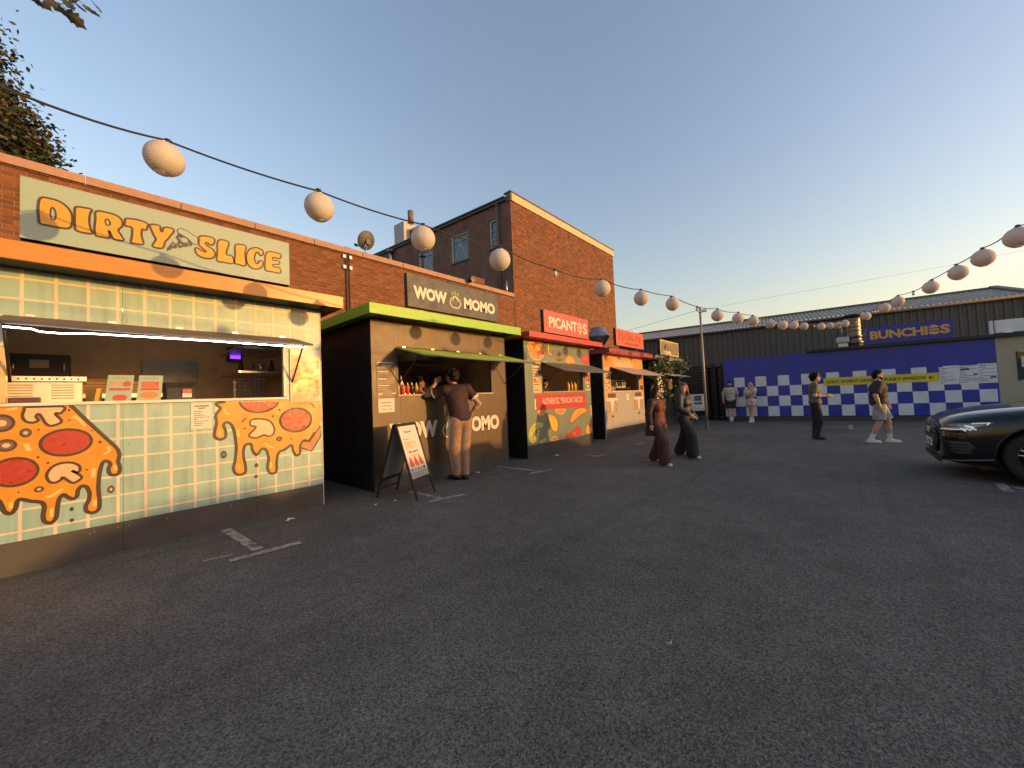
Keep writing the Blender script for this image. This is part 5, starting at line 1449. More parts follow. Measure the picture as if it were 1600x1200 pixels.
for i in range(17):
    MB().slab(Fq, 0.0, 0.78, 0.155 * i + 0.005, 0.155 * i + 0.03, -1.0, 0.0).build('deck_board', M_PAL, pal)
    for uu in (0.0, 0.33, 0.66): MB().slab(Fq, uu, uu + 0.12, 0.155 * i + 0.031, 0.155 * i + 0.155, -1.0, -0.02).build('block', M_PAL, pal)
pl_ = empty('lighting_pole', (-3.85, 14.92, 0), 'tall thin grey steel pole behind the walking women', 'pole')
MB().lathe([(0.14, 0.0), (0.14, 0.02), (0.06, 0.025), (0.05, 0.3)], (-3.85, 14.92, 0), 14).build('foot', M_LEAD, pl_)
MB().tube([(-3.85, 14.92, 0.02), (-3.85, 14.92, 2.3), (-3.852, 14.92, 4.40)], [0.045, 0.042, 0.036], 12).build('shaft', mat('pole_grey', (0.26, 0.23, 0.21), 0.5, 0.2), pl_)
MB().box((-3.90, 14.86, 4.28), (-3.62, 14.98, 4.36)).build('floodlight', M_METAL, pl_)
MB().tube([(-3.86, 14.92, 4.40), (-3.86, 14.90, 4.47)], 0.07, 10).build('cap', M_METAL, pl_)

es = empty('easel_sign', (-4.9, 17.6, 0), 'white menu sheet on a thin black easel by the fence', 'sign')
Fe = Fr((-5.15, 17.55, 0), (0.86, 0.5, 0), (0.06, -0.10, 1), (0.5, -0.86, 0))
for a, c in ((-0.05, 0.02), (0.62, 0.55)): MB().tube([Fe.P(a, 0.0, 0.1), Fe.P(c, 1.25, -0.02)], 0.014, 8).build('leg', M_BLACK, es)
MB().tube([Fe.P(0.3, 0.0, -0.55), Fe.P(0.3, 1.2, -0.05)], 0.014, 8).build('leg', M_BLACK, es)
MB().slab(Fe, -0.02, 0.60, 0.54, 0.56, 0.0, 0.07).build('ledge', M_BLACK, es)
poster(es, Fe, 0.0, 0.58, 0.565, 1.28, 0.05, M_CHK, [(0.2, 0.72, 0.58, 0.92, M_LEAD), (0.2, 0.75, 0.36, 0.52, M_LEAD)] + mini_lines(rng, 0.3, 0.05, 3, M_LEAD), 'menu_sheet')

# ------------------------------------------------------------------ litter
def crumple(name, x, y, r, label, cat, m, seed):
    q = random.Random(seed)
    b = MB()
    n = 9
    ring = [Vector((x + r * q.uniform(0.5, 1.2) * math.cos(6.283 * i / n), y + r * q.uniform(0.5, 1.2) * math.sin(6.283 * i / n), q.uniform(0.004, 0.03))) for i in range(n)]
    mid = [Vector((x + r * 0.45 * math.cos(6.283 * i / n + 0.3), y + r * 0.45 * math.sin(6.283 * i / n + 0.3), q.uniform(0.01, r * 0.8))) for i in range(n)]
    b.add(ring + mid + [Vector((x, y, r * 0.5))], [(i, (i + 1) % n, n + (i + 1) % n, n + i) for i in range(n)] + [(n + i, n + (i + 1) % n, 2 * n) for i in range(n)])
    b.build(name, m, label=label, cat=cat, org=(x, y, 0))


crumple('litter', -5.36, 1.72, 0.055, 'crumpled white tissue on the asphalt in front of the nearest stall', 'litter', M_PAPER, 1)
crumple('litter', -5.45, 5.06, 0.05, 'white paper scrap beside the customer\'s shoes', 'litter', M_PAPER, 2)
crumple('litter', -5.25, 7.45, 0.06, 'white wrapper at the foot of the taco stall', 'litter', M_PAPER, 3)
crumple('litter', -0.82, 2.17, 0.018, 'tiny white scrap alone in the middle of the asphalt', 'litter', M_PAPER, 4)
for k, (x, y) in enumerate(((-5.05, 2.72), (-4.98, 2.98))): crumple('litter', x, y, 0.025, 'small white crumb of litter beside the A-board, %s one' % ('nearer', 'farther')[k], 'litter', M_PAPER, 5 + k)

# ------------------------------------------------------------------ festoon strings and lanterns
LS = [(-3.806, 0.4, 3.365), (-3.487, 1.407, 3.227), (-3.209, 2.33, 3.121), (-2.937, 3.202, 3.04), (-2.711, 5.246, 3.042), (-2.519, 6.256, 3.028), (-2.329, 7.238, 3.05), (-2.005, 9.09, 3.031), (-1.817, 10.176, 3.08), (-1.629, 10.943, 3.084), (-1.415, 11.973, 3.103), (-1.213, 12.712, 3.124), (-1.081, 14.103, 3.267), (-0.902, 15.121, 3.318)]
BL = [(-2.846, 4.19, 3.132), (-2.147, 8.118, 3.104), (-0.683, 15.986, 3.448)]
RS = [(-0.54, 17.005, 3.48), (-0.313, 17.686, 3.546), (-0.107, 18.034, 3.577), (0.085, 17.872, 3.584), (0.568, 15.785, 3.477), (0.87, 13.977, 3.398), (1.046, 12.983, 3.367), (1.374, 11.219, 3.292), (1.528, 9.822, 3.237), (1.614, 8.768, 3.198), (1.72, 7.784, 3.18)]
BR = [(0.354, 16.899, 3.517), (0.718, 14.905, 3.514), (1.237, 12.246, 3.436)]
RAD = 0.125
CB = 0.15


def paper():
    m = bpy.data.materials.new('lantern_paper')
    m.use_nodes = True
    nt = m.node_tree
    nt.nodes.remove(nt.nodes['Principled BSDF'])
    out = nt.nodes['Material Output']
    d = nt.nodes.new('ShaderNodeBsdfDiffuse')
    t = nt.nodes.new('ShaderNodeBsdfTranslucent')
    tc = nt.nodes.new('ShaderNodeTexCoord')
    nz = nt.nodes.new('ShaderNodeTexNoise'); nz.inputs['Scale'].default_value = 9; nz.inputs['Detail'].default_value = 5
    nt.links.new(tc.outputs['Object'], nz.inputs['Vector'])
    cr = nt.nodes.new('ShaderNodeValToRGB')
    cr.color_ramp.elements[0].position = 0.3; cr.color_ramp.elements[0].color = (0.68, 0.66, 0.64, 1)
    cr.color_ramp.elements[1].position = 0.7; cr.color_ramp.elements[1].color = (0.80, 0.78, 0.76, 1)
    nt.links.new(nz.outputs['Fac'], cr.inputs['Fac'])
    sp = nt.nodes.new('ShaderNodeSeparateXYZ'); nt.links.new(tc.outputs['Object'], sp.inputs[0])
    sn = nt.nodes.new('ShaderNodeMath'); sn.operation = 'MULTIPLY'; sn.inputs[1].default_value = 2 * math.pi / 0.0166; nt.links.new(sp.outputs['Z'], sn.inputs[0])
    s2_ = nt.nodes.new('ShaderNodeMath'); s2_.operation = 'SINE'; nt.links.new(sn.outputs[0], s2_.inputs[0])
    rg = nt.nodes.new('ShaderNodeMapRange'); rg.inputs['From Min'].default_value = 0.55; rg.inputs['From Max'].default_value = 0.95; rg.inputs['To Min'].default_value = 1.0; rg.inputs['To Max'].default_value = 0.78
    nt.links.new(s2_.outputs[0], rg.inputs['Value'])
    sv = nt.nodes.new('ShaderNodeVectorMath'); sv.operation = 'SCALE'; nt.links.new(cr.outputs['Color'], sv.inputs[0]); nt.links.new(rg.outputs[0], sv.inputs['Scale'])
    nt.links.new(sv.outputs['Vector'], d.inputs['Color'])
    t.inputs['Color'].default_value = (0.70, 0.58, 0.50, 1)
    mx = nt.nodes.new('ShaderNodeMixShader'); mx.inputs[0].default_value = 0.38
    nt.links.new(d.outputs[0], mx.inputs[1]); nt.links.new(t.outputs[0], mx.inputs[2])
    nt.links.new(mx.outputs[0], out.inputs['Surface'])
    return m


M_LAN = paper()
nr = 15
prof = []
for i in range(nr * 2 + 1):                  # ribbed shell, open at top and bottom
    a = -1.22 + 2.44 * i / (nr * 2)
    r = RAD * (1.0 if i % 2 else 0.955)
    prof.append((r * math.cos(a), r * math.sin(a)))
lan_me = MB().lathe(prof, (0, 0, 0), 24).mesh('paper_shell', M_LAN)
b = MB()
for zz in (0.118, -0.118): b.tube([(0.043 * math.cos(t * 0.628), 0.043 * math.sin(t * 0.628), zz) for t in range(11)], 0.003, 5, cap=False)
b.tube([(-0.046, 0, 0.118), (0, 0, 0.15), (0.046, 0, 0.118)], 0.002, 5)
b.tube([(0.0, -0.045, 0.118), (0, 0, 0.15), (0, 0.045, 0.118)], 0.002, 5)
b.tube([(0.043, 0, 0.118), (0.043, 0, -0.118)], 0.002, 5).tube([(-0.043, 0, 0.118), (-0.043, 0, -0.118)], 0.002, 5)
frame_me = b.mesh('wire_frame', M_METAL)
lan2_me = MB().lathe([(r, z) for r, z in prof], (0, 0, 0), 24).mesh('paper_shell', M_LAN)
sock_me = MB().lathe([(0.0, 0.160), (0.022, 0.158), (0.024, 0.14), (0.018, 0.13), (0.0, 0.13)], (0, 0, 0), 10).mesh('bulb_holder', M_CABLE)
bulb_me = MB().lathe([(0.012, 0.13), (0.03, 0.09), (0.022, 0.06), (0.0, 0.055)], (0, 0, 0), 10).mesh('bulb', mat('bulb_glass', (0.6, 0.58, 0.55), 0.15))
ORD = ['first', 'second', 'third', 'fourth', 'fifth', 'sixth', 'seventh', 'eighth', 'ninth', 'tenth', 'eleventh', 'twelfth', 'thirteenth', 'fourteenth']


def hang(name, p, label, cat, group, parts, tilt=(0, 0)):
    e = empty(name, p, label, cat, group)
    e.rotation_euler = (tilt[0], tilt[1], random.uniform(0, 6))
    for nm, me in parts:
        o = bpy.data.objects.new(nm, me)
        COL.objects.link(o)
        o.parent = e
    return e


LP = [('paper_shell', lan_me), ('wire_frame', frame_me), ('bulb_holder', sock_me), ('bulb', bulb_me)]
for i, p in enumerate(LS): hang('paper_lantern', p, 'ribbed white paper lantern, %s from the left along the left string' % ORD[i], 'lantern', 'lanterns on the left string', LP, (random.uniform(-0.16, 0.16), random.uniform(-0.16, 0.16)))
n = len(RS)
for i, p in enumerate(RS): hang('paper_lantern', p, 'ribbed white paper lantern, %s from the right along the right string' % ORD[n - 1 - i], 'lantern', 'lanterns on the right string', [(a, (lan2_me if a == 'paper_shell' else m_)) for a, m_ in LP], (random.uniform(-0.18, 0.18), random.uniform(-0.18, 0.18)))
for i, p in enumerate([(1.70, 6.6, 3.0), (1.72, 5.5, 3.1), (1.74, 4.3, 3.2)]): hang('paper_lantern', p, 'ribbed white paper lantern on the right string beyond the right edge, %s one' % ORD[i], 'lantern', 'lanterns on the right string', [(a, (lan2_me if a == 'paper_shell' else m_)) for a, m_ in LP])
for i, p in enumerate(BL): hang('bare_bulb', (p[0], p[1], p[2] - CB), 'bare festoon bulb without a shade, %s from the left on the left string' % ORD[i], 'bulb', 'bare bulbs on the strings', LP[2:])
for i, p in enumerate(BR): hang('bare_bulb', (p[0], p[1], p[2] - CB), 'bare festoon bulb without a shade, %s from the left on the right string' % ORD[i], 'bulb', 'bare bulbs on the strings', LP[2:])


def string(name, pts, label):
    path = []
    for a, c in zip(pts[:-1], pts[1:]):
        a, c = Vector(a), Vector(c)
        L = (c - a).length
        for k in range(8):
            t = k / 8
            q = a.lerp(c, t)
            q.z -= 0.035 * min(1.5, L) * 4 * t * (1 - t) * (0.6 + 0.8 * math.sin(a.y * 7) ** 2) * 0.9
            path.append(q)
    path.append(Vector(pts[-1]))
    MB().tube(path, 0.0075, 6).build(name, M_CABLE, label=label, cat='cable', org=pts[0])


allL = sorted([(p[0], p[1], p[2] + CB) for p in LS] + BL, key=lambda q: q[1])
string('festoon_cable', [(-3.3, -6.0, 3.7), (-3.33, -3.0, 3.42), (-3.35, -0.33, 3.235)] + allL + [(RS[0][0], RS[0][1], RS[0][2] + CB)], 'black festoon cable carrying the left row of lanterns')
allR = sorted([(p[0], p[1], p[2] + CB) for p in RS] + BR, key=lambda q: -q[1])
string('festoon_cable', allR + [(1.70, 6.6, 3.0 + CB), (1.72, 5.5, 3.1 + CB), (1.74, 4.3, 3.2 + CB), (1.75, 1.0, 3.6), (1.8, -5, 4.2)], 'black festoon cable carrying the right row of lanterns')
pe = RS[2]
string('stay_wire', [(pe[0], pe[1], pe[2] + CB), (0.25, 19.9, 4.0)], 'thin stay wire from the strings to the container flue')
MB().tube([(-3.86, 14.9, 4.38), (-6.9, 14.6, 3.92), (-8.9, 14.4, 3.6)], 0.006, 5).build('overhead_wire', M_CABLE, label='thin overhead wire from the pole to the stall roofs', cat='wire', org=(-3.86, 14.9, 4.38))
q = FC.P(14, 6.6, -4)
MB().tube([(-3.86, 14.92, 4.38), Vector((-3.86, 14.92, 4.38)).lerp(q, 0.5) - Vector((0, 0, 0.1)), q], 0.003, 5).build('overhead_wire', M_CABLE, label='thin overhead wire from the pole across to the warehouse roof end', cat='wire', org=(-3.86, 14.9, 4.38))

# ------------------------------------------------------------------ trees at the left
def leaf_mesh(b, c, d, w, L, W, m):
    nn = d.cross(w)
    b.add([c, c + d * L * 0.35 + w * W, c + d * L * 0.7 + w * W * 0.7 - nn * L * 0.05, c + d * L - nn * L * 0.12, c + d * L * 0.7 - w * W * 0.7 - nn * L * 0.05, c + d * L * 0.35 - w * W, c + d * L * 0.5 - nn * L * 0.07],
          [(0, 1, 6), (1, 2, 6), (2, 3, 6), (3, 4, 6), (4, 5, 6), (5, 0, 6)], m)


rt = random.Random(11)
M_TL = [mat('tree_leaf', (0.030, 0.040, 0.012), 0.6, var=0.4, scale=2), mat('tree_leaf_dark', (0.014, 0.020, 0.007), 0.6, var=0.4, scale=2), mat('tree_leaf_warm', (0.065, 0.050, 0.015), 0.6, var=0.3, scale=2)]
M_BARK = mat('bark', (0.06, 0.045, 0.035), 0.9, var=0.4, scale=5, bump=0.6, bscale=20)
tr = empty('tree', (-15.5, -2.2, 0), 'leafy tree rising behind the brick parapet at the left edge', 'tree')
MB().tube([(-15.5, -2.2, 0), (-15.5, -2.1, 3.5), (-15.3, -2.0, 6.0), (-15.2, -2.0, 9.5)], [0.3, 0.25, 0.2, 0.07], 12).build('trunk', M_BARK, tr)
b = MB()
tips = []
for k in range(16):
    a = rt.uniform(0, 6.28)
    z0 = rt.uniform(5, 9)
    p0 = Vector((-15.3, -2.05, z0))
    L = rt.uniform(1.3, 2.3)
    p2 = p0 + Vector((math.cos(a) * L, math.sin(a) * L, rt.uniform(0.3, 1.4)))
    b.tube([p0, p0.lerp(p2, 0.5) + Vector((0, 0, 0.15)), p2], [0.07, 0.045, 0.015], 6)
    tips += [p0.lerp(p2, t) for t in (0.45, 0.7, 0.9, 1.0)]
for q_ in ((-14.2, -0.75, 7.7), (-14.4, -1.2, 8.0), (-14.3, -1.0, 8.35), (-14.7, -1.7, 7.6), (-14.6, -1.4, 9.0), (-14.1, -0.9, 7.2), (-14.3, -1.3, 7.3), (-13.9, -0.7, 7.75)):
    b.tube([(-15.3, -2.05, 6.5), Vector((-15.3, -2.05, 6.5)).lerp(Vector(q_), 0.6) + Vector((0, 0, 0.3)), q_], [0.06, 0.04, 0.012], 6)
    tips += [Vector(q_)] * 12
for q_ in ((-14.4, -1.3, 10.0), (-14.6, -1.5, 10.6), (-14.45, -1.15, 9.35)):
    b.tube([(-15.25, -2.0, 8.6), q_], [0.04, 0.012], 6)
    tips += [Vector(q_)] * 2
b.build('limbs', M_BARK, tr)
b = MB()
for k in range(30000):
    c = rt.choice(tips) + Vector((rt.gauss(0, 0.28), rt.gauss(0, 0.26) - 0.30, rt.gauss(0, 0.25)))
    d = Vector((rt.uniform(-1, 1), rt.uniform(-1, 1), rt.uniform(-1, 0.3))).normalized()
    w = d.orthogonal().normalized()
    w.rotate(Matrix.Rotation(rt.uniform(0, 6.28), 3, d))
    L = rt.uniform(0.07, 0.14)
    leaf_mesh(b, c, d, w, L, L * 0.3, rt.choice((0, 0, 1, 1, 2)))
b.build('crown', M_TL, tr, kind='stuff')

t2 = empty('tree', (-7.0, -3.6, 0), 'tree outside the left edge with a few large leaves hanging into the top corner', 'tree')
MB().tube([(-7.0, -3.6, 0), (-7.0, -3.55, 3.5), (-6.9, -3.4, 7.0)], [0.22, 0.18, 0.1], 12).build('trunk', M_BARK, t2)
MB().tube([(-6.95, -3.45, 5.8), (-6.6, -2.0, 6.5), (-6.2, -0.9, 6.3), (-6.05, -0.45, 5.98), (-5.98, -0.22, 5.85)], [0.07, 0.045, 0.025, 0.012, 0.005], 8).build('limbs', M_BARK, t2)
tw = [(-6.2, -0.42, 5.86), (-6.14, -0.36, 5.83), (-6.08, -0.30, 5.80), (-6.02, -0.22, 5.80), (-5.98, -0.20, 5.72), (-5.96, -0.14, 5.74), (-5.93, -0.16, 5.82), (-5.99, -0.08, 5.88), (-5.92, -0.02, 5.86), (-5.88, 0.06, 5.90), (-6.12, -0.28, 5.9), (-6.05, -0.12, 5.93)]
for k, c in enumerate(tw):
    b = MB()
    d = Vector((rt.uniform(-0.1, 0.45), rt.uniform(0.1, 0.9), rt.uniform(-0.7, -0.2))).normalized()
    w = d.orthogonal().normalized()
    w.rotate(Matrix.Rotation(rt.uniform(0, 6.28), 3, d))
    L = rt.uniform(0.13, 0.22)
    # lobed leaf
    nn = d.cross(w)
    c = Vector(c)
    out = [(0, 0), (0.15, 0.22), (0.28, 0.16), (0.42, 0.34), (0.52, 0.2), (0.68, 0.27), (0.8, 0.1), (1.0, 0.0)]
    ring = [c + d * L * a + w * L * e - nn * L * 0.1 * a * a for a, e in out] + [c + d * L * a - w * L * e - nn * L * 0.1 * a * a for a, e in out[-2:0:-1]]
    b.add(ring + [c + d * L * 0.5 + nn * L * 0.05], [(i, (i + 1) % len(ring), len(ring)) for i in range(len(ring))])
    b.tube([c - d * 0.06, c], 0.003, 5)
    b.build('leaf', M_TL[k % 3], t2)

# ------------------------------------------------------------------ people: one continuous surface per body, clothing and hair as its children
def surf(prims, h=0.009, k=0.02, cuts=()):
    """smooth union of tapered capsules / ellipsoids -> quads (surface nets). prim: ('c',a,b,ra,rb,label) or ('e',centre,(rx,ry,rz),label)"""
    lo = np.full(3, 1e9); hi = np.full(3, -1e9)
    bb = []
    for p in prims:
        if p[0] == 'c':
            a, b_, ra, rb = np.array(p[1]), np.array(p[2]), p[3], p[4]
            l = np.minimum(a - ra, b_ - rb); u = np.maximum(a + ra, b_ + rb)
        else:
            c, r = np.array(p[1]), np.array(p[2])
            l, u = c - r.max(), c + r.max()
        bb.append((l, u)); lo = np.minimum(lo, l); hi = np.maximum(hi, u)
    lo -= 3 * h; hi += 3 * h
    n = np.ceil((hi - lo) / h).astype(int) + 1
    D = np.full(n, 0.08, dtype=np.float32)
    best = np.full(n, 9.0, dtype=np.float32)
    lab = np.zeros(n, dtype=np.int16)
    ax = [lo[i] + h * np.arange(n[i]) for i in range(3)]
    for p, (l, u) in zip(prims, bb):
        i0 = np.maximum(((l - lo - 0.05) / h).astype(int), 0); i1 = np.minimum(((u - lo + 0.05) / h).astype(int) + 2, n)
        sl = tuple(slice(i0[i], i1[i]) for i in range(3))
        X, Y, Z = np.meshgrid(ax[0][sl[0]], ax[1][sl[1]], ax[2][sl[2]], indexing='ij')
        if p[0] == 'c':
            a, b_, ra, rb, L = np.array(p[1]), np.array(p[2]), p[3], p[4], p[5]
            d = b_ - a; q = float(d @ d) + 1e-9
            t = np.clip(((X - a[0]) * d[0] + (Y - a[1]) * d[1] + (Z - a[2]) * d[2]) / q, 0, 1)
            v = np.sqrt((X - a[0] - t * d[0]) ** 2 + (Y - a[1] - t * d[1]) ** 2 + (Z - a[2] - t * d[2]) ** 2) - (ra + (rb - ra) * t)
            if len(p) > 6: v = np.maximum(v, ((X - b_[0]) * d[0] + (Y - b_[1]) * d[1] + (Z - b_[2]) * d[2]) / math.sqrt(q))
        else:
            c, r, L = p[1], p[2], p[3]
            q = np.sqrt(((X - c[0]) / r[0]) ** 2 + ((Y - c[1]) / r[1]) ** 2 + ((Z - c[2]) / r[2]) ** 2)
            v = (q - 1) * min(r)
        v = v.astype(np.float32)
        o = D[sl]
        hh = np.clip(0.5 + 0.5 * (o - v) / k, 0, 1)
        D[sl] = o * (1 - hh) + v * hh - k * hh * (1 - hh)
        w = v < best[sl]
        best[sl] = np.where(w, v, best[sl]); lab[sl] = np.where(w, L, lab[sl])
    if cuts:
        X, Y, Z = np.meshgrid(*ax, indexing='ij')
        for (c, nrm) in cuts:
            D = np.maximum(D, ((X - c[0]) * nrm[0] + (Y - c[1]) * nrm[1] + (Z - c[2]) * nrm[2]).astype(np.float32))
    S = D < 0
    cs = np.zeros(np.array(S.shape) - 1, dtype=np.int8)
    for i in (0, 1):
        for j in (0, 1):
            for m in (0, 1): cs += S[i:S.shape[0] - 1 + i, j:S.shape[1] - 1 + j, m:S.shape[2] - 1 + m]
    act = (cs > 0) & (cs < 8)
    idx = np.full(act.shape, -1, dtype=np.int64)
    cells = np.argwhere(act)
    idx[act] = np.arange(len(cells))
    acc = np.zeros((len(cells), 3)); cnt = np.zeros(len(cells))
    cor = [(0, 0, 0), (1, 0, 0), (0, 1, 0), (1, 1, 0), (0, 0, 1), (1, 0, 1), (0, 1, 1), (1, 1, 1)]
    val = [D[cells[:, 0] + c[0], cells[:, 1] + c[1], cells[:, 2] + c[2]] for c in cor]
    for a in range(8):
        for c in range(a + 1, 8):
            df = np.abs(np.array(cor[a]) - np.array(cor[c])).sum()
            if df != 1: continue
            x = (val[a] < 0) != (val[c] < 0)
            t = np.where(x, val[a] / np.where(x, val[a] - val[c], 1), 0)
            pt = np.array(cor[a])[None] + t[:, None] * (np.array(cor[c]) - np.array(cor[a]))[None]
            acc += np.where(x[:, None], pt, 0); cnt += x
    V = lo + h * (cells + acc / np.maximum(cnt, 1)[:, None])
    vl = lab[cells[:, 0], cells[:, 1], cells[:, 2]]
    F = []
    for axn in range(3):
        s0 = [slice(None)] * 3; s1 = [slice(None)] * 3
        s0[axn] = slice(0, -1); s1[axn] = slice(1, None)
        e = np.argwhere(S[tuple(s0)] != S[tuple(s1)])
        sg = S[tuple(s0)][e[:, 0], e[:, 1], e[:, 2]]
        u_, v_ = (axn + 1) % 3, (axn + 2) % 3
        ok = (e[:, u_] > 0) & (e[:, v_] > 0) & (e[:, u_] < act.shape[u_]) & (e[:, v_] < act.shape[v_])
        e, sg = e[ok], sg[ok]
        q = []
        for du, dv in ((1, 1), (0, 1), (0, 0), (1, 0)):
            c = e.copy(); c[:, u_] -= du; c[:, v_] -= dv
            q.append(idx[c[:, 0], c[:, 1], c[:, 2]])
        q = np.stack(q, 1)
        q[~sg] = q[~sg][:, ::-1]
        F.append(q)
    F = np.concatenate(F)
    F = F[(F >= 0).all(1)]
    return V, F, vl[F[:, 0]]


def smesh(name, prims, mats, parent, h=0.009, k=0.02, cuts=(), scale=1.0):
    V, F, L = surf(prims, h, k, cuts)
    me = bpy.data.meshes.new(name)
    me.from_pydata((V * scale).tolist(), [], F.tolist())
    for m in mats: me.materials.append(m)
    me.polygons.foreach_set('material_index', np.minimum(L, len(mats) - 1).astype(np.int32))
    me.polygons.foreach_set('use_smooth', np.ones(len(F), dtype=bool))
    me.update()
    o = bpy.data.objects.new(name, me)
    COL.objects.link(o)
    o.parent = parent
    return o


A = np.array


def skin(name, col): return mat(name, col, 0.55, var=0.08, scale=12)


M_EYE = mat('eye_dark', (0.02, 0.015, 0.012), 0.3)
M_LIP = mat('lip', (0.30, 0.09, 0.07), 0.5)


def lerp(a, b_, t): return A(a) + (A(b_) - A(a)) * t


def person(label, loc, rz, height, J, cloth, hair, skin_m, head_turn=0.0, group=None, build=1.0, female=False, h=0.009):
    """J: joints in a 1.75 m figure, x right, y forward, z up; cloth: list of (name, material, builder)"""
    root = empty('person', loc, label, 'person', group, rz=rz, local=True)
    sc = height / 1.75
    P = dict(pel=(0, 0, .95), che=(0, 0, 1.30), nek=(0, 0, 1.47), hed=(0, .02, 1.635), sl=(-.18, 0, 1.42), sr=(.18, 0, 1.42), el=(-.23, -.03, 1.14), er=(.23, -.03, 1.14), wl=(-.24, .04, .90), wr=(.24, .04, .90),
             hl=(-.095, 0, .92), hr=(.095, 0, .92), kl=(-.10, .02, .50), kr=(.10, .02, .50), al=(-.10, -.02, .085), ar=(.10, -.02, .085), fl=None, fr=None)
    P.update(J)
    P = {q: (A(v, dtype=float) if v is not None else None) for q, v in P.items()}
    if P['fl'] is None: P['fl'] = A((0, 1, 0))
    if P['fr'] is None: P['fr'] = A((0, 1, 0))
    w = build
    sw = 0.9 if female else 1.0
    pr = []
    c = P['che']; pe = P['pel']
    mid = lerp(pe, c, 0.5)
    pr += [('e', pe + A((0, 0, .01)), (.165 * w, .118 * w, .13), 0), ('e', mid, (.145 * w * sw, .105 * w, .15), 0), ('e', c + A((0, .005, 0)), (.170 * w * sw, .118 * w, .17), 0)]
    pr += [('c', P['sl'], P['sr'], .058, .058, 0), ('c', lerp(c, P['nek'], .4), P['nek'], .075, .055, 0), ('c', P['nek'], P['hed'] + A((0, -.01, -.04)), .055, .052, 0)]
    if female: pr += [('e', c + A((-.07, .09, -.02)), (.07, .06, .07), 0), ('e', c + A((.07, .09, -.02)), (.07, .06, .07), 0)]
    for s in 'lr':
        S_, E_, W_ = P['s' + s], P['e' + s], P['w' + s]
        pr += [('c', S_, E_, .052 * w, .041 * w, 0), ('c', E_, lerp(E_, W_, .35), .041 * w, .042 * w, 0), ('c', lerp(E_, W_, .35), W_, .042 * w, .027, 0)]
        # hand: palm, four fingers of unequal length, thumb leaving the side of the palm
        d = W_ - E_; d = d / np.linalg.norm(d)
        up = A((0, 0, 1.)) if abs(d[2]) < .8 else A((0, 1., 0))
        sd = np.cross(d, up); sd /= np.linalg.norm(sd)
        nn = np.cross(sd, d)
        pm = W_ + d * .055
        pr.append(('c', W_ + d * .01, pm + d * .02, .026, .032, 0))
        for i, L in enumerate((.062, .072, .068, .052)):
            b0 = pm + d * .035 + nn * (.024 - .016 * i)
            b1 = b0 + d * L * .55
            b2 = b1 + (d * .7 + sd * .7 * (1 if s == 'l' else -1)) * L * .5
            pr += [('c', b0, b1, .0098, .009, 0), ('c', b1, b2, .009, .0078, 0)]
        t0 = W_ + d * .03 + nn * .022
        pr += [('c', t0, t0 + d * .03 + nn * .028, .013, .0105, 0), ('c', t0 + d * .03 + nn * .028, t0 + d * .062 + nn * .034, .0105, .0085, 0)]
        H_, K_, N_ = P['h' + s], P['k' + s], P['a' + s]
        pr += [('c', H_, K_, .088 * w, .058 * w, 0), ('c', K_, lerp(K_, N_, .35), .056 * w, .056 * w, 0), ('c', lerp(K_, N_, .35), N_, .056 * w, .036, 0)]
        f = P['f' + s]
        pr.append(('c', N_ + A((0, 0, -.03)) - f * .02, N_ + f * .13 + A((0, 0, -.05)), .038, .030, 0))
    # head
    hd = P['hed']
    ct, st = math.cos(head_turn), math.sin(head_turn)
    fw, sdv = A((-st, ct, 0.)), A((ct, st, 0.))
    g = lambda x, y, z: hd + sdv * x + fw * y + A((0, 0, z))
    pr += [('e', hd, (.078, .078, .112), 0), ('e', g(0, -.02, .02), (.076, .076, .092), 0), ('c', g(0, .03, -.06), g(0, .055, -.078), .042, .030, 0), ('c', g(0, .078, .012), g(0, .098, -.022), .010, .015, 0),
           ('c', g(-.045, .062, .026), g(.045, .062, .026), .014, .014, 0)]
    for x in (-1, 1):
        pr += [('e', g(.031 * x, .078, .008), (.013, .010, .008), 1), ('e', g(.080 * x, -.008, -.005), (.013, .02, .03), 0)]
    pr.append(('c', g(-.018, .083, -.050), g(.018, .083, -.050), .0075, .0075, 2))
    body = smesh('body', pr, [skin_m, M_EYE, M_LIP], root, h, 0.018, scale=sc)
    ctx = dict(P=P, w=w, g=g, sw=sw, root=body, sc=sc, h=h, female=female)
    for f in cloth: f(ctx)
    if hair: hair(ctx)
    return root


def ground_cut(z=0.0): return ((0, 0, z), (0, 0, -1))


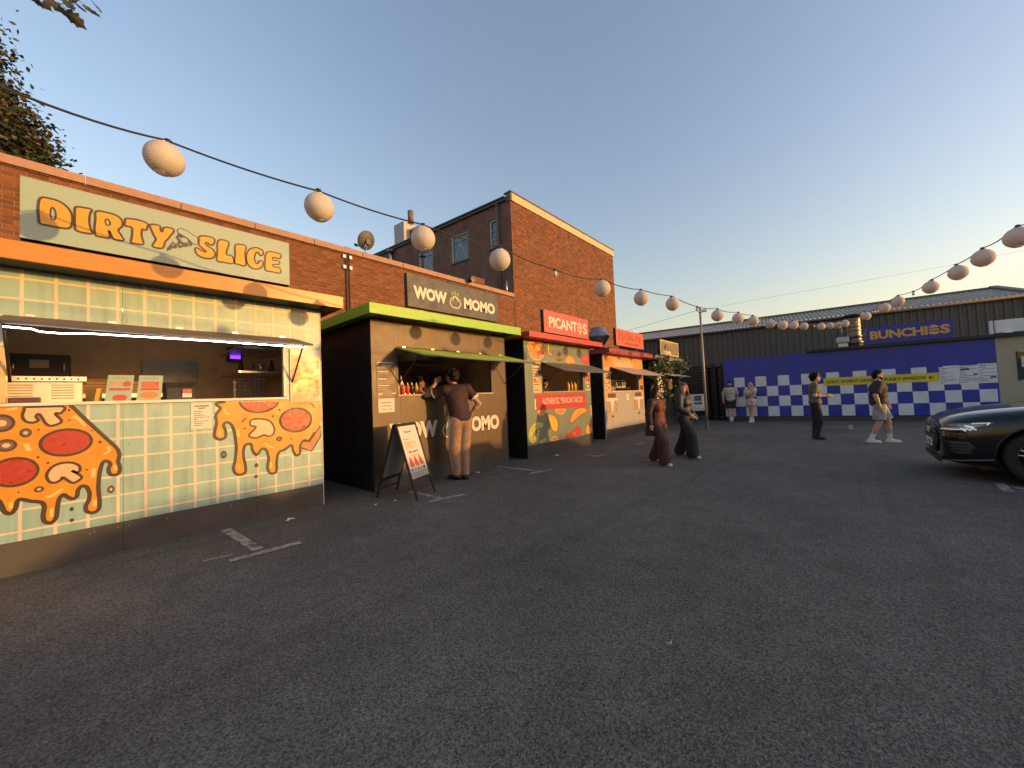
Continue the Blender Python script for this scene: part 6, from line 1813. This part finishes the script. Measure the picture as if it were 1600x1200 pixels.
def tee(m, sleeve=0.7, hem=-0.02, loose=0.022, name='shirt', trim=None, extra=(), longsleeve=False, openf=None, extram=None):
    def f(c):
        P, w = c['P'], c['w']
        L = loose
        ch, pe = P['che'], P['pel']
        mid = lerp(pe, ch, .5)
        pr = [('e', ch + A((0, .005, 0)), (.172 * w * c['sw'] + L, .12 * w + L, .18), 0), ('e', mid, (.155 * w * c['sw'] + L, .112 * w + L, .17), 0), ('e', pe + A((0, 0, .02)), (.165 * w + L, .122 * w + L, .14), 0),
              ('c', P['sl'], P['sr'], .066 + L * .3, .066 + L * .3, 0), ('c', lerp(ch, P['nek'], .5), lerp(ch, P['nek'], .78), .085, .07, 0)]
        if c['female']: pr += [('e', ch + A((x, .088, -.02)), (.074 + L * .6, .066 + L * .6, .076 + L * .5), 0) for x in (-.07, .07)]
        cuts = [((0, 0, P['pel'][2] + hem), (0, 0, -1))]
        for s in 'lr':
            if longsleeve:
                pr += [('c', P['s' + s], P['e' + s], .062 * w + L * .6, .055 * w + L * .5, 0), ('c', P['e' + s], lerp(P['e' + s], P['w' + s], .92), .054 * w + L * .5, .042 + L * .4, 0)]
            else:
                e = lerp(P['s' + s], P['e' + s], sleeve)
                pr.append(('c', P['s' + s], e, .062 * w + L * .4, .058 * w + L * .7, 0, 1))
                if trim: pr.append(('c', lerp(P['s' + s], P['e' + s], sleeve - 0.035), lerp(P['s' + s], P['e' + s], sleeve + .012), .057 * w + L * .75, .059 * w + L * .78, 1, 1))
        if trim: pr.append(('c', lerp(ch, P['nek'], .80), lerp(ch, P['nek'], .92), .064, .062, 1))
        for q in extra: pr.append(q)
        if openf is not None: cuts.append(((0, openf, 0), (0, 1, 0)))
        smesh(name, pr, [m] + ([trim] if trim else []) + ([extram] if extram else []), c['root'], c['h'], .03, cuts, c['sc'])
    return f


def trousers(m, wide=(.10, .085, .07), end=.06, name='trousers', to=1.0, stripe=None):
    """leg radii at hip, knee, hem; 'to' shortens them towards the knee (shorts)"""
    def f(c):
        P, w = c['P'], c['w']
        pr = [('e', P['pel'] + A((0, 0, .0)), (.175 * w, .130 * w, .135), 0)]
        zc = []
        for s in 'lr':
            H_, K_, N_ = P['h' + s], P['k' + s], P['a' + s]
            if to < 1:
                e = lerp(H_, K_, to)
                pr.append(('c', H_, e, wide[0] * w, wide[1] * w, 0, 1))
            else:
                e = lerp(K_, N_, 1.0) + A((0, 0, end - .085 + wide[2] * .35))
                pr += [('c', H_, K_, wide[0] * w, wide[1] * w, 0), ('c', K_, e, wide[1] * w, wide[2], 0)]
                if stripe:
                    o = A((.07 if s == 'r' else -.07, 0, 0))
                    pr += [('c', H_ + o * 1.0, K_ + o * .85, .045, .032, 1), ('c', K_ + o * .85, e + o * .55, .032, .025, 1)]
        cuts = [((0, 0, P['pel'][2] + .11), (0, 0, 1))]
        if to >= 1: cuts.append(ground_cut(0.03))
        smesh(name, pr, [m] + ([stripe] if stripe else []), c['root'], c['h'], .03, cuts, c['sc'])
    return f


def shoes(m, sole=None, size=1.0, sock=None):
    def f(c):
        P = c['P']
        for s in 'lr':
            N_, d = P['a' + s], P['f' + s]
            pr = [('c', N_ + A((0, 0, -.045)) - d * .035, N_ + d * .15 + A((0, 0, -.055)), .046 * size, .038 * size, 0), ('c', N_ + A((0, 0, -.01)), N_ + d * .05 + A((0, 0, -.04)), .046, .046, 0)]
            zb = N_[2] - .085
            cuts = [((0, 0, zb), (0, 0, -1))]
            ms = [m]
            if sole:
                pr += [('c', N_ + A((0, 0, -.078)) - d * .035, N_ + d * .15 + A((0, 0, -.078)), .052 * size, .044 * size, 1)]
                ms.append(sole)
            smesh('shoe', pr, ms, c['root'], .008, .012, cuts, c['sc'])
            if sock:
                smesh('sock', [('c', N_, lerp(N_, P['k' + s], .28), .044, .050, 0)], [sock], c['root'], .009, .01, (), c['sc'])
    return f


def short_hair(m, vol=.012, fringe=0.0, beard=None, curly=0, seed=0):
    def f(c):
        g = c['g']
        q = random.Random(seed)
        pr = [('e', g(0, -.018, .035), (.078 + vol, .080 + vol, .088 + vol), 0), ('e', g(0, -.045, -.01), (.070 + vol, .06 + vol, .075 + vol), 0), ('c', g(-.04, .045 + fringe, .082), g(.04, .045 + fringe, .082), .03, .03, 0)]
        for k in range(curly):
            a, t = q.uniform(0, 6.28), q.uniform(-.2, 1.2)
            r = .085 + vol
            x, y, z = r * math.cos(a) * math.cos(t), r * math.sin(a) * math.cos(t) - .015, .03 + r * 1.05 * math.sin(t)
            if y > .05 and z < .07: continue
            pr.append(('e', g(x, y, z), (.026, .026, .024), 0))
        n = g(0, 1, 0) - g(0, 0, 0)
        V = pr
        # keep the face clear
        cut = [(g(0, .072, .06), A((0, 0, 0)) + n * .75 + A((0, 0, -.66)))]
        smesh('hair', V, [m], c['root'], .008, .012, cut, c['sc'])
        if beard:
            smesh('beard', [('c', g(-.045, .035, -.065), g(0, .066, -.088), .022, .024, 0), ('c', g(.045, .035, -.065), g(0, .066, -.088), .022, .024, 0), ('c', g(-.02, .085, -.034), g(.02, .085, -.034), .007, .007, 0)], [beard], c['root'], .007, .01, (), c['sc'])
    return f


def long_hair(m, length=.32, tie=None, front=.02, m2=None, blow=(0, 0)):
    def f(c):
        g = c['g']
        pr = [('e', g(0, -.018, .035), (.090, .092, .100), 0), ('c', g(0, -.07, .02), g(blow[0], -.095 + blow[1], -length), .075, .060, 0)]
        for x in (-1, 1):
            pr += [('c', g(.066 * x, .008, .03), g(.085 * x + blow[0] * .6, front - .02, -length * .62), .034, .030, 0), ('c', g(.085 * x + blow[0] * .6, front - .02, -length * .6), g(.095 * x + blow[0], front - .02, -length), .032, .018, 0),
                   ('c', g(.055 * x, -.065, .0), g(.07 * x + blow[0], -.085, -length * 1.05), .05, .025, 1 if m2 and x > 0 else 0)]
        n = g(0, 1, 0) - g(0, 0, 0)
        smesh('hair', pr, [m] + ([m2] if m2 else []), c['root'], .009, .014, [(g(0, .075, .05), n * .97 + A((0, 0, -.25)))], c['sc'])
    return f


def facing(dx, dy): return math.atan2(-dx, dy)      # rotation about Z so that +y looks along (dx, dy)


cl = lambda n, c, r=0.8: mat(n, c, r, var=0.30, scale=9, bump=1.0, bscale=16, fine=0.15)
SK1, SK2, SK3 = skin('skin_tan', (0.36, 0.19, 0.115)), skin('skin_light', (0.50, 0.29, 0.20)), skin('skin_brown', (0.22, 0.11, 0.065))
HB, HBR, HAU, HBL = mat('hair_black', (0.004, 0.0035, 0.0035), 0.6, var=0.4, scale=30, bump=0.6, bscale=50, spec=0.2), mat('hair_brown', (0.018, 0.010, 0.006), 0.6, var=0.4, scale=30, bump=0.6, bscale=50, spec=0.2), mat('hair_auburn', (0.10, 0.028, 0.012), 0.4, var=0.4, scale=30, bump=0.6, bscale=50), mat('hair_blonde', (0.42, 0.27, 0.13), 0.45, var=0.3, scale=30, bump=0.5, bscale=50)
SHOE_B, SHOE_W = mat('shoe_black', (0.012, 0.012, 0.012), 0.5), mat('shoe_white', (0.62, 0.60, 0.57), 0.5, var=0.06)
SOCK = mat('sock_white', (0.66, 0.64, 0.60), 0.8, var=0.06)

# customer leaning on the counter of the taupe stall
person('customer in maroon T-shirt and beige trousers leaning an elbow on the taupe stall counter', (-5.32, 4.54, 0), facing(-1, 0.10), 2.03,
       dict(pel=(0, -.02, .95), che=(-.03, .02, 1.29), nek=(-.05, .06, 1.46), hed=(-.05, .11, 1.61), sl=(-.22, .05, 1.40), sr=(.15, -.01, 1.42), el=(-.40, .30, 1.33), wl=(-.25, .30, 1.50), er=(.31, -.10, 1.16), wr=(.20, .00, .98),
            hl=(-.10, -.02, .92), hr=(.09, -.03, .92), kl=(-.10, .04, .50), kr=(.07, .0, .50), al=(-.07, .02, .085), ar=(.03, -.05, .085), fl=(-.3, .95, 0), fr=(.25, .97, 0)),
       [tee(cl('shirt_maroon', (0.030, 0.010, 0.014)), .62, -.04, .022, trim=mat('trim_white', (0.6, 0.56, 0.5), 0.8)), trousers(cl('trousers_beige', (0.24, 0.15, 0.095)), (.105, .085, .062), .07, stripe=mat('stripe_white', (0.62, 0.55, 0.48), 0.8)), shoes(SHOE_B)],
       short_hair(HB, .018, 0.0, curly=26, seed=3), SK1, head_turn=0.25, build=1.02, h=.008)

# two vendors inside their hatches
person('vendor with dark hair and pink top behind the bottles in the taupe stall', (-6.40, 4.44, 0.33), facing(0.55, 0.8), 1.58,
       dict(), [tee(cl('top_pink', (0.30, 0.10, 0.09)), .7, -.1), trousers(cl('trousers_black', (0.02, 0.02, 0.02)))], short_hair(HB, .016, curly=20, seed=5), SK3, head_turn=-.1)
person('vendor in a black top looking out of the taco stall', (-6.25, 8.42, 0.33), facing(0.9, 0.25), 1.58,
       dict(el=(-.26, .05, 1.15), wl=(-.16, .24, 1.12), er=(.26, .05, 1.15), wr=(.14, .25, 1.12)), [tee(cl('top_black', (0.02, 0.018, 0.018)), .7, -.1), trousers(cl('trousers_black', (0.02, 0.02, 0.02)))], short_hair(HB, .016), SK1, head_turn=.3)

# two women walking
M_RUST, M_COCOA = cl('outfit_rust', (0.13, 0.030, 0.018)), cl('cardigan_brown', (0.028, 0.014, 0.012))
person('woman in a rust outfit and brown cardigan walking with her head turned', (-2.86, 7.58, 0), facing(0.75, -0.25), 1.52,
       dict(hl=(-.09, 0, .92), kl=(-.11, -.05, .50), al=(-.12, -.24, .12), kr=(.10, .20, .52), ar=(.11, .22, .085), fl=(0, .95, -.1), el=(-.27, -.10, 1.15), wl=(-.28, -.05, .92), er=(.27, -.02, 1.15), wr=(.27, .02, .93)),
       [tee(M_RUST, .7, -.12, .02), trousers(cl('trousers_rust', (0.05, 0.018, 0.013)), (.12, .12, .13), .05), shoes(SHOE_W),
        tee(M_COCOA, 1, -.30, .036, 'cardigan', longsleeve=True, openf=.075, extra=[('c', (-.1, -.08, 1.1), (-.13, -.10, .66), .11, .13, 0), ('c', (.1, -.08, 1.1), (.13, -.10, .66), .11, .13, 0)]),
        ],
       long_hair(HBR, .17, front=.0), SK2, head_turn=.25, female=True)
person('woman with long auburn hair, navy jacket and wide black trousers walking beside her', (-2.68, 8.66, 0), facing(0.8, -0.2), 1.60,
       dict(hl=(-.09, 0, .92), kl=(-.10, -.06, .50), al=(-.11, -.22, .11), kr=(.10, .20, .52), ar=(.11, .22, .085), el=(-.26, -.05, 1.15), wl=(-.20, .12, .98), er=(.26, .06, 1.15), wr=(.18, .22, 1.02)),
       [tee(cl('jacket_navy', (0.013, 0.014, 0.028), .6), 1, -.10, .034, 'jacket', longsleeve=True), trousers(cl('trousers_inky', (0.008, 0.009, 0.014)), (.12, .12, .14), .05), shoes(SHOE_W)],
       long_hair(HAU, .42, front=.03), SK2, head_turn=-1.0, female=True)

# couple against the chequered container
person('man in a loose cream T-shirt and black shorts standing by the chequered wall', (-3.83, 18.75, 0), facing(0.15, -1), 1.76,
       dict(sl=(-.19, 0, 1.42), el=(-.27, -.06, 1.16), wl=(-.22, -.14, .98), er=(.28, -.02, 1.16), wr=(.27, .08, .93), kl=(-.05, .02, .5), al=(-.02, .02, .085), kr=(.06, .06, .5), ar=(.03, .10, .085)),
       [tee(cl('shirt_cream', (0.50, 0.42, 0.33)), .85, -.06, .03), trousers(cl('shorts_black', (0.014, 0.014, 0.016)), (.12, .115, 0), name='shorts', to=.78), shoes(mat('shoe_grey', (0.35, 0.34, 0.33), 0.6), sock=SOCK)],
       short_hair(HB, .012, beard=HB), SK2)
person('blonde woman in a cropped top and pale shorts with a hand to her face', (-3.02, 18.52, 0), facing(-0.1, -1), 1.68,
       dict(el=(-.20, .16, 1.22), wl=(-.06, .16, 1.46), er=(.24, .10, 1.16), wr=(.02, .20, 1.20), kl=(-.02, .05, .5), al=(.05, .10, .085), kr=(.05, .0, .5), ar=(-.02, -.02, .085), hed=(-.01, .04, 1.62)),
       [tee(cl('top_pale', (0.60, 0.50, 0.44)), .5, .17, .012, 'crop_top'), trousers(cl('shorts_pale', (0.58, 0.50, 0.48)), (.115, .115, 0), name='shorts', to=.42), shoes(SHOE_W, sock=SOCK)],
       long_hair(HBL, .22), SK2, female=True)

# two men crossing the car park
person('man with curly dark hair, olive T-shirt and black trousers looking at his phone', (-0.65, 12.95, 0), facing(1, 0.15), 1.77,
       dict(hed=(0, .05, 1.62), el=(-.22, -.02, 1.14), wl=(-.12, .22, 1.13), er=(.22, -.02, 1.14), wr=(.12, .22, 1.13), kl=(-.09, .0, .5), al=(-.09, -.04, .085), kr=(.10, .06, .5), ar=(.10, -.02, .085)),
       [tee(cl('shirt_olive', (0.11, 0.115, 0.08)), .72, -.04, .02), trousers(cl('trousers_coal', (0.014, 0.014, 0.015)), (.10, .078, .062), .07), shoes(SHOE_B)],
       short_hair(HB, .03, .0, curly=46, seed=9), SK2)
ph = MB().box((-0.035, 0.27, 1.13), (0.035, 0.28, 1.27)).mesh('phone', M_BLACK)
po2 = bpy.data.objects.new('phone', ph)
COL.objects.link(po2)
po2.location = (-0.65, 12.95, 0.0)
po2.rotation_euler = (0, 0, facing(1, 0.15))
tag(po2, 'dark phone held in front of the man in the olive T-shirt', 'phone')
person('bearded man in a black printed T-shirt and grey shorts striding past the yellow banner', (0.56, 12.55, 0), facing(1, 0.05), 1.73,
       dict(kl=(-.10, .14, .50), al=(-.10, .15, .085), kr=(.10, -.03, .50), ar=(.10, -.20, .09), el=(-.28, .0, 1.15), wl=(-.27, .14, .93), er=(.28, -.08, 1.14), wr=(.27, -.02, .90), fr=(0, .97, -.05)),
       [tee(cl('shirt_black', (0.022, 0.021, 0.022)), .82, -.06, .042, extra=[('e', (0, -.118, 1.29), (.075, .062, .085), 1), ('e', (.0, -.10, 1.13), (.05, .062, .05), 1)], extram=mat('print_back_red', (0.28, 0.05, 0.04), 0.7, var=0.5, scale=40)), trousers(cl('shorts_grey', (0.30, 0.29, 0.29)), (.115, .118, 0), name='shorts', to=.86), shoes(SHOE_W, sole=mat('sole_pale', (0.5, 0.5, 0.5), 0.6), size=1.1, sock=SOCK)],
       short_hair(HB, .016, beard=HB), SK2, build=1.06)

# ------------------------------------------------------------------ parked black car at the right edge
from mathutils.bvhtree import BVHTree

car = empty('parked_car', (0.98, 9.0, 0), 'glossy black car parked nose-out at the right edge, with white running lights', 'car', local=True)
M_CAR = mat('car_black', (0.006, 0.007, 0.009), 0.18, var=0.1, coat=0.8, spec=0.15, rvar=0.02)
M_TRIM = mat('car_trim', (0.012, 0.012, 0.012), 0.5)
M_CHROME = mat('chrome', (0.5, 0.5, 0.5), 0.12, 1.0, var=0.05)
ST = [(0.00, .60, .30, .70, .77), (0.035, .72, .25, .72, .81), (0.10, .80, .215, .75, .855), (0.20, .865, .20, .79, .90), (0.36, .915, .20, .83, .945), (0.60, .94, .20, .87, .985), (0.90, .95, .20, .90, 1.02), (1.20, .95, .20, .92, 1.05), (1.50, .95, .20, .935, 1.075),
      (2.2, .95, .20, .95, 1.03), (3.0, .95, .20, .965, 1.04), (3.7, .95, .22, .98, 1.06), (4.2, .93, .25, .97, 1.05), (4.50, .87, .32, .93, 1.0), (4.62, .78, .40, .85, .93)]
NP = 9
vv, ff = [], []
for (l, hw, zb, zs, zt) in ST:
    bul = 0.03 if l < 1.6 else 0.0
    half = [(0, zb), (hw * .55, zb), (hw * .90, zb + .01), (hw * .985, zb + .10), (hw, zb + (zs - zb) * .55), (hw * .985, zs - .04), (hw * .93, zs + (zt - zs) * .45), (hw * .80, zt - .015 + bul * .3), (hw * .45, zt + bul * .8), (0, zt + bul * .6)]
    nose = max(0.0, (0.12 - l)) * 1.2
    ring = [(l + nose * abs(y / hw) ** 3 * 0 + 0.0, y, z) for y, z in half] + [(l, -y, z) for y, z in half[-2:0:-1]]
    vv += ring
R_ = 18
for i in range(len(ST) - 1):
    for k in range(R_):
        a, c = i * R_ + k, i * R_ + (k + 1) % R_
        ff.append((a, a + R_, c + R_, c))
# end caps: bars across from one side to the other
for e, flip in ((0, False), (len(ST) - 1, True)):
    o = e * R_
    for k in range(0, 9):
        if k == 0: q = (o + 0, o + 1, o + 17)
        elif k == 8: q = (o + 8, o + 9, o + 10)
        else: q = (o + k, o + k + 1, o + R_ - k - 1, o + R_ - k)
        ff.append(q[::-1] if flip else q)
me = bpy.data.meshes.new('body')
me.from_pydata(vv, [], ff)
me.materials.append(M_CAR)
body = bpy.data.objects.new('body', me)
COL.objects.link(body)
bm_ = bmesh.new(); bm_.from_mesh(me); bmesh.ops.recalc_face_normals(bm_, faces=bm_.faces); bm_.to_mesh(me); bm_.free()
sm_ = body.modifiers.new('sub', 'SUBSURF'); sm_.levels = 3; sm_.render_levels = 3
cut = MB()
for l in (0.88, 3.72):
    for sgn in (-1, 1): cut.lathe([(0.0, 0.0), (0.415, 0.0), (0.415, 0.36), (0.0, 0.36)], (l, sgn * 1.06, 0.36), 36, axis=(0, -sgn, 0))
cm = cut.mesh('arch_cut', M_TRIM)
bm_ = bmesh.new(); bm_.from_mesh(cm); bmesh.ops.remove_doubles(bm_, verts=bm_.verts, dist=1e-5); bmesh.ops.recalc_face_normals(bm_, faces=bm_.faces); bm_.to_mesh(cm); bm_.free()
co_ = bpy.data.objects.new('arch_cut', cm)
COL.objects.link(co_)
bo = body.modifiers.new('arch', 'BOOLEAN'); bo.operation = 'DIFFERENCE'; bo.object = co_; bo.solver = 'EXACT'
dg = bpy.context.evaluated_depsgraph_get()
nm = bpy.data.meshes.new_from_object(body.evaluated_get(dg))
body.modifiers.clear()
body.data = nm
bpy.data.objects.remove(co_)
for p in nm.polygons: p.use_smooth = True
try: nm.set_sharp_from_angle(angle=R(40))
except Exception: pass
body.parent = car
bvh = BVHTree.FromPolygons([v.co.copy() for v in nm.vertices], [list(p.vertices) for p in nm.polygons])


def snap(q, off):
    loc, nrm, i, d = bvh.find_nearest(Vector(q))
    return loc + nrm * off


def decal(name, pts, m, off=0.004, parent=car, div=4, sm=True):
    """a shaped skin that follows the body: outline points near the surface, pulled onto it"""
    n = len(pts)
    P3 = [Vector(q) for q in pts]
    c = sum(P3, Vector()) / n
    out = []
    for i in range(n):
        for k in range(div): out.append(P3[i].lerp(P3[(i + 1) % n], k / div))
    b = MB()
    N_ = len(out)
    rings = [out, [q.lerp(c, .33) for q in out], [q.lerp(c, .66) for q in out]]
    vs2 = [snap(q, 0.0005) for q in out] + [snap(q, off) for r in rings for q in r] + [snap(c, off)]
    fs = []
    for r in range(3):
        for i in range(N_):
            j = (i + 1) % N_
            fs.append((r * N_ + i, r * N_ + j, (r + 1) * N_ + j, (r + 1) * N_ + i))
    for i in range(N_): fs.append((3 * N_ + i, 3 * N_ + (i + 1) % N_, 4 * N_))
    b.add(vs2, fs, 0, sm)
    return b.build(name, m, parent)


def strip(name, pts, w, m, off=0.006, parent=car, n=6):
    path = []
    for a, c in zip(pts[:-1], pts[1:]):
        for k in range(n): path.append(snap(Vector(a).lerp(Vector(c), k / n), off))
    path.append(snap(pts[-1], off))
    return MB().tube(path, w, 6).build(name, m, parent)


M_LENS = mat('lamp_lens', (0.16, 0.18, 0.20), 0.15, spec=0.9, coat=1.0, var=0.3, scale=20)
M_DRL = mat('running_light', (0.60, 0.61, 0.63), 0.3, emit=(1.0, 0.97, 0.92), estr=0.12)
M_AMB = mat('lamp_amber', (0.22, 0.09, 0.035), 0.25, coat=0.6)
for sgn in (-1, 1):
    hl = decal('headlight', [(.03, sgn * .60, .735), (.10, sgn * .74, .785), (.30, sgn * .89, .82), (.47, sgn * .93, .835), (.40, sgn * .92, .775), (.26, sgn * .885, .715), (.10, sgn * .78, .685), (.03, sgn * .66, .69)], M_LENS, .008)
    strip('running_light', [(.05, sgn * .66, .712), (.12, sgn * .78, .715), (.20, sgn * .84, .722), (.24, sgn * .865, .732)], .006, M_DRL, .012, hl)
    for k in range(3): strip('running_light', [(.19 + .045 * k, sgn * (.84 + .012 * k), .735), (.235 + .045 * k, sgn * (.86 + .014 * k), .700 + .012 * k)], .008, M_DRL, .013, hl)
    strip('lamp_edge', [(.28, sgn * .88, .812), (.44, sgn * .925, .828), (.41, sgn * .918, .79)], .006, M_DRL, .011, hl)
    strip('lamp_edge', [(.22, sgn * .86, .775), (.30, sgn * .89, .755)], .012, M_DRL, .010, hl)
    decal('indicator', [(.06, sgn * .68, .765), (.16, sgn * .80, .785), (.17, sgn * .81, .745), (.07, sgn * .69, .735)], M_AMB, .011, hl)
    decal('corner_panel', [(.02, sgn * .60, .66), (.10, sgn * .78, .67), (.22, sgn * .87, .66), (.14, sgn * .82, .60), (.03, sgn * .64, .59)], mat('corner_gloss', (0.035, 0.016, 0.012), 0.2, coat=1.0), .004)
    it = decal('air_intake', [(.06, sgn * .72, .55), (.24, sgn * .885, .56), (.30, sgn * .905, .47), (.24, sgn * .89, .36), (.10, sgn * .78, .34)], M_TRIM, .004)
    for k in range(4): strip('intake_bar', [(.10, sgn * .78, .40 + .042 * k), (.26, sgn * .895, .40 + .042 * k)], .006, mat('bar_grey', (0.10, 0.10, 0.10), 0.3, 0.6), .008, it)
    strip('lower_blade', [(.05, sgn * .55, .285), (.12, sgn * .76, .275), (.26, sgn * .875, .29), (.46, sgn * .93, .315)], .012, mat('blade_grey', (0.11, 0.12, 0.13), 0.3, 0.5), .004)
gr = decal('grille', [(-.01, -.30, .69), (-.01, .30, .69), (0, .46, .63), (0, .50, .50), (0, .40, .37), (0, .2, .34), (0, -.2, .34), (0, -.40, .37), (0, -.50, .50), (0, -.46, .63)], M_TRIM, .010, div=5)
for k in range(7):
    z = .385 + .045 * k
    strip('grille_bar', [(0, -.44 + .1 * abs(k - 3) / 3, z), (0, 0, z), (0, .44 - .1 * abs(k - 3) / 3, z)], .006, M_TRIM, .014, gr)
b = MB()
for k in range(6):
    for j in range(9):
        y = -.40 + .10 * j + .05 * (k % 2)
        q = snap((0, y, .41 + .045 * k), .018)
        b.tube([q + Vector((0, -.018, 0)), q + Vector((0, .018, 0))], .006, 5)
b.build('grille_studs', M_CHROME, gr, kind='stuff')
strip('grille_frame', [(0, -.31, .70), (0, -.47, .64), (0, -.51, .50), (0, -.41, .36), (0, 0, .33), (0, .41, .36), (0, .51, .50), (0, .47, .64), (0, .31, .70)], .012, M_TRIM, .012, gr)
em = snap((0, 0, .655), .03)
b = MB()
for k in range(4):
    c = em + Vector((-.004 * (k % 2), -.105 + .07 * k, 0))
    b.tube([c + Vector((0, .045 * math.cos(t * .42), .045 * math.sin(t * .42))) for t in range(16)], .006, 6, cap=False)
b.build('badge', M_CHROME, car, kind='stuff')
pq = snap((0, 0, .47), .028)
Fpl = Fr((pq.x, 0, .47), (0, -1, 0), (0, 0, 1), (-1, 0, 0))
np_ = MB().slab(Fpl, -.26, .26, -.055, .055, 0, .012).build('number_plate', M_WHITE, car)
b = MB()
text_mb(b, Fpl, 'L1 BD', -.22, .22, -.035, .035, .0121, .0135, .01)
b.build('lettering', M_INKB, np_)
MB().slab(Fr((.02, 0, .27), (0, -1, 0), (0, 0, 1), (-1, 0, 0)), -.62, .62, -.04, .03, 0, .04).build('lower_intake', M_TRIM, car)
# bonnet shut lines and creases
for sgn in (-1, 1):
    strip('bonnet_seam', [(.10, sgn * .62, .88), (.5, sgn * .80, .96), (1.0, sgn * .83, 1.03), (1.5, sgn * .84, 1.08)], .004, M_TRIM, .0, car)
    strip('bonnet_crease', [(.12, sgn * .36, .90), (.6, sgn * .50, 1.0), (1.45, sgn * .60, 1.09)], .007, M_CAR, -.001, car)
# wheels
M_TYRE = mat('tyre', (0.014, 0.014, 0.014), 0.85, var=0.2, bump=0.3)
M_RIM = mat('rim_dark', (0.05, 0.05, 0.052), 0.3, 0.8)
for l in (0.88, 3.72):
    for sgn in (-1, 1):
        c = Vector((l, sgn * .80, .36))
        ax = Vector((0, sgn, 0))
        wl_ = MB().lathe([(.235, -.115), (.33, -.12), (.355, -.10), (.360, -.05), (.360, .05), (.355, .10), (.335, .122), (.255, .118), (.245, .105)], c, 40, axis=ax).build('wheel', M_TYRE, car)
        MB().lathe([(.245, .105), (.238, .112), (.225, .10), (.215, .02), (.0, .02)], c, 40, axis=ax).build('rim', M_RIM, wl_)
        for k in range(5):
            an = 6.283 * k / 5 + .3
            for da in (-.16, .16):
                d0 = Vector((math.cos(an), 0, math.sin(an))) * .05
                d1 = Vector((math.cos(an + da), 0, math.sin(an + da))) * .235
                MB().tube([c + ax * .085 + d0, c + ax * .10 + d1], [.022, .014], 6).build('spoke', M_STEEL, wl_)
        MB().lathe([(.06, .07), (.055, .10), (.0, .105)], c, 20, axis=ax).build('hub', M_RIM, wl_)
    for sgn in (-1, 1):
        pth = [Vector((l + .425 * math.cos(t), sgn * .952, .36 + .425 * math.sin(t))) for t in np.linspace(-.25, math.pi + .25, 26)]
        MB().tube([snap(q, .002) if abs(q.y) < 2 else q for q in pth], .013, 6).build('arch_trim', M_TRIM, car)
        MB().lathe([(.41, 0), (.41, .33)], (l, sgn * .62, .36), 30, axis=(0, sgn, 0)).build('arch_liner', M_TRIM, car)
# cabin
gh = MB()
sec = [(1.42, .80, 1.06, 1.07), (1.75, .76, 1.06, 1.30), (2.25, .70, 1.06, 1.585), (2.7, .68, 1.06, 1.63), (3.4, .67, 1.06, 1.62), (4.0, .68, 1.06, 1.50), (4.45, .74, 1.04, 1.06)]
rings = []
for l, hw, zb, zt in sec: rings.append([(l, -hw - .1 * (zt > 1.2), zb), (l, -hw, zb + (zt - zb) * .75), (l, -hw * .75, zt), (l, 0, zt + .015), (l, hw * .75, zt), (l, hw, zb + (zt - zb) * .75), (l, hw + .1 * (zt > 1.2), zb)])
for i in range(len(sec) - 1):
    for k in range(6):
        glassy = (i in (0, 1) and 1 <= k <= 4) or (k in (0, 5) and 1 <= i <= 4) or i == 5
        gh.add([rings[i][k], rings[i + 1][k], rings[i + 1][k + 1], rings[i][k + 1]], [(0, 1, 2, 3)], 1 if glassy else 0, True)
gh.build('cabin', [M_CAR, M_GLASS], car)
for sgn in (-1, 1):
    mr = MB().lathe([(.0, -.02), (.07, 0), (.085, .06), (.06, .14), (.0, .15)], (1.72, sgn * 1.02, 1.10), 14, axis=(1, 0, 0)).build('door_mirror', M_CAR, car)
    MB().tube([(1.76, sgn * .90, 1.05), (1.78, sgn * 1.0, 1.09)], .02, 6).build('mirror_arm', M_TRIM, mr)
    for l in (1.62, 2.7, 3.55): strip('door_seam', [(l, sgn * .95, .95), (l, sgn * .96, .6), (l + .05, sgn * .95, .32)], .004, M_TRIM, 0.0)
    for l in (2.45, 3.35): strip('door_handle', [(l, sgn * .95, .84), (l + .2, sgn * .95, .845)], .014, M_CAR, .012)
    decal('tail_light', [(4.60, sgn * .5, .86), (4.55, sgn * .80, .87), (4.42, sgn * .88, .88), (4.45, sgn * .88, .80), (4.6, sgn * .6, .78)], mat('tail_red', (0.25, 0.01, 0.01), 0.2), .006)
MB().box((0.35, -.75, .16), (4.3, .75, .30)).build('underbody', M_TRIM, car)
